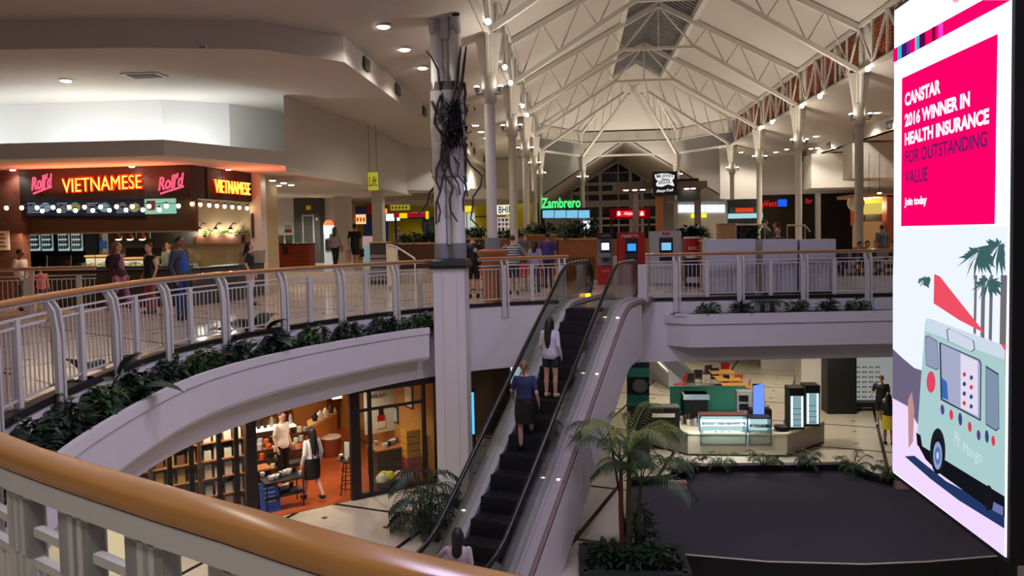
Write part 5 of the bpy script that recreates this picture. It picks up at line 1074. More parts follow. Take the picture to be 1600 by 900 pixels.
q = at(1136, 374, 22.6); t = thing('dark_pot_plant', 'small dark pot plant in front of the pale timber cabinet', 'plant', (q.x, 20.2+.3, 1.47)); MB().loft([(0, 0, 0, .07, .07), (0, 0, .14, .1, .1)], 12).build('pot', BLACK, t); mb = bush_mb(.13, .1, .24, 40, .1, .06, g); mb.v = [p+V((0, 0, .12)) for p in mb.v]; mb.build('foliage', BLACK, t)
r_ = R(1097, 377, 1122, 400, 22.6); t = thing('service_counter', 'low pale timber counter behind the white cabinets', 'counter', ((r_[0]+r_[1])/2, 22.9, 0)); PB((r_[0], r_[1], 0, r_[3]), 22.6, .6).build('body', WOOD, t, True); PB((r_[0]-.03, r_[1]+.03, r_[3], r_[3]+.04), 22.56, .68).build('top', LWOOD, t, True)
q = at(1081, 395, 23.4); t = thing('bucket_sign', 'red tapered bucket sign with white lettering on a black bin', 'sign', (q.x, 23.4, 0)); MB().bx(-.24, .24, -.2, .2, 0, .85).build('bin', BLACK, t); MB().bx(-.2, .2, -.23, -.2, .12, .3).build('bin_flap', LGREY, t); zt_ = at(1081, 371, 23.2).z
MB().loft([(0, 0, .87, .17, .17), (0, 0, zt_, .24, .24)], 20).build('bucket', WHITE, t); MB().loft([(0, 0, .97, .185, .185), (0, 0, zt_-.03, .242, .242)], 20, False).build('red_wrap', RED, t); MB().loft([(0, 0, zt_-.03, .25, .25), (0, 0, zt_+.02, .25, .25)], 20).build('rim', WHITE, t); text_mb('KFC', (-.13, -.235, 1.12), (1, 0, 0), (0, .1, 1), .26, .1, .012, .01).build('lettering', WHITE, t)
# white cabinets standing behind the right balustrade
for i, (a, b) in enumerate(((1104, 1181), (1192, 1246), (1250, 1306))):
    Y = 20.15; r_ = R(a, 374, b, 460, Y); t = thing('white_cabinet', 'tall plain white cabinet behind the right balustrade, %s from the escalator' % ORD[i], 'cabinet', ((r_[0]+r_[1])/2, Y+.3, 0), 0, 'white cabinets')
    h = at((a+b)/2, 374, Y).z; PB((r_[0], r_[1], .06, h), Y, .7).build('body', mk('cab_white', (196, 196, 200), .5), t, True); PB((r_[0]+.03, r_[1]-.03, 0, .06), Y+.04, .6).build('plinth', DGREY, t, True); xm = (r_[0]+r_[1])/2
    for s in (-1, 1): PB((min(xm+s*.01, xm+s*(xm-r_[0]-.02)), max(xm+s*.01, xm+s*(xm-r_[0]-.02)), .1, 1.05), Y-.02, .02).build('door', mk('cab_white2', (188, 188, 193), .5), t, True)
q = R(1093+10, 398, 1104.5, 462, 20.0); 
# checker wall, chairs, tables at right
m, nt, b_, tc = nodes('checker_tile', .4); sp = nt.nodes.new('ShaderNodeSeparateXYZ'); nt.links.new(tc.outputs['Object'], sp.inputs[0])
wn = nt.nodes.new('ShaderNodeTexWhiteNoise'); cb = nt.nodes.new('ShaderNodeCombineXYZ'); nt.links.new(mth(nt, 'FLOOR', mth(nt, 'DIVIDE', sp.outputs[0], .11)), cb.inputs[0]); nt.links.new(mth(nt, 'FLOOR', mth(nt, 'DIVIDE', sp.outputs[2], .11)), cb.inputs[1]); nt.links.new(cb.outputs[0], wn.inputs['Vector'])
cr = nt.nodes.new('ShaderNodeValToRGB'); cr.color_ramp.interpolation = 'CONSTANT'; nt.links.new(wn.outputs['Value'], cr.inputs[0]); e = cr.color_ramp.elements; e[0].color = (*lin((24, 22, 22)), 1); e[1].position = .45; e[1].color = (*lin((150, 140, 128)), 1); ee = e.new(.72); ee.color = (*lin((80, 66, 56)), 1); ee = e.new(.9); ee.color = (*lin((196, 160, 60)), 1); nt.links.new(cr.outputs[0], b_.inputs['Base Color'])
r_ = R(1306, 398, 1420, 428, 21.8); t = thing('tiled_wall', 'low dividing wall with a random mosaic of black, grey and yellow tiles', 'low wall', ((r_[0]+r_[1])/2, 22, 0)); PB((r_[0], r_[1], .35, 1.0), 21.8, .25).build('mosaic', m, t, True); PB((r_[0]-.03, r_[1]+.03, 1.0, 1.06), 21.77, .31).build('capping', LWOOD, t, True); PB((r_[0], r_[1], 0, .35), 21.82, .21).build('base', WALLW, t, True)
def chair_proto(mat, label, grp):
    t = thing('dining_chair', label, 'chair', (0, 0, 0), 0, grp); MB().bx(-.2, .2, -.2, .2, .42, .46).build('seat', mat, t); MB().extr([(-.2, -.19, .5), (.2, -.19, .5), (.2, -.25, .84), (-.2, -.25, .84)], (0, .03, 0)).build('backrest', mat, t)
    for sx in (-1, 1):
        MB().tube([(sx*.17, .17, .42), (sx*.19, .19, 0)], .014, 6).build('leg', CHROME, t); MB().tube([(sx*.17, -.24, .84), (sx*.17, -.18, .44), (sx*.19, -.22, 0)], .014, 6).build('leg', CHROME, t)
    return t
def table(x, y, z, label, r=.4, mat=LWOOD, h=.74, grp=None):
    t = thing('dining_table', label, 'table', (x, y, z), 0, grp); MB().bx(-r, r, -r, r, h-.035, h).build('tabletop', mat, t); MB().cyl((0, 0, .03), .035, h-.06, 10).build('pedestal', CHROME, t); MB().cyl((0, 0, 0), .24, .03, 16).build('foot_plate', DGREY, t)
protos = {}
def chair(x, y, rz, col, label, z=0):
    mat = {'red': RED, 'orange': ORANGE, 'green': GREEN, 'grey': mk('seat_grey', (120, 116, 110), .6), 'black': BLACK, 'white': LGREY}[col]
    if col not in protos: protos[col] = chair_proto(mat, label, col+' dining chairs'); t = protos[col]; t.location = (x, y, z); t.rotation_euler = (0, 0, rz); return t
    return dup(protos[col], (x, y, z), rz, label)
for i, (px, Y, c) in enumerate(((752, 21.6, 'red'), (812, 22.4, 'red'), (842, 23.6, 'red'))): chair(at(px, 400, Y).x, Y, pi, c, 'red dining chair behind the short balustrade, %s from the big pillar' % ORD[i])
for i, (px, Y) in enumerate(((785, 22.6), (845, 24.6), (745, 23.2))): table(at(px, 400, Y).x, Y, 0, 'small square pale table behind the short balustrade, %s' % ('between the two nearest red chairs', 'furthest from the pillar', 'closest to the pillar')[i], .36, LWOOD, .74, 'dining tables')
for i, (px, Y, c) in enumerate(((1315, 23.2, 'orange'), (1190, 25, 'orange'), (1312, 24.6, 'green'), (1238, 27, 'green'), (1232, 24.6, 'green'), (1352, 24, 'grey'), (1387, 24, 'grey'), (1368, 24.6, 'white'), (1292, 26, 'green'))):
    chair(at(px, 380, Y).x, Y, (0, pi, .5, 0, 2, 0, .2, pi, 1)[i], c, '%s dining chair in the right seating area %s' % (c, ('by the last slim column', 'behind the hedge panel', 'behind the mosaic wall end', 'near the dark shopfront', 'beside the white table', 'left over the mosaic wall', 'right over the mosaic wall', 'between the two grey chairs', 'facing the diners')[i]))
for i, (px, Y) in enumerate(((1245, 25.6), (1290, 25), (1330, 25.2), (1370, 25.4))): table(at(px, 380, Y).x, Y, 0, 'pale dining table in the right seating area, %s from the hedge panel' % ORD[i], .45, CREAM, .76, 'right dining tables')
for nm, pts in (('first', [(1230, 352), (1258, 352), (1266, 362)]), ('second', [(1150, 351), (1195, 351), (1204, 361)])):
    Y = 27. if nm == 'first' else 23.6; P = [at(x, y, Y) for x, y in pts]; t = thing('ramp_handrail', 'thin pale handrail over the seating, %s' % ('near the green chairs' if nm == 'first' else 'above the hedge panel'), 'handrail', (P[0].x, Y, 0)); MB().tube(P, .03, 8).build('rail', CREAM, t, True)
    for p in (P[0], P[1]): MB().tube([p, (p.x, p.y, 0)], .02, 6).build('post', LGREY, t, True)
t = thing('ramp_handrail', 'white sloping ramp handrail left of the big pillar', 'handrail', at(630, 395, 24)); P = [at(x, y, 24) for x, y in ((604, 382), (620, 386), (648, 404))]; MB().tube(P, .03, 8).build('rail', WHITE, t, True); [MB().tube([p, (p.x, p.y, 0)], .025, 6).build('post', WHITE, t, True) for p in P]; MB().extr([P[0]-V((0, 0, .05)), P[1]-V((0, 0, .05)), V((P[1].x, P[1].y, .1)), V((P[0].x, P[0].y, .1))], (0, .02, 0)).build('panel', CREAM, t, True)
r_ = R(578, 380, 603, 405, 26.5); t = thing('slatted_counter', 'grey slatted waste counter with a pale timber top left of the ramp', 'counter', ((r_[0]+r_[1])/2, 26.8, 0)); PB((r_[0], r_[1], 0, r_[3]), 26.5, .6).build('body', DGREY, t, True); PB((r_[0]-.04, r_[1]+.04, r_[3], r_[3]+.05), 26.45, .7).build('top', LWOOD, t, True); [PB((r_[0]+.02, r_[1]-.02, .15+k*.16, .26+k*.16), 26.48, .02).build('slat', GREY, t, True) for k in range(6)]
t = thing('column_drum', 'round timber drum around the foot of the first slim column', 'column base', (XL, COLY[0], 0)); MB().loft([(0, 0, 0, .27, .27), (0, 0, 1.05, .29, .29), (0, 0, 1.25, .42, .42), (0, 0, 1.3, .42, .42), (0, 0, 1.34, .2, .2)], 24, True, False).build('drum', WOOD, t); MB().cyl((0, 0, 1.32), .2, .3, 20).build('sleeve', GREY, t)
# bare fill spots added to brighten the shops, lobby, aisles and vestibule
for x, y, z, e in ((-13, 34.5, 3.5, 200), (-4.6, 24, 5.4, 40), (-8, 42, 3.4, 110), (-4.5, 40, 5.4, 90), (-16, 30, 3.4, 40), (15, 30, 4.8, 70), (15, 40, 4.8, 60), (3.5, 56, 6.0, 160), (-6, 12.5, 6.0, 60), (18, 25, 4.6, 50), (3, 30, 6.4, 120)):
    lamp('SPOT', (x, y, z), e, WARM, .15, angle=160)
for i, (px, py) in enumerate(((420, 287), (426, 281), (435, 289), (443, 285), (455, 288))): p = on(px, py, 3.54); downlight(p, 'small downlight in the cluster over the lift lobby, %s from the left' % ORD[i], 'downlights over the lift lobby', .09, 60 if i == 2 else 0, WARM)
for i, (px, py) in enumerate(((517, 293.5), (555, 300))): p = on(px, py, 3.73); downlight(p, 'larger downlight over the lift lobby, %s the white pier' % ('left of' if i == 0 else 'right of'), 'larger lobby downlights', .13, 60, WARM)
# ================================================================ tea shop on the lower floor (left)
F0 = on(684, 752, ZL); F1 = on(562, 779, ZL); U = (F1-F0).normalized(); NN = V((U.y, -U.x, 0))
if NN.y < 0: NN = -NN
SA = math.atan2(U.y, U.x)               # shop axes: a along the front from the pillar, d into the shop
def sp3(a, d, z): return F0+U*a+NN*d+V((0, 0, z))
def fa(px, d=0., z=.5): # where a column of the photo meets the shop front, or a plane d inside it
    lo, hi = -1., 14.
    for _ in range(40):
        m_ = (lo+hi)/2; p = sp3(m_, d, z)-CAMP; x = 800+FPX*p.dot(CR)/p.dot(CF)
        if x > px: lo = m_
        else: hi = m_
    return lo
HS = 2.50
def sbox(mb, a0, a1, d0, d1, z0, z1):
    lo = [sp3(a, d, z0) for a, d in ((a0, d0), (a1, d0), (a1, d1), (a0, d1))]; hi = [p+V((0, 0, z1-z0)) for p in lo]
    return mb.add(lo+hi, [(3, 2, 1, 0), (4, 5, 6, 7), (0, 1, 5, 4), (1, 2, 6, 5), (2, 3, 7, 6), (3, 0, 4, 7)])
def SB(*a): return sbox(MB(), *a)
OCH = mk('ochre_wall', (190, 130, 62), .8); FRAME = mk('frame_dark', (34, 24, 22), .5)
aP, aD, aL = fa(556), fa(395), 9.5
struct(SB(0, aL, -.02, 6.5, .0, .012), 'floor_shop', ORFLOOR, 'orange floor of the tea shop')
struct(SB(-.2, 0, .1, 6.5, 0, HS+.05), 'wall_shop_right', OCH, 'ochre side wall of the tea shop'); struct(SB(-.2, aL, 6.5, 6.7, 0, HS+.05), 'wall_shop_rear', OCH, 'ochre back wall of the tea shop'); struct(SB(aL, aL+.2, 0, 6.5, 0, HS+.05), 'wall_shop_end', DWOOD)
t = thing('glass_shopfront', 'dark framed glass front of the tea shop with an open entrance', 'shopfront', sp3(2, 0, 0))
SB(-.05, aL, -.06, .06, HS-.12, HS+.02).build('head_beam', FRAME, t, True)
for px, w in ((684, .1), (664, .06), (580, .06), (556, .22), (395, .2), (372, .08), (345, .08), (302, .08), (268, .08)):
    a = fa(px); SB(a-w/2, a+w/2, -.06, .06, 0, HS).build('post', FRAME, t, True)
for a0, a1 in ((0, aP), (aD, aL)):
    SB(a0, a1, -.05, .05, 0, .1).build('bottom_rail', FRAME, t, True); SB(a0, a1, -.006, .006, .1, HS-.12).build('glass_pane', GLASS, t, True)
SB(fa(556)-.0, fa(664), -.05, .05, 1.95, 2.0).build('transom', FRAME, t, True)
g = random.Random(31)
def shelf_bay(a, label, d0=.35, w=.86, cols=((190, 140, 60),), n=5, h=2.1):
    t = thing('display_shelf', label, 'shelf', sp3(a, d0, 0), 0, 'display shelves of the tea shop')
    for s in (0, w): SB(a+s-.02, a+s+.02, d0, d0+.35, 0, h).build('upright', DWOOD, t, True)
    SB(a, a+w, d0+.33, d0+.35, 0, h).build('back_panel', DWOOD, t, True)
    for k in range(n): SB(a, a+w, d0, d0+.35, .2+k*(h-.25)/n, .225+k*(h-.25)/n).build('shelf_board', WOOD, t, True)
    nm = label.split(' standing')[0].split(' rack')[0]
    for k in range(n):
        for j in range(4):
            c = cols[(k+j) % len(cols)]; b = SB(a+.05+j*.2, a+.05+j*.2+.14, d0+.04, d0+.2, 0, .2+.08*((j+k) % 2)); b.v = [p+V((0, 0, .226+k*(h-.25)/n)) for p in b.v]
            one(b, 'tea_box', mk('box_%d_%d_%d' % c, c, .5), '%s box on shelf %s of the %s rack' % (COLN[c], ('bottom', 'second', 'middle', 'fourth', 'top')[k], nm), 'box', '%s boxes on the %s rack' % (COLN[c], nm)+' '+str(k))
    return t
COLN = {(190, 140, 60): 'gold', (120, 70, 40): 'brown', (200, 50, 60): 'red', (235, 200, 190): 'pale pink', (225, 215, 195): 'cream', (60, 50, 46): 'dark'}
a0_ = aD+.05
shelf_bay(a0_+2.73, 'gold shelf rack standing at the left end of the tea shop window', cols=((190, 140, 60), (225, 215, 195), (60, 50, 46))); shelf_bay(a0_+1.82, 'red shelf rack standing in the tea shop window', cols=((200, 50, 60), (235, 200, 190)))
shelf_bay(a0_+.91, 'brown shelf rack standing in the tea shop window', cols=((120, 70, 40), (190, 140, 60))); shelf_bay(a0_, 'cream shelf rack standing beside the tea shop entrance', cols=((225, 215, 195), (235, 200, 190)))
# back shelving, lit
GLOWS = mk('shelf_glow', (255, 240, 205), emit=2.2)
for i, (a, w) in enumerate(((fa(562, 6.1, 1.3), .9), (fa(452, 6.1, 1.3), .8), (fa(452, 6.1, 1.3)+.95, 1.1))):
    t = thing('lit_shelf', 'dark wall shelf with a glowing base at the tea shop back, %s from right' % ORD[i], 'shelf', sp3(a, 6, 0), 0, 'lit wall shelves')
    for z in (.9, 1.3, 1.7, 2.1): SB(a, a+w, 6.15, 6.48, z, z+.03).build('shelf_board', DWOOD, t, True)
    for s in (0, w): SB(a+s-.02, a+s+.02, 6.15, 6.48, 0, 2.3).build('upright', DWOOD, t, True)
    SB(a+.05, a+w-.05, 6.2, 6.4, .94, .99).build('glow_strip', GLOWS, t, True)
    for k in range(3):
        for j in range(5): p = sp3(a+.14+j*.23, 6.3, (1.33, 1.73, 2.13)[k]); one(MB().loft([(p.x, p.y, p.z, .05, .05), (p.x, p.y, p.z+.12, .055, .055), (p.x, p.y, p.z+.17, .025, .025), (p.x, p.y, p.z+.22, .025, .025)], 10), 'jar', mk('jar%d' % (j % 3), ((150, 160, 140), (120, 90, 60), (190, 190, 175))[j % 3], .3), '%s jar on the %s lit wall shelf, %s row' % (('grey-green', 'brown', 'pale')[j % 3], ORD[i], ('lower', 'middle', 'upper')[k]), 'jar', 'jars %d %d %d' % (i, j % 3, k))
lamp('AREA', sp3(fa(345), .12, 2.42), 34, (1, .85, .62), 4.2, (0, 0, SA), sx=.12)  # unseen area light added to brighten the window shelves
q = on(413, 722, ZL); t = thing('glowing_bench', 'long display bench with a bright glowing top at the left of the tea shop', 'bench', q)
t_ = lambda s0, s1, d0, d1, z0, z1: MB().add([q+U*s+NN*d+V((0, 0, z)) for z in (z0, z1) for s, d in ((s0, d0), (s1, d0), (s1, d1), (s0, d1))], [(0, 1, 2, 3), (7, 6, 5, 4), (4, 5, 1, 0), (5, 6, 2, 1), (6, 7, 3, 2), (7, 4, 0, 3)])
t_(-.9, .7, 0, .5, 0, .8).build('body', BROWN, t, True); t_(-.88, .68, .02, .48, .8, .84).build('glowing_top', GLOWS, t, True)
for i in range(9): p = q+U*(-.8+.17*i)+NN*.25+V((0, 0, .84)); one(MB().loft([(p.x, p.y, p.z, .05, .05), (p.x, p.y, p.z+.2, .05, .05), (p.x, p.y, p.z+.26, .02, .02)], 10), 'bottle', (LGREY, BROWN, DGREY)[i % 3], '%s bottle on the glowing bench' % ('pale', 'brown', 'dark')[i % 3], 'bottle', 'bottles on the glowing bench %d' % (i % 3))
for i, (px, py, w) in enumerate(((402, 760, .5), (468, 726, .4), (425, 745, .4))):
    q = on(px, py, ZL); t = thing('goods_stand', 'dark stepped stand of mixed small goods in the tea shop, %s' % ('left of the blue board', 'behind the woman in white', 'by the glowing bench')[i], 'stand', q)
    for k in range(3): t_(-w, w, .16*k, .16*k+.16, 0, .35+.2*k).build('step', (DWOOD, BROWN, DWOOD)[k], t, True)
    for k in range(3):
        for j in range(5): p = q+U*(-w+.1+j*(2*w-.2)/4)+NN*(.08+.16*k)+V((0, 0, .35+.2*k)); c = (i+j+k) % 4; one(MB().bx(p.x-.05, p.x+.05, p.y-.05, p.y+.05, p.z, p.z+.1+.04*(j % 2)), 'gift_tin', (CREAM, BLACK, ORANGE, LGREY)[c], '%s tin on the %s goods stand' % (('cream', 'black', 'orange', 'grey')[c], ('leftmost', 'rearmost', 'middle')[i]), 'tin', 'tins %d %d' % (i, c))
# counter, poster case, display tables
c0, c1, c2, c3 = on(492, 697, ZL), on(527, 676, ZL), on(531, 690, ZL), on(500, 712, ZL)
c0 = on(486, 725, ZL); cdir = (on(528, 700, ZL)-c0)
t = thing('service_counter', 'angled tea shop counter with a pale glowing timber top', 'counter', c0); off = V((-.25, .6, 0)); b = [c0, c0+cdir, c0+cdir+off, c0+off]
MB().prism([(p.x, p.y) for p in b], ZL, ZL+.92).build('body', mk('counter_orange', (186, 110, 48), .5), t, True); MB().prism([((p.x-c0.x)*1.06+c0.x-.03, (p.y-c0.y)*1.06+c0.y-.03) for p in b], ZL+.92, ZL+.98).build('top', LWOOD, t, True)
for i in range(4): p = c0+cdir*(.2+.2*i)+off*.5; one(MB().loft([(p.x, p.y, ZL+.98, .06, .06), (p.x, p.y, ZL+1.1, .09, .09), (p.x, p.y, ZL+1.16, .05, .05), (p.x, p.y, ZL+1.2, .015, .015)], 12), 'teapot', (BLACK, WHITE, CREAM, BROWN)[i], '%s pot on the angled tea shop counter' % ('black', 'white', 'cream', 'brown')[i], 'teapot', 'pots on the counter')
pc_ = on(605, 720, ZL); t = thing('poster_case', 'black framed glass case with a pale poster of a red lamp headed RELAX', 'poster', pc_)
d_ = U; r0 = pc_+U*.48; 
def pb(s0, s1, z0, z1, dd, th=.02): 
    q = [pc_+U*s0+NN*dd, pc_+U*s1+NN*dd]; return MB().extr([q[0]+V((0, 0, z0)), q[1]+V((0, 0, z0)), q[1]+V((0, 0, z1)), q[0]+V((0, 0, z1))], NN*th)
pb(-.35, .55, .75, 1.85, .1).build('poster', mk('poster_pale', (215, 212, 200), .6), t, True)
pb(.0, .2, 1.05, 1.2, .08).build('lamp_red', RED, t, True); pb(.04, .16, 1.2, 1.38, .08).build('lamp_neck', BLACK, t, True); pb(-.02, .22, .86, 1.04, .08).build('lamp_glass', CREAM, t, True)
q = pc_+U*.38+NN*.085+V((0, 0, 1.68)); text_mb('RELAX', q, -U, (0, 0, 1), .42, .09, .006).build('lettering', BLACK, t, True)
for s in (-.75, .75): pb(s-.02, s+.02, 0, 2.0, .12, .04).build('post', FRAME, t, True)
pb(-.75, .75, 1.95, 2.0, .12, .04).build('top_rail', FRAME, t, True)
pt = on(618, 748, ZL); t = thing('display_table', 'brown display table with crockery behind the shop glass', 'table', pt)
def ub(o, s0, s1, d0, d1, z0, z1):
    q = [o+U*s+NN*d for s, d in ((s0, d0), (s1, d0), (s1, d1), (s0, d1))]; return MB().add([p+V((0, 0, z0)) for p in q]+[p+V((0, 0, z1)) for p in q], [(0, 1, 2, 3), (7, 6, 5, 4), (4, 5, 1, 0), (5, 6, 2, 1), (6, 7, 3, 2), (7, 4, 0, 3)])
ub(pt, -.45, .45, 0, .6, 0, .72).build('body', BROWN, t, True); ub(pt, -.48, .48, -.03, .63, .72, .76).build('top', WOOD, t, True)
def crockery(o, n, label, grp, z, s=.3):
    for i in range(n):
        p = o+U*(s*(2*((i*.618) % 1)-1))+NN*(.12+.4*((i*.37) % 1)); r = .04+.03*((i*.7) % 1)
        one(MB().loft([(p.x, p.y, p.z+z, r*.6, r*.6), (p.x, p.y, p.z+z+.07, r, r), (p.x, p.y, p.z+z+.1, r*.9, r*.9)], 10), 'cup', (LGREY, BLACK, CREAM, WHITE)[i % 4], '%s cup or bowl on the %s' % (('grey', 'black', 'cream', 'white')[i % 4], label), 'crockery', '%s %s' % (grp, i % 4))
crockery(pt, 12, 'brown display table behind the glass', 'crockery behind the glass', .76)
q = on(612, 765, ZL); t = thing('gift_basket', 'low dark basket of yellow and white gift packs behind the shop glass', 'basket', q); ub(q, -.35, .35, 0, .4, 0, .2).build('basket', BROWN, t, True)
for i, (s, d, c, nm) in enumerate(((.2, .12, 'white', CREAM), (-.05, .2, 'yellow', YELLOW), (-.24, .1, 'pink', mk('pale_pink', (230, 170, 160), .6)), (.05, .3, 'yellow', YELLOW))):
    p = q+U*s+NN*d; one(MB().loft([(p.x, p.y, ZL+.2, .12, .1), (p.x, p.y, ZL+.3, .13, .11), (p.x, p.y, ZL+.36, .07, .06)], 12), 'gift_pack', nm, '%s gift pack in the low basket' % c, 'gift', 'gift packs '+c)
q = on(655, 752, ZL); t = thing('stacked_drawers', 'stack of yellow and pink drawers against the ochre wall', 'drawers', q)
for k in range(7): ub(q, -.16, .2, .2, .55, .02+k*.17, .17+k*.17).build('drawer', (mk('drawer_red', (180, 70, 60), .5), mk('drawer_yel', (214, 150, 50), .5))[1 if k > 2 else 0], t, True)
q = on(652, 700, ZL); t = thing('round_sign', 'white round sign on a dark stem near the ochre wall', 'sign', q); a_ = [q+V((.2*cos(2*pi*k/20)*U.x, .2*cos(2*pi*k/20)*U.y, 1.0+.2*sin(2*pi*k/20))) for k in range(20)]
MB().extr(a_, NN*.02).build('disc', WHITE, t, True); MB().tube([q, q+V((0, 0, 1.0))], .015, 6).build('stem', FRAME, t, True); pb2 = MB().extr([p+(q+V((0, 0, 1.0))-p)*.5-NN*.004 for p in a_], NN*.003); pb2.build('emblem', BROWN, t, True)
for i, (a, z0, z1, w, fill) in enumerate(((.0, 1.5, 2.1, .5, OCH), (.0, .95, 1.4, .3, BROWN), (.0, 2.15, 2.35, .35, DGREY))):
    d = 1.2+i*.9; t = thing('wall_picture', 'dark framed picture on the ochre side wall, %s from the glass' % ORD[i], 'picture', sp3(.0, d, z0), 0, 'pictures on the ochre wall'); SB(.0, .03, d, d+w, z0, z1).build('frame', FRAME, t, True); SB(.03, .04, d+.05, d+w-.05, z0+.05, z1-.05).build('print', (CREAM, LGREY, GREY)[i], t, True)
q = on(547, 772, ZL); t = thing('stool_stack', 'tall black ringed stand with a round tray of tea cups', 'stand', q); MB().cyl((0, 0, .8), .26, .04, 20).build('tray', BROWN, t)
for k in range(4): m = MB(); r = .15+.02*(3-k); m.tube([(r*cos(2*pi*j/16), r*sin(2*pi*j/16), .18+.19*k) for j in range(17)], .012, 5); m.build('ring', BLACK, t)
for k in range(4): a = pi/4+pi/2*k; MB().tube([(.23*cos(a), .23*sin(a), 0), (.13*cos(a), .13*sin(a), .8)], .014, 5).build('leg', BLACK, t)
for i in range(8): p = q+V((.18*cos(i*.8), .18*sin(i*.8), .84)); one(MB().loft([(p.x, p.y, p.z, .035, .035), (p.x, p.y, p.z+.08, .05, .05)], 10), 'cup', (CREAM, BLACK)[i % 2], '%s tea cup on the ringed stand' % ('cream', 'black')[i % 2], 'crockery', 'cups on the ringed stand %d' % (i % 2))
p = q+V((.0, .0, .84)); one(MB().bx(p.x-.1, p.x+.1, p.y-.01, p.y+.01, p.z, p.z+.36), 'price_card', WHITE, 'white upright card on the ringed stand', 'card')
q = on(517, 712, ZL); t = thing('round_bin', 'round reddish brown tub by the back of the shop', 'tub', q); MB().cyl((0, 0, 0), .24, .5, 20, .27).build('tub', mk('tub_brown', (120, 56, 34), .5), t); MB().loft([(0, 0, .5, .28, .28), (0, 0, .53, .28, .28)], 20).build('rim', CREAM, t)
def tier_table(px, py, label, sz=.42, z1=.3, z2=.62):
    q = on(px, py, ZL); t = thing('tier_table', label, 'table', q)
    for z in (z1, z2): ub(q, -sz, sz, -.25, .25, z, z+.03).build('shelf', BLACK, t, True)
    for s in (-sz+.03, sz-.03):
        for d in (-.23, .23): p = q+U*s+NN*d; MB().tube([p, p+V((0, 0, z2))], .014, 5).build('leg', BLACK, t, True)
    return q
q = tier_table(442, 792, 'black two-tier display table with cups by the entrance'); crockery(q-NN*.2, 16, 'black two-tier table by the entrance', 'crockery by the entrance', .65, .38); crockery(q-NN*.2, 8, 'lower tier of the entrance table', 'crockery on the lower tier', .33, .34)
q = tier_table(466, 742, 'black display table of coloured boxes behind the woman in white', .4, .3, .66); g = random.Random(2)
for i in range(10): p = q+U*g.uniform(-.34, .34)+NN*g.uniform(-.2, .2); c = i % 3; one(ub(p, -.06, .06, -.06, .06, .69, .8), 'gift_box', (ORANGE, mk('gift_teal', (120, 170, 150), .5), mk('gift_pink', (230, 150, 120), .5))[c], '%s gift box on the table behind the woman in white' % ('orange', 'teal', 'salmon')[c], 'box', 'gift boxes %d' % c)
q = on(420, 798, ZL); t = thing('sandwich_board', 'blue sandwich board at the tea shop entrance', 'sign', q); m = MB()
for s in (-1, 1): m.extr([q+U*.22+NN*(.2*s), q-U*.22+NN*(.2*s), q-U*.2+NN*(.03*s)+V((0, 0, .62)), q+U*.2+NN*(.03*s)+V((0, 0, .62))], NN*.02)
m.build('board', mk('board_blue', (44, 70, 130), .5), t, True)
for k in range(4): z = .5-k*.09; MB().extr([q+U*(.12-.03*(k % 2))-NN*(.205-.17*(1-(z)/.62)*0-.17*(z/.62)+.006)+V((0, 0, z)), q-U*.12-NN*(.205-.17*(z/.62)+.006)+V((0, 0, z)), q-U*.12-NN*(.205-.17*(z/.62)+.004)+V((0, 0, z+.03)), q+U*(.12-.03*(k % 2))-NN*(.205-.17*(z/.62)+.004)+V((0, 0, z+.03))], NN*.004).build('text_line', mk('pale_line', (150, 180, 220), .5), t, True)
q = on(408, 785, ZL); t = thing('timber_plinth', 'timber plinth with a sloping orange-brown top beside the blue board', 'plinth', q+NN*.25); ub(q+NN*.25, -.3, .3, 0, .4, 0, .62).build('body', BLACK, t, True); ub(q+NN*.25, -.32, .32, -.02, .42, .62, .66).build('top', WOOD, t, True)
for i, (px, py) in enumerate(((360, 760), (355, 745))): q = on(px, py, ZL); p = q+V((0, 0, .9)); one(MB().bx(q.x-.16, q.x+.16, q.y-.02, q.y+.02, ZL, ZL+(.5, .8)[i]), 'card_stand', (LGREY, mk('pale_blue2', (190, 215, 220), .5))[i], '%s card stand inside the left shop window' % ('grey', 'pale blue')[i], 'card')
for a, d in ((1.6, 1.6), (4, 2.2), (6.3, 2.6), (2.5, 4.6), (5.2, 5.0), (8, 1.4), (8, 4)):
    downlight(sp3(a, d, 2.555), 'warm tea shop ceiling light '+{(1.6, 1.6): 'nearest the poster case', (4, 2.2): 'over the entrance table', (6.3, 2.6): 'behind the shelf racks', (2.5, 4.6): 'at the back by the ochre wall', (5.2, 5.0): 'over the counter', (8, 1.4): 'over the gold shelf rack', (8, 4): 'at the far left back'}[(a, d)], 'tea shop downlights', .07, K_LOW, (1, .82, .6), LAMPW)
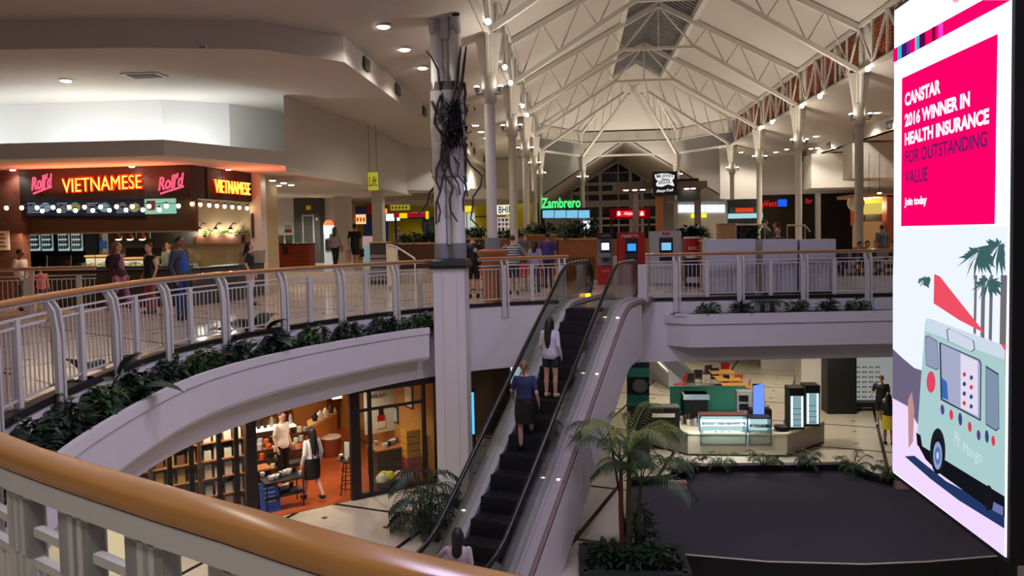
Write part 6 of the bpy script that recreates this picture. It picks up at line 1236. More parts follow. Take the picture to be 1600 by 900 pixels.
# brown wall and digital sign between pillar and escalator, left-hand lower mall
q = on(745, 690, ZL); struct(MB().bx(-3.6, .85, 21.6, 21.8, ZL, -1.57), 'wall_lower_brown', mk('brown_lining', (96, 74, 56), .7))
q = at(738, 645, 19.6); t = thing('digital_sign', 'tall glowing blue digital sign behind the big pillar', 'screen', (q.x, 19.7, ZL)); r_ = R(733.5, 613, 741, 678, 19.6); MB().bx(r_[0]-.45, r_[1]+.02, 19.6, 19.75, ZL, r_[3]+.06).build('case', BLACK, t, True); MB().bx(r_[0]-.42, r_[1], 19.58, 19.6, r_[2], r_[3]).build('screen', mk('sign_cyan', (90, 190, 255), emit=1.3), t, True)
q = at(806, 575, 20.6); t = thing('wall_screen', 'bright blue wall screen seen between the escalator glass', 'screen', q); r_ = R(798, 558, 822, 600, 20.8); MB().bx(r_[0], r_[1], 20.8, 20.9, r_[2], r_[3]).build('panel', mk('screen_sky', (60, 180, 235), emit=.9), t, True); MB().bx(r_[0]-.06, r_[1]+.06, 20.9, 21.6, r_[2]-.06, r_[3]+.06).build('case', DGREY, t, True); MB().extr([(r_[0]+.12, 20.79, r_[2]), (r_[1], 20.79, r_[2]), (r_[1], 20.79, r_[3]-.1)], (0, .008, 0)).build('picture', mk('screen_teal', (40, 110, 150), emit=.7), t, True)
struct(MB().bx(-13, -9.2, 2, 14, ZL, -1.57), 'wall_lower_left', WALLW)
t = thing('lit_cabinet', 'cream lit cabinet on the lower floor seen through the foreground balusters', 'cabinet', on(155, 865, ZL)); q = on(150, 895, ZL); MB().bx(q.x-.5, q.x+.35, q.y, q.y+.5, ZL, ZL+1.1).build('body', mk('cab_glow', (245, 225, 180), emit=.7), t, True); MB().bx(q.x-.5, q.x+.35, q.y, q.y+.5, ZL+1.1, ZL+1.15).build('top', WHITE, t, True)
q = on(240, 868, ZL); t = thing('poster_stand', 'yellow poster on a stand, low behind the foreground balusters', 'sign', q); MB().bx(q.x-.25, q.x+.25, q.y, q.y+.03, ZL+.3, ZL+.9).build('poster', YELLOW, t, True); MB().tube([q, q+V((0, 0, .4))], .02, 6).build('stem', BLACK, t, True)
# ================================================================ kiosk on the lower floor (right)
KZ = ZR; kb = [on(px, py, KZ) for px, py in ((1016, 697), (1075, 712), (1230, 714), (1288, 692))]; KH = .72
cnt = V(((kb[1].x+kb[2].x)/2, kb[1].y+1.5, 0)); inn = [p+(V((cnt.x, cnt.y, p.z))-p)*.30 for p in kb]; inn[0] = kb[0]+V((.55, .25, 0)); inn[3] = kb[3]+V((-.6, .3, 0)); inn[1] = kb[1]+V((.3, .7, 0)); inn[2] = kb[2]+V((-.3, .7, 0))
t = thing('kiosk_counter', 'angular cream and grey cafe kiosk counter on the lower floor', 'counter', (cnt.x, kb[1].y, KZ))
for i, m_ in ((0, mk('kiosk_grey', (150, 150, 138), .5)), (1, mk('kiosk_cream', (214, 210, 186), .45)), (2, wood_mat('kiosk_timber', (150, 140, 124), (172, 162, 146), .5, (1, 1, 14)))):
    q = [kb[i], kb[i+1], inn[i+1], inn[i]]; MB().prism([(p.x, p.y) for p in q], KZ+.06, KZ+KH-.05).build('front_panel', m_, t, True); MB().prism([(p.x, p.y) for p in q], KZ, KZ+.06).build('plinth', BLACK, t, True)
    MB().prism([(p.x, p.y-.03) for p in q[:2]]+[(p.x, p.y) for p in q[2:]], KZ+KH-.05, KZ+KH).build('worktop', CREAM, t, True)
KY = kb[1].y
def KR(a, b, c, d, dy=0.0): return R(a, b, c, d, KY+dy)
COLDG = mk('case_glow', (200, 232, 240), emit=1.0)
for i, (a, b, c, d) in enumerate(((1095, 651, 1167, 697), (1170, 655, 1206, 697))):
    r_ = KR(a, b, c, d, -.12); t = thing('cake_display', ('wide lit glass cake display with three shelves' if i == 0 else 'narrow lit glass drinks display beside the cake display')+' set in the kiosk', 'display case', ((r_[0]+r_[1])/2, KY, r_[2])); dd = .62
    MB().bx(r_[0], r_[1], KY+.3, KY+.36, r_[2], r_[3]).build('back', COLDG, t, True); MB().bx(r_[0], r_[1], KY-.1, KY+.36, r_[3], r_[3]+.04).build('top', mk('case_top', (120, 70, 70), .35) if i == 0 else BLACK, t, True); MB().bx(r_[0], r_[1], KY-.1, KY+.36, r_[2], r_[2]+.07).build('base', BRUSH, t, True)
    for s in (r_[0], r_[1]-.03): MB().bx(s, s+.03, KY-.1, KY+.36, r_[2], r_[3]).build('side_frame', mk('case_frame', (120, 150, 165), .3, .4), t, True)
    MB().bx(r_[0], r_[1], KY-.1, KY-.09, r_[2], r_[3]).build('glass', GLASS, t, True)
    for k in range(2): z = r_[2]+(r_[3]-r_[2])*(.36+.3*k); MB().bx(r_[0]+.03, r_[1]-.03, KY-.05, KY+.3, z, z+.02).build('shelf', LGREY, t, True)
    for k in range(3):
        z = r_[2]+.07+(0, .25, .52)[k]*(r_[3]-r_[2]); n_ = 7 if i == 0 else 4
        for j in range(n_):
            x = r_[0]+.1+j*(r_[1]-r_[0]-.2)/(n_-1); cl = ('cream', 'green', 'red', 'brown')[(j*3+k) % 4]
            one(MB().ell((x, KY+.08, z+.06), (.06, .08, .05), 10, 6), 'pastry', mk('pastry_'+cl, {'cream': (225, 215, 190), 'green': (120, 150, 70), 'red': (190, 60, 50), 'brown': (140, 96, 60)}[cl], .6), '%s pastry on the %s shelf of the %s kiosk display' % (cl, ('bottom', 'middle', 'top')[k], ('wide', 'narrow')[i]), 'food', 'pastry %s %d %d' % (cl, k, i))
lamp('AREA', (at(1130, 675, KY).x, KY-.25, KZ+KH+.35), 10, COOL, 1.6, (rad(50), 0, 0), sx=.1)
def kit(px0, py0, px1, py1, dy, nm, m_, label, cat, dep=.4, z0=None):
    r_ = KR(px0, py0, px1, py1, dy); t = thing(nm, label, cat, ((r_[0]+r_[1])/2, KY+dy+dep/2, r_[2] if z0 is None else z0)); z0 = r_[2] if z0 is None else z0
    MB().bx(r_[0], r_[1], KY+dy, KY+dy+dep, z0, r_[3]).build('body', m_, t, True); return t, r_
ZT_ = KZ+KH
t, r_ = kit(1014, 638, 1062, 664, .35, 'espresso_machine', BLACK, 'long black coffee machine on the left wing of the kiosk', 'coffee machine', .45, ZT_); MB().bx(r_[0]+.1, r_[1]-.15, KY+.33, KY+.36, r_[3]-.28, r_[3]-.16).build('cream_panel', CREAM, t, True); MB().bx(r_[0], r_[1], KY+.33, KY+.8, r_[3], r_[3]+.04).build('cup_rail', CHROME, t, True)
t, r_ = kit(1070, 616, 1106, 640, 2.2, 'coffee_machine', BLACK, 'steel and black espresso machine at the back of the kiosk', 'coffee machine', .5, ZT_-.05); MB().bx(r_[0]-.05, r_[1]+.05, KY+2.15, KY+2.7, r_[3]-.18, r_[3]).build('steel_hood', CHROME, t, True); [MB().tube([(r_[0]+.15+.2*k, KY+2.15, r_[3]-.25), (r_[0]+.15+.2*k, KY+2.0, r_[3]-.28)], .02, 6).build('group_handle', BLACK, t, True) for k in range(3)]
q0, q1 = at(1046, 610, KY+3.0), at(1164, 618, KY+3.0); t = thing('kiosk_back_bench', 'green fronted back bench of the kiosk', 'bench', (q0.x, KY+3, KZ)); MB().bx(q0.x, q1.x, KY+2.1, KY+2.8, KZ, KZ+.66).build('bench', DGREY, t, True); MB().bx(q0.x, q1.x, KY+2.85, KY+2.92, KZ, at(1100, 603, KY+2.9).z).build('green_screen', TEAL, t, True)
t, r_ = kit(1152, 612, 1175, 640, 1.8, 'cup_dispenser', LGREY, 'pale double cup dispenser standing right of the kiosk coffee machine', 'dispenser', .4, ZT_-.1); [MB().bx(r_[0]+.06, r_[1]-.12, KY+1.78, KY+1.8, r_[3]-.32-.28*k, r_[3]-.12-.28*k).build('slot', BLACK, t, True) for k in range(2)]
t, r_ = kit(1172, 640, 1206, 655, 1.3, 'till', BLACK, 'dark till behind the narrow kiosk display', 'till', .4, ZT_-.15)
t, r_ = kit(1176.5, 600, 1194.5, 648, .75, 'menu_screen', BLACK, 'tall tilted violet-blue screen above the kiosk till', 'screen', .06); MB().extr([at(1177, 603, KY+.72), at(1194, 599, KY+.72), at(1194, 648, KY+.72), at(1177, 648, KY+.72)], (0, .02, 0)).build('display', mk('till_blue', (110, 150, 255), emit=1.1), t, True); MB().bx((r_[0]+r_[1])/2-.05, (r_[0]+r_[1])/2+.05, KY+.75, KY+.85, KZ+KH, r_[2]).build('stand', BLACK, t, True)
for i, (a, b, c, d, dy) in enumerate(((1233, 606, 1257, 657, .35), (1258, 602, 1281, 651, .75))):
    t, r_ = kit(a, b, c, d, dy, 'counter_fridge', BLACK, 'small lit glass drinks fridge on the right kiosk wing, %s' % ('nearer the till' if i == 0 else 'at the end'), 'fridge', .5, ZT_); MB().bx(r_[0]+.03, r_[1]-.03, KY+dy-.02, KY+dy, ZT_+.08, r_[3]-.24).build('door', mk('fridge_lit', (170, 215, 225), emit=.55), t, True); MB().bx(r_[0], r_[1], KY+dy-.04, KY+dy, r_[3]-.24, r_[3]).build('header', BLACK, t, True)
    for s in (r_[0]+.06, r_[1]-.1): MB().bx(s, s+.04, KY+dy-.03, KY+dy-.015, ZT_+.1, r_[3]-.26).build('light_strip', mk('strip_glow', (225, 245, 255), emit=2.5), t, True)
    for k in range(4): MB().bx(r_[0]+.1, r_[1]-.1, KY+dy-.028, KY+dy-.01, ZT_+.14+k*.17, ZT_+.155+k*.17).build('shelf', DGREY, t, True)
p = at(1223, 660, KY+.2); t = thing('bread_basket', 'dark round basket on the kiosk worktop', 'basket', (p.x, KY+.3, ZT_)); MB().loft([(0, 0, 0, .2, .16), (0, 0, .14, .26, .2), (0, 0, .14, .23, .17), (0, 0, .03, .17, .13)], 18, False).build('bowl', BLACK, t); MB().loft([(0, 0, .02, .15, .12), (0, 0, .12, .2, .15)], 16).build('lining', DGREY, t)
g = random.Random(44)
for i in range(14):
    x = kb[0].x+.35+i*.085+g.uniform(0, .1); y = KY+.9+g.uniform(0, .9); h = g.uniform(.12, .3); c = i % 4
    one(MB().loft([(x, y, KZ+.66, .05, .05), (x, y, KZ+.66+h, .055, .055), (x, y, KZ+.68+h, .03, .03)], 10), 'canister', (LGREY, BROWN, CREAM, DGREY)[c], '%s canister in the cluttered left half of the kiosk' % ('grey', 'brown', 'cream', 'dark')[c], 'canister', 'kiosk canisters %d' % c)
t = thing('prep_bench', 'low dark bench under the canisters inside the kiosk', 'bench', (kb[0].x+1.2, KY+1.3, KZ)); MB().bx(kb[0].x+.3, kb[0].x+2.1, KY+.75, KY+1.9, KZ, KZ+.6).build('carcass', DGREY, t, True); MB().bx(kb[0].x+.28, kb[0].x+2.12, KY+.73, KY+1.92, KZ+.6, KZ+.66).build('top', BRUSH, t, True)
# teal advertising pillar
YP = 22.0; t = thing('advertising_pillar', 'tall panel pillar with blue, teal and black bands left of the kiosk', 'pillar', (at(1000, 620, YP).x, YP+.2, ZR))
for nm, y0, y1, m_ in (('blue_band', 555, 575, mk('band_blue', (30, 60, 84), .4)), ('teal_band', 575, 589, mk('band_teal', (60, 176, 160), .4, emit=0)), ('picture_band', 589, 617, mk('band_black', (26, 26, 28), .4)), ('chevron_band', 617, 634, mk('band_teal', (60, 176, 160), .4)), ('base_band', 634, 698, mk('band_base', (58, 56, 58), .4))):
    r_ = R(981, y0, 1014.5, y1, YP); MB().bx(r_[0], r_[1], YP, YP+.5, ZR if nm == 'base_band' else r_[2], -1.6 if nm == 'blue_band' else r_[3]).build(nm, m_, t, True)
r_ = R(981, 617, 1014.5, 634, YP); xm = (r_[0]+r_[1])/2
for k in range(4): z = r_[2]+.02+k*.08; MB().extr([(r_[0], YP-.004, z+.12), (xm, YP-.004, z), (r_[1], YP-.004, z+.12), (r_[1], YP-.004, z+.15), (xm, YP-.004, z+.03), (r_[0], YP-.004, z+.15)], (0, .006, 0)).build('chevron', mk('chev_dark', (20, 60, 58), .5), t, True)
c = at(1000, 603, YP); MB().ell((c.x, YP, c.z), (.22, .02, .2), 14, 8).build('picture', GREY, t, True)
# lower mall beyond the kiosk
for i, (a, b, yb, Y) in enumerate(((1252, 1286, 640, None),)):
    q0, q1 = on(a, 640, ZR), on(b, 641, ZR); struct(MB().bx(q0.x, q1.x, q0.y, q0.y+.8, ZR, -1.57), 'wall_pier', WALLW, 'white square pier behind the kiosk')
q0, q1 = on(1293, 647, ZR), on(1340, 648, ZR); one(MB().bx(q0.x, q1.x, q0.y, q0.y+1.2, ZR, -1.6), 'dark_kiosk', BLACK, 'tall plain black booth beside the sunglasses wall', 'booth')
sx0 = q1.x; sy = q0.y+.9
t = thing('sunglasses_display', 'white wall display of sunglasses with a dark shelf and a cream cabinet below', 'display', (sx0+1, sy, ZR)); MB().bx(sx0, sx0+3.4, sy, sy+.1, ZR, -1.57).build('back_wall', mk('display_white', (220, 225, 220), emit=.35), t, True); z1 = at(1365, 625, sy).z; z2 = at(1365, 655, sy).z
MB().bx(sx0, sx0+3.4, sy-.45, sy, z1-.12, z1).build('dark_shelf', BLACK, t, True); MB().bx(sx0, sx0+3.4, sy-.4, sy, ZR, z1-.12).build('cabinet', FRAME, t, True); MB().bx(sx0+.08, sx0+.72, sy-.43, sy-.4, ZR+.12, z1-.2).build('cabinet_door', CREAM, t, True)
for k in range(7):
    for j in range(5):
        z = z1+.12+k*.19; x = sx0+.12+j*.24; m = MB()
        for s in (-.045, .045): m.ell((x+s, sy-.02, z), (.035, .012, .024), 8, 5)
        m.bx(x-.08, x+.08, sy-.03, sy-.01, z+.012, z+.022); m.build('sunglasses', BLACK if (j+k) % 3 else mk('glasses_brown', (90, 60, 50), .4), t, True)
q0 = on(1197, 577, ZR); struct(MB().bx(q0.x-.2, q0.x+2.2, q0.y, q0.y+.3, ZR, -1.57), 'wall_lower_far', WALLW)
struct(MB().bx(.9, 24, 43, 43.2, ZR, -1.57), 'wall_lower_back', WALLW)
# tables and chairs behind the kiosk
for i, (px, py, c) in enumerate(((1090, 600, 'black'), (1103, 592, 'black'), (1118, 600, 'black'), (1128, 612, 'black'), (1063, 610, 'red'), (1078, 606, 'black'), (1130, 590, 'red'), (1163, 617, 'orange'), (1150, 608, 'orange'))):
    q = on(px, py+6, ZR); chair(q.x, q.y, (0, .4, pi, 2, 1, 0, 2.5, 1.2, .3)[i], c, '%s dining chair behind the kiosk, %s from the teal pillar' % (c, ('third', 'fourth', 'fifth', 'sixth', 'first', 'second', 'seventh', 'ninth', 'eighth')[i]), ZR)
for i, (px, py) in enumerate(((1128, 606), (1138, 618), (1150, 630))): q = on(px, py, ZR); table(q.x, q.y, ZR, 'yellow timber table behind the kiosk, %s from the black chairs' % ORD[i], .5, mk('table_yellow', (206, 150, 70), .5), .72, 'kiosk tables')
q = on(1040, 600, ZR); t = thing('travelator', 'grey moving walkway with steel balustrades beyond the teal pillar', 'travelator', q)
for s in (-.5, .5): MB().beam((q.x+s-.3, q.y+2.6, ZR+1.3), (q.x+s+.5, q.y-1.2, ZR+.7), .1, .12).build('handrail', CHROME, t, True); MB().extr([(q.x+s-.3, q.y+2.6, ZR), (q.x+s+.5, q.y-1.2, ZR), (q.x+s+.5, q.y-1.2, ZR+.66), (q.x+s-.3, q.y+2.6, ZR+1.26)], (.03, 0, 0)).build('side_panel', LGREY, t, True)
MB().extr([(q.x-.8, q.y+2.6, ZR+.5), (q.x+.2, q.y+2.6, ZR+.5), (q.x+1.0, q.y-1.2, ZR+.05), (q.x, q.y-1.2, ZR+.05)], (0, 0, -.05)).build('walkway', GREY, t, True)
# lamps under the gallery
for i, (x, y, z, e, c) in enumerate(((3.5, 22.5, -1.6, 75, WARM), (6.5, 24, -1.6, 75, WARM), (4, 30, -1.6, 140, WARM), (9, 27, -1.6, 90, WARM), (9, 33, -1.6, 130, WARM), (4, 37, -1.6, 120, WARM), (-1.5, 20.4, -1.6, 14, WARM), (-8, 11, -1.6, 60, WARM), (-8, 6, -1.6, 60, WARM))):
    downlight(V((x, y, z)), 'downlight in the white soffit under the gallery, %s' % ('over the kiosk', 'right of the kiosk', 'beyond the kiosk', 'by the sunglasses wall', 'far right', 'far back', 'behind the pillar', 'over the lower left mall', 'nearest the camera on the left')[i], 'soffit downlights', .1, e, c)
# ================================================================ people
SKIN = mk('skin', (206, 156, 130), .55); SKIN2 = mk('skin_tan', (150, 104, 80), .55); EYEM = mk('eye', (30, 24, 22), .2); LIP = mk('lip', (160, 84, 78), .5)
HAIRD = mk('hair_black', (20, 17, 16), .5); HAIRB = mk('hair_brown', (66, 44, 30), .55); HAIRL = mk('hair_light', (120, 88, 60), .55)
def cloth(rgb): return mk('cloth_%d_%d_%d' % rgb, rgb, .8)
def pattern(name, a, b, scale, axis=None):
    if name in MATS: return MATS[name]
    m, nt, bs, tc = nodes(name, .8)
    if axis is None:
        n = nt.nodes.new('ShaderNodeTexNoise'); n.inputs['Scale'].default_value = scale; nt.links.new(tc.outputs['Object'], n.inputs['Vector']); f = mth(nt, 'GREATER_THAN', n.outputs['Fac'], .5)
    else:
        sp = nt.nodes.new('ShaderNodeSeparateXYZ'); nt.links.new(tc.outputs['Object'], sp.inputs[0]); f = mth(nt, 'LESS_THAN', mth(nt, 'FRACT', mth(nt, 'MULTIPLY', sp.outputs[axis], scale)), .45)
    nt.links.new(mixc(nt, f, lin(a), lin(b)), bs.inputs['Base Color']); return m
REM = []
def capsule(mb, pts, rads, n=10):
    pts = [V(p) for p in pts]; mb.tube(pts, rads, n)
    for p, r in zip(pts, rads): mb.ell(p, r, n, 7)
def remesh(o, vox=.011, it=3):
    m = o.modifiers.new('r', 'REMESH'); m.mode = 'VOXEL'; m.voxel_size = vox; m.use_smooth_shade = True
    s = o.modifiers.new('s', 'SMOOTH'); s.factor = .5; s.iterations = it; REM.append(o); return o
def person(label, loc, rz, height=1.7, skin=SKIN, top=None, tl='short', bottom=None, bl='trousers', hair='short', hmat=HAIRD, pose='stand', arms=None, shoes=None, look=0, lean=0, fem=False, vox=.011, cap=None, group=None, extra=None):
    top = top or cloth((60, 60, 64)); bottom = bottom or cloth((36, 38, 46)); shoes = shoes or BLACK
    sit = pose == 'sit'; dz = -.43 if sit else 0.
    T = Matrix.Translation((0, 0, .92+dz)) @ Matrix.Rotation(-lean, 4, 'X') @ Matrix.Translation((0, 0, -.92))
    def up(p): return T @ V(p)
    sw = .165 if fem else .19; hw = .16 if fem else .15
    hip = [V((s*.09, 0, .9+dz)) for s in (-1, 1)]
    if sit: knee = [V((s*.12, .43, .5)) for s in (-1, 1)]; ank = [V((s*.12, .40, .09)) for s in (-1, 1)]
    elif pose == 'walk': knee = [V((-.09, .14, .50)), V((.09, -.02, .49))]; ank = [V((-.09, .22, .1)), V((.09, -.28, .16))]
    elif pose == 'step': knee = [V((-.09, .02, .49)), V((.1, .20, .62))]; ank = [V((-.09, 0, .09)), V((.1, .24, .32))]
    else: knee = [V((-.1, .02, .48)), V((.1, .03, .48))]; ank = [V((-.1, -.01, .09)), V((.11, .0, .09))]
    sh = [up((s*sw, 0, 1.385)) for s in (-1, 1)]
    if arms is None:
        arms = [((s*(sw+.06), -.04, 1.11), (s*(sw+.07), .07, .87)) for s in (-1, 1)]
        if sit: arms = [((s*(sw+.06), .1, 1.12), (s*.12, .34, 1.12)) for s in (-1, 1)]
    el = [up(a[0]) for a in arms]; wr = [up(a[1]) for a in arms]
    def torso(mb, g, z0=.84, z1=1.47):
        prof = [(.84, hw-.02, .10), (.92, hw, .115), (1.0, hw-.01, .11), (1.08, hw-.035 if fem else hw-.01, .098), (1.2, hw-.01, .112), (1.3, sw-.012, .118), (1.38, sw-.01, .09), (1.43, .09, .065), (1.47, .058, .056)]
        rr = [(0, 0, z, rx+g+(.018 if g and z < 1.15 else 0), ry+g+(.016 if g and z < 1.15 else 0)) for z, rx, ry in prof if z0-.001 <= z <= z1+.001]
        m = MB().loft(rr, 18); m.v = [up(p) for p in m.v]; mb.merge(m)
    body = MB(); torso(body, 0)
    hc = up((0, .02, 1.605)); capsule(body, [up((0, 0, 1.42)), up((0, .008, 1.53))], [.058, .052])
    RH = (T.to_3x3() @ Matrix.Rotation(look, 3, 'Z')); hd = lambda p: hc+RH @ V(p)
    body.ell(hc, (.074, .092, .108), 16, 11, RH); body.ell(hd((0, .035, -.06)), (.05, .055, .05), 12, 8, RH)          # skull and jaw
    body.tube([hd((0, .085, .022)), hd((0, .113, -.018)), hd((0, .088, -.026))], [.010, .016, .012], 8)                # nose
    for s in (-1, 1):
        body.ell(hd((s*.077, -.004, -.005)), (.012, .024, .034), 8, 6, RH); body.ell(hd((s*.03, .084, .034)), (.026, .012, .010), 8, 5, RH)
    for i, s in enumerate((-1, 1)):
        capsule(body, [sh[i], el[i], wr[i]], [.05 if not fem else .043, .04 if not fem else .036, .028])
        d = (wr[i]-el[i]).normalized(); sd = V((-s*1.0, .25, 0)); sd = (sd-d*sd.dot(d)).normalized(); nn = d.cross(sd)
        pc = wr[i]+d*.05; A = Matrix((sd, nn, d)).transposed(); wide = nn if abs(d.z) > .5 else sd
        wide = (V((0, 1, 0))-d*d.y).normalized() if abs(d.y) < .8 else V((1, 0, 0)); th = d.cross(wide)
        body.ell(pc, (.040, .018, .055), 10, 7, Matrix((wide, th, d)).transposed())
        for k in range(4):
            b = pc+d*.045+wide*(-.027+.018*k); L = (.06, .072, .068, .052)[k]; cu = th*(-s*.018) if True else 0
            capsule(body, [b, b+d*L*.55+cu*.4, b+d*L*.9+cu*1.3], [.0095, .009, .008], 6)
        b = pc+wide*.03-d*.01; capsule(body, [b, b+wide*.03+d*.03, b+wide*.032+d*.06], [.012, .011, .009], 6)
    for i in range(2):
        capsule(body, [hip[i], hip[i].lerp(knee[i], .35), knee[i], knee[i].lerp(ank[i], .3)+V((0, -.012, 0)), ank[i]], [.085, .078, .053, .054, .036])
        body.ell(ank[i]+V((0, .06, -.045)), (.042, .115, .04), 10, 7)
    o = body.build('person', skin); remesh(o, vox); o.location = loc; o.rotation_euler = (0, 0, rz); o.scale = (height/1.7,)*3
    tag(o, label, 'person', group)
    def part(mb, nm, mat, v=.012, it=3): return remesh(mb.build(nm, mat, o), v, it)
    for s in (-1, 1): MB().ell(hd((s*.03, .087, .018)), (.012, .008, .007), 8, 6, RH).build('eye', EYEM, o)
    MB().ell(hd((0, .091, -.052)), (.022, .008, .007), 10, 6, RH).build('mouth', LIP, o)
    # shirt
    s_ = MB(); torso(s_, .016, .84 if not (bl == 'skirt') else 1.0, 1.43); f = {'none': .12, 'short': .75, 'long': 1.9}[tl]
    for i in range(2):
        if f <= 1: q = sh[i].lerp(el[i], f); capsule(s_, [sh[i], q], [.064 if not fem else .055, .054 if not fem else .047])
        else: capsule(s_, [sh[i], el[i], el[i].lerp(wr[i], f-1)], [.063 if not fem else .055, .053 if not fem else .047, .042])
    part(s_, 'shirt' if tl != 'long' else 'long_sleeved_top', top)
    b_ = MB()
    if bl == 'skirt':
        m = MB().loft([(0, 0, 1.04, hw, .12), (0, 0, .92, hw+.03, .14), (0, .02, .7, hw+.045, .16), (0, .03, .52, hw+.035, .16)], 20); m.v = [p+V((0, 0, dz)) for p in m.v]; b_.merge(m)
    else:
        m = MB().loft([(0, 0, 1.02, hw+.012, .125), (0, 0, .9, hw+.022, .13), (0, 0, .83, hw+.012, .115)], 18); m.v = [p+V((0, 0, dz)) for p in m.v]; b_.merge(m); k_ = {'trousers': 2, 'shorts': .82, 'briefshorts': .42, 'leggings': 2}[bl]; g = .012 if bl != 'leggings' else .004
        for i in range(2):
            if k_ <= 1: capsule(b_, [hip[i], hip[i].lerp(knee[i], .4), hip[i].lerp(knee[i], k_)], [.1, .094, .086 if k_ > .6 else .1])
            else: capsule(b_, [hip[i], hip[i].lerp(knee[i], .35), knee[i], knee[i].lerp(ank[i], .3), ank[i]], [.094+g, .082+g, .055+g, .055+g, .042+g])
    part(b_, {'skirt': 'skirt', 'trousers': 'trousers', 'leggings': 'leggings'}.get(bl, 'shorts'), bottom)
    for i in range(2):
        f_ = MB().ell(ank[i]+V((0, .065, -.047)), (.05, .128, .044), 12, 8); f_.ell(ank[i]+V((0, -.01, -.02)), (.047, .055, .05), 10, 7); f_.build('shoe', shoes, o)
    h_ = MB()
    if cap: h_.ell(hd((0, -.004, .045)), (.082, .1, .075), 14, 8, RH); h_.build('cap', cap, o); MB().ell(hd((0, .11, .055)), (.06, .06, .008), 12, 6, RH).build('cap_brim', cap, o); h_ = MB(); h_.ell(hd((0, -.035, -.01)), (.078, .066, .075), 12, 8, RH)
    else: h_.ell(hd((0, -.022, .03)), (.084, .094, .096), 14, 9, RH)
    if hair in ('long', 'mid'):
        zl = .44 if hair == 'long' else .2
        capsule(h_, [hd((0, -.06, .02)), hd((0, -.10, -.12)), hd((0, -.115, -.12-zl*.5)), hd((0, -.10, -.1-zl))], [.085, .082, .085, .055])
        for s in (-1, 1): capsule(h_, [hd((s*.06, -.02, .02)), hd((s*.075, -.02, -.12))], [.04, .03])
    if hair == 'bun': h_.ell(hd((0, -.09, .09)), .05, 10, 7)
    if hair == 'tail': capsule(h_, [hd((0, -.1, .06)), hd((0, -.15, .0)), hd((0, -.14, -.14))], [.035, .032, .018])
    part(h_, 'hair', hmat, .014, 2)
    if extra: extra(o, up)
    return o
E_ = V((sin(AZ), cos(AZ), 0))
def esc_pt(px, py):        # the step under a pixel on the escalator
    lo, hi = -.5, 9.
    for _ in range(50):
        m_ = (lo+hi)/2; p = EA-E_*m_+V((0, 0, zc(-m_))); q = p-CAMP; y = OCY-FPX*q.dot(CU)/q.dot(CF)
        if y > py: hi = m_
        else: lo = m_
    k = max(0, math.floor((lo-.5)/dp)); return lo, zc(-.5-k*dp)+.006
def on_step(px, py, side):
    t_, z = esc_pt(px, py); p = EA-E_*t_+V((cos(AZ), -sin(AZ), 0))*side; return (p.x, p.y, z)
HELD_R = [((-.21, -.04, 1.12), (-.22, .05, .88)), ((.24, .08, 1.13), (.3, .28, 1.02))]
person('woman with long black hair in a white top and dark shorts riding up the escalator', on_step(866, 628, -.02), -AZ-.1, 1.58, SKIN, cloth((196, 190, 200)), 'long', cloth((34, 36, 46)), 'briefshorts', 'long', HAIRD, fem=True, shoes=SKIN, arms=[((-.22, -.02, 1.12), (-.2, .12, .95)), ((.22, -.05, 1.12), (.22, .06, .9))])
person('woman in a dark blue shirt and black skirt stepping up the escalator', on_step(800, 705, -.12), -AZ+.35, 1.66, SKIN, cloth((38, 48, 84)), 'short', BLACK, 'skirt', 'tail', HAIRL, 'step', fem=True, arms=[((-.25, .02, 1.14), (-.24, .18, 1.0)), ((.23, -.1, 1.12), (.26, .0, .92))])
person('woman in a pale blouse near the foot of the escalator, hand on the moving handrail', on_step(762, 992, .24), -AZ+.35, 1.6, SKIN, cloth((200, 180, 186)), 'short', cloth((40, 36, 40)), 'trousers', 'mid', HAIRD, fem=True, arms=[((-.3, .12, 1.24), (-.42, .3, 1.1)), ((.22, -.05, 1.12), (.22, .06, .9))])
def backpack(o, up): MB().ell(up((0, -.2, 1.2)), (.14, .1, .22), 14, 9).build('backpack', BLACK, o)
def handbag(mat, side=1, z=.95):
    def f(o, up): MB().loft([(side*.29, 0, z-.28, .05, .14), (side*.29, 0, z-.05, .05, .12)], 12).build('shoulder_bag', mat, o); MB().tube([up((side*.27, .05, z-.05)), up((side*.16, .02, 1.44)), up((side*.27, -.05, z-.05))], .012, 6).build('bag_strap', mat, o)
    return f
q = on(187, 484, 0); person('long-haired woman in a maroon cardigan and purple patterned top walking past the food shop', q, -pi/2, 1.68, SKIN, cloth((52, 26, 34)), 'long', pattern('purple_print', (120, 60, 130), (180, 120, 160), 30), 'trousers', 'mid', HAIRL, 'walk', fem=True, extra=lambda o, up: (backpack(o, up), MB().ell(up((0, .085, 1.15)), (.11, .06, .27), 14, 9).build('patterned_front', pattern('purple_print', (120, 60, 130), (180, 120, 160), 30), o)))
q = on(237, 490, 0); person('woman with a hair bun in a black top and red trousers, between two walkers', q, pi-.5, 1.64, SKIN, BLACK, 'none', cloth((150, 70, 74)), 'trousers', 'bun', HAIRB, fem=True, look=.4)
q = on(285, 500, 0); person('big man in a bright blue shirt, grey jacket and jeans walking by the balustrade', q, -pi/2-.15, 1.78, SKIN2, cloth((60, 62, 78)), 'long', cloth((34, 46, 86)), 'trousers', 'short', HAIRD, 'stand', extra=lambda o, up: MB().ell(up((0, .07, 1.13)), (.13, .085, .28), 16, 10).build('blue_shirt', cloth((40, 76, 160)), o))
q = on(392, 477, 0); person('woman with a black head covering, black top and white shorts by the cream pilaster', q, -pi/2+.2, 1.62, SKIN, BLACK, 'short', cloth((200, 196, 194)), 'shorts', 'mid', HAIRD, fem=True, extra=handbag(RED, -1))
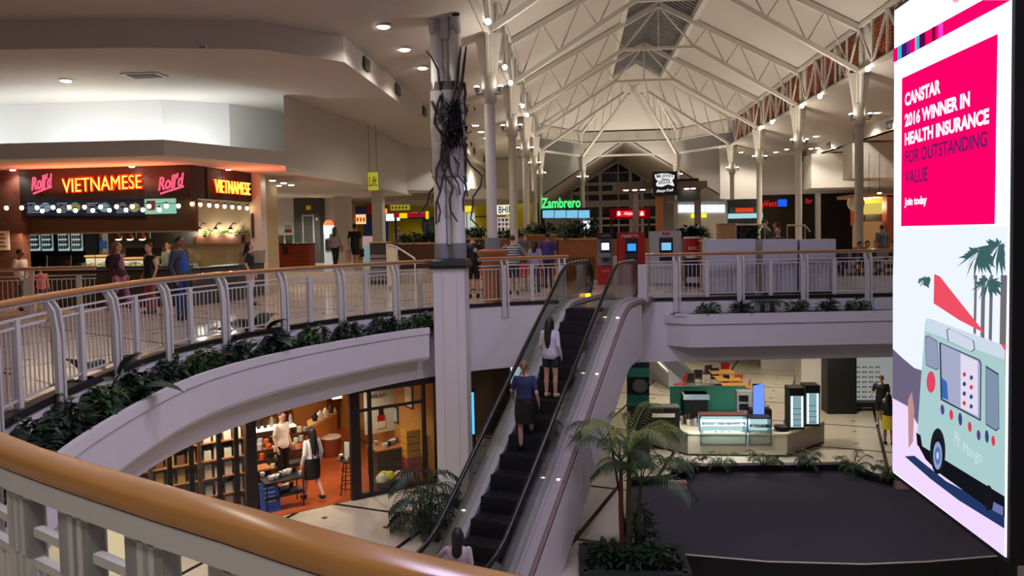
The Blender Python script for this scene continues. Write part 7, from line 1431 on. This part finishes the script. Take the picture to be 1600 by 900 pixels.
q = at(256, 395, 20.6); person('shop assistant in grey behind the food counter', (q.x, 20.85, 0), pi, 1.66, SKIN, cloth((130, 130, 134)), 'short', BLACK, 'trousers', 'tail', HAIRB, fem=True)
q = at(8, 400, 17.6); person('person in a white shirt behind the short railing in front of the brick wall', (q.x, 18.1, 0), -pi/2, 1.55, SKIN2, cloth((220, 212, 204)), 'short', DGREY, 'trousers', 'short', HAIRD)
q = at(67, 420, 18.0); person('child in pink at the end of the short railing', (q.x, 17.9, 0), -2.2, 1.12, SKIN, cloth((220, 120, 140)), 'short', cloth((90, 60, 80)), 'shorts', 'short', HAIRB, vox=.013)
YC_ = 31.2
person('woman in a pale grey top and black trousers with a beige shoulder bag, walking away', (at(524, 400, YC_).x, YC_, RAISE), .1, 1.68, SKIN, cloth((186, 190, 200)), 'short', BLACK, 'trousers', 'mid', HAIRL, 'walk', fem=True, extra=handbag(mk('beige_bag', (176, 140, 108), .6), 1))
def bags(o, up): MB().bx(-.36, -.22, -.05, .16, .28, .72).build('shopping_bag', mk('bag_white', (225, 170, 150), .6), o); MB().bx(-.365, -.36, .0, .1, .38, .56).build('bag_print', RED, o); MB().bx(.2, .32, -.04, .14, .42, .74).build('dark_bag', mk('bag_dark', (40, 24, 34), .6), o)
person('man in a black t-shirt, shorts and cap carrying shopping bags, walking away', (at(555, 400, 30.4).x, 30.4, RAISE), -.05, 1.78, SKIN, BLACK, 'short', BLACK, 'shorts', 'short', HAIRD, 'walk', cap=BLACK, shoes=BLACK, extra=bags)
person('cook in a white shirt and cap behind the red and blue stall counter', (at(608, 362, 37.4).x, 39.4, RAISE), pi, 1.72, SKIN, cloth((225, 222, 215)), 'short', BLACK, 'trousers', 'short', HAIRD, cap=cloth((225, 222, 215)), vox=.014)
def sitter(label, px, Y, z, rz, top, hm=HAIRD, hair='short', tl='short', fem=False, h=1.7, sk=SKIN, bottom=None, bl='trousers', seat=True, lean=.12, cap=None):
    x = at(px, 380, Y).x; o = person(label, (x, Y, z), rz, h, sk, top, tl, bottom or cloth((40, 42, 52)), bl, hair, hm, 'sit', lean=lean, fem=fem, vox=.014, cap=cap)
    if seat: 
        t = thing('dining_stool', 'plain dark stool under the '+label[:40].rsplit(' ', 1)[0].split(' in ')[0]+' at %s' % SEATS.pop(0), 'stool', (x, Y, z), 0); MB().bx(-.19, .19, -.19, .19, .37, .405).build('seat', DGREY, t); [MB().tube([(sx*.15, sy*.15, .37), (sx*.17, sy*.17, 0)], .014, 5).build('leg', CHROME, t) for sx in (-1, 1) for sy in (-1, 1)]
    return o
SEATS = ['the table nearest the pillar', 'the second table from the pillar', 'the red chairs', 'the hedge planter', 'the yellow stall, left', 'the yellow stall, middle', 'the yellow stall, right', 'the hedge panel', 'the dark shopfront', 'the white table', 'the green chairs', 'the last slim column', 'the kitchen stall, left', 'the kitchen stall, middle', 'the kitchen stall, right', 'the mosaic wall', 'the far end', 'the wall']
person('man in a black t-shirt and shorts standing right beside the big pillar', (at(739, 400, 20.2).x, 20.2, 0), .2, 1.76, SKIN, BLACK, 'short', BLACK, 'shorts', 'short', HAIRD, extra=lambda o, up: MB().ell(up((.05, -.125, 1.25)), (.06, .01, .06), 10, 6).build('back_print', LGREY, o))
sitter('diner with black hair in a dark top beside the first slim column', 763, 22.4, 0, .1, cloth((30, 32, 38)))
person('man in a grey and white striped shirt standing behind the short balustrade', (at(801, 400, 21.2).x, 21.2, 0), .05, 1.66, SKIN, pattern('stripes', (70, 76, 86), (196, 196, 194), 14, 2), 'short', cloth((40, 42, 50)), 'shorts', 'short', HAIRB, arms=[((-.36, .1, 1.18), (-.42, .3, 1.08)), ((.36, .1, 1.18), (.42, .3, 1.1))])
person('dark haired girl in a lilac grey top behind the short balustrade', (at(836, 400, 21.8).x, 21.8, 0), -.3, 1.5, SKIN, cloth((150, 140, 168)), 'short', cloth((60, 60, 80)), 'trousers', 'mid', HAIRD, fem=True)
person('man in a purple shirt standing with his back turned near the hedge planter', (at(856, 400, 23.4).x, 23.4, 0), -.1, 1.72, SKIN2, cloth((56, 44, 116)), 'short', cloth((40, 38, 50)), 'trousers', 'short', HAIRD)
person('man in grey standing further back between two slim columns', (at(816, 380, 29).x, 29, 0), .3, 1.75, SKIN2, cloth((92, 100, 104)), 'short', DGREY, 'trousers', 'short', HAIRD, vox=.014)
sitter('diner in white at the yellow stall', 646, 34.5, RAISE, pi, cloth((225, 220, 214)), fem=True); sitter('diner in black left of the diner in white', 626, 34, RAISE, 2.6, BLACK); sitter('diner with tan hair before the black fridge', 668, 34, RAISE, 3.6, cloth((120, 80, 70)), HAIRL, 'mid', fem=True); sitter('small diner in rust between the stall diners', 655, 35.2, RAISE, pi, cloth((150, 90, 60)), HAIRB)
person('person in black standing behind the hedge planter right of the pillar', (at(742, 365, 32).x, 32, 0), 0, 1.72, SKIN, BLACK, 'short', BLACK, 'trousers', 'short', HAIRD, vox=.014); person('tall person in black beside the slim column at the hedge', (at(764, 365, 33).x, 33, 0), .4, 1.74, SKIN, cloth((28, 28, 32)), 'long', BLACK, 'trousers', 'short', HAIRD, vox=.014)
# right seating
person('man in black turned sideways under the red cinema lettering', (at(1194, 340, 28).x, 28, .25), -1.9, 1.78, SKIN, BLACK, 'long', BLACK, 'trousers', 'short', HAIRD, vox=.014, arms=[((-.24, .1, 1.12), (-.1, .3, 1.2)), ((.24, .1, 1.12), (.1, .3, 1.2))]); struct(MB().bx(at(1150, 360, 29).x, at(1260, 360, 29).x, 26.2, 31, 0, .25), 'floor_step', TILE)
person('woman with brown hair in dark clothes beside the man in black', (at(1213, 340, 27.4).x, 27.4, .25), 1.7, 1.66, SKIN, cloth((56, 48, 50)), 'long', BLACK, 'trousers', 'mid', HAIRB, fem=True, vox=.014)
person('figure in a long black coat standing behind the second white cabinet', (at(1216, 360, 21.9).x, 21.9, 0), 2.6, 1.74, SKIN, BLACK, 'long', BLACK, 'skirt', 'long', HAIRD, fem=True)
sitter('diner bent low in dark clothes behind the hedge panel', 1197, 22.6, 0, 1.2, cloth((46, 40, 38)), HAIRB, 'mid', lean=.4, fem=True)
for lab, px, Y, rz, c, hm in (('diner in tan with brown hair left of the white table', 1252, 24.6, 2.2, (150, 110, 90), HAIRB), ('diner in dark red looking down at the white table', 1273, 24.2, pi, (90, 40, 44), HAIRD), ('diner in grey behind the white table', 1288, 26.0, 2.6, (110, 108, 104), HAIRL), ('bent diner in a navy top left of the last slim column', 1302, 23.6, 1.9, (30, 34, 48), HAIRD), ('diner in grey right of the last slim column', 1337, 24.6, 3.4, (92, 92, 100), HAIRD), ('diner in a pale top beyond the mosaic wall', 1353, 26, 3.0, (200, 196, 190), HAIRD), ('diner in blue grey before the yellow kitchen', 1369, 26.5, 2.8, (90, 96, 110), HAIRB), ('diner in a yellow top beside the big screen', 1390, 25.4, 3.2, (220, 200, 50), HAIRB)):
    sitter(lab, px, Y, 0, rz, cloth(c), hm, lean=.3)
person('man in a blue-grey shirt standing at the yellow kitchen counter', (at(1378, 345, 31).x, 31, 0), .2, 1.76, SKIN2, cloth((84, 90, 104)), 'short', DGREY, 'trousers', 'short', HAIRD, vox=.014)
# lower floor
q = on(490, 782, ZL); person('long-haired woman in a white top and black skirt at the tea shop entrance', q, .9, 1.64, SKIN, cloth((214, 208, 208)), 'long', BLACK, 'skirt', 'long', HAIRD, 'walk', fem=True, extra=lambda o, up: [MB().tube([up((s*.07, -.13, .95)), up((s*.08, -.14, 1.2)), up((s*.09, -.06, 1.44)), up((s*.08, .1, 1.36))], .016, 6).build('apron_strap', BLACK, o) for s in (-1, 1)])
q = on(443, 752, ZL); person('shop assistant in a white shirt and black trousers further inside the tea shop', q, -2.0, 1.68, SKIN, cloth((225, 214, 206)), 'short', BLACK, 'trousers', 'bun', HAIRB, fem=True)
q = on(1377, 664, ZR); person('man in a black t-shirt, shorts and cap before the sunglasses wall', q, pi-.5, 1.72, SKIN, BLACK, 'short', BLACK, 'shorts', 'short', HAIRD, cap=mk('cap_brown', (70, 50, 40), .7), shoes=LGREY, arms=[((-.24, .0, 1.12), (-.16, .22, 1.0)), ((.26, .08, 1.14), (.3, .3, 1.1))])
q = on(1388, 695, ZR); person('person in a black top and yellow skirt by the big screen', q, -.6, 1.62, SKIN2, BLACK, 'short', cloth((220, 200, 60)), 'skirt', 'mid', HAIRD, fem=True)
# ---------------------------------------------------------------- settle the remeshed figures into plain meshes
bpy.context.view_layer.update()
dg = bpy.context.evaluated_depsgraph_get()
new = [(o, bpy.data.meshes.new_from_object(o.evaluated_get(dg))) for o in REM]
for o, me in new:
    old = o.data; nm = old.name; o.modifiers.clear(); o.data = me; bpy.data.meshes.remove(old); me.name = nm
    for p in me.polygons: p.use_smooth = True
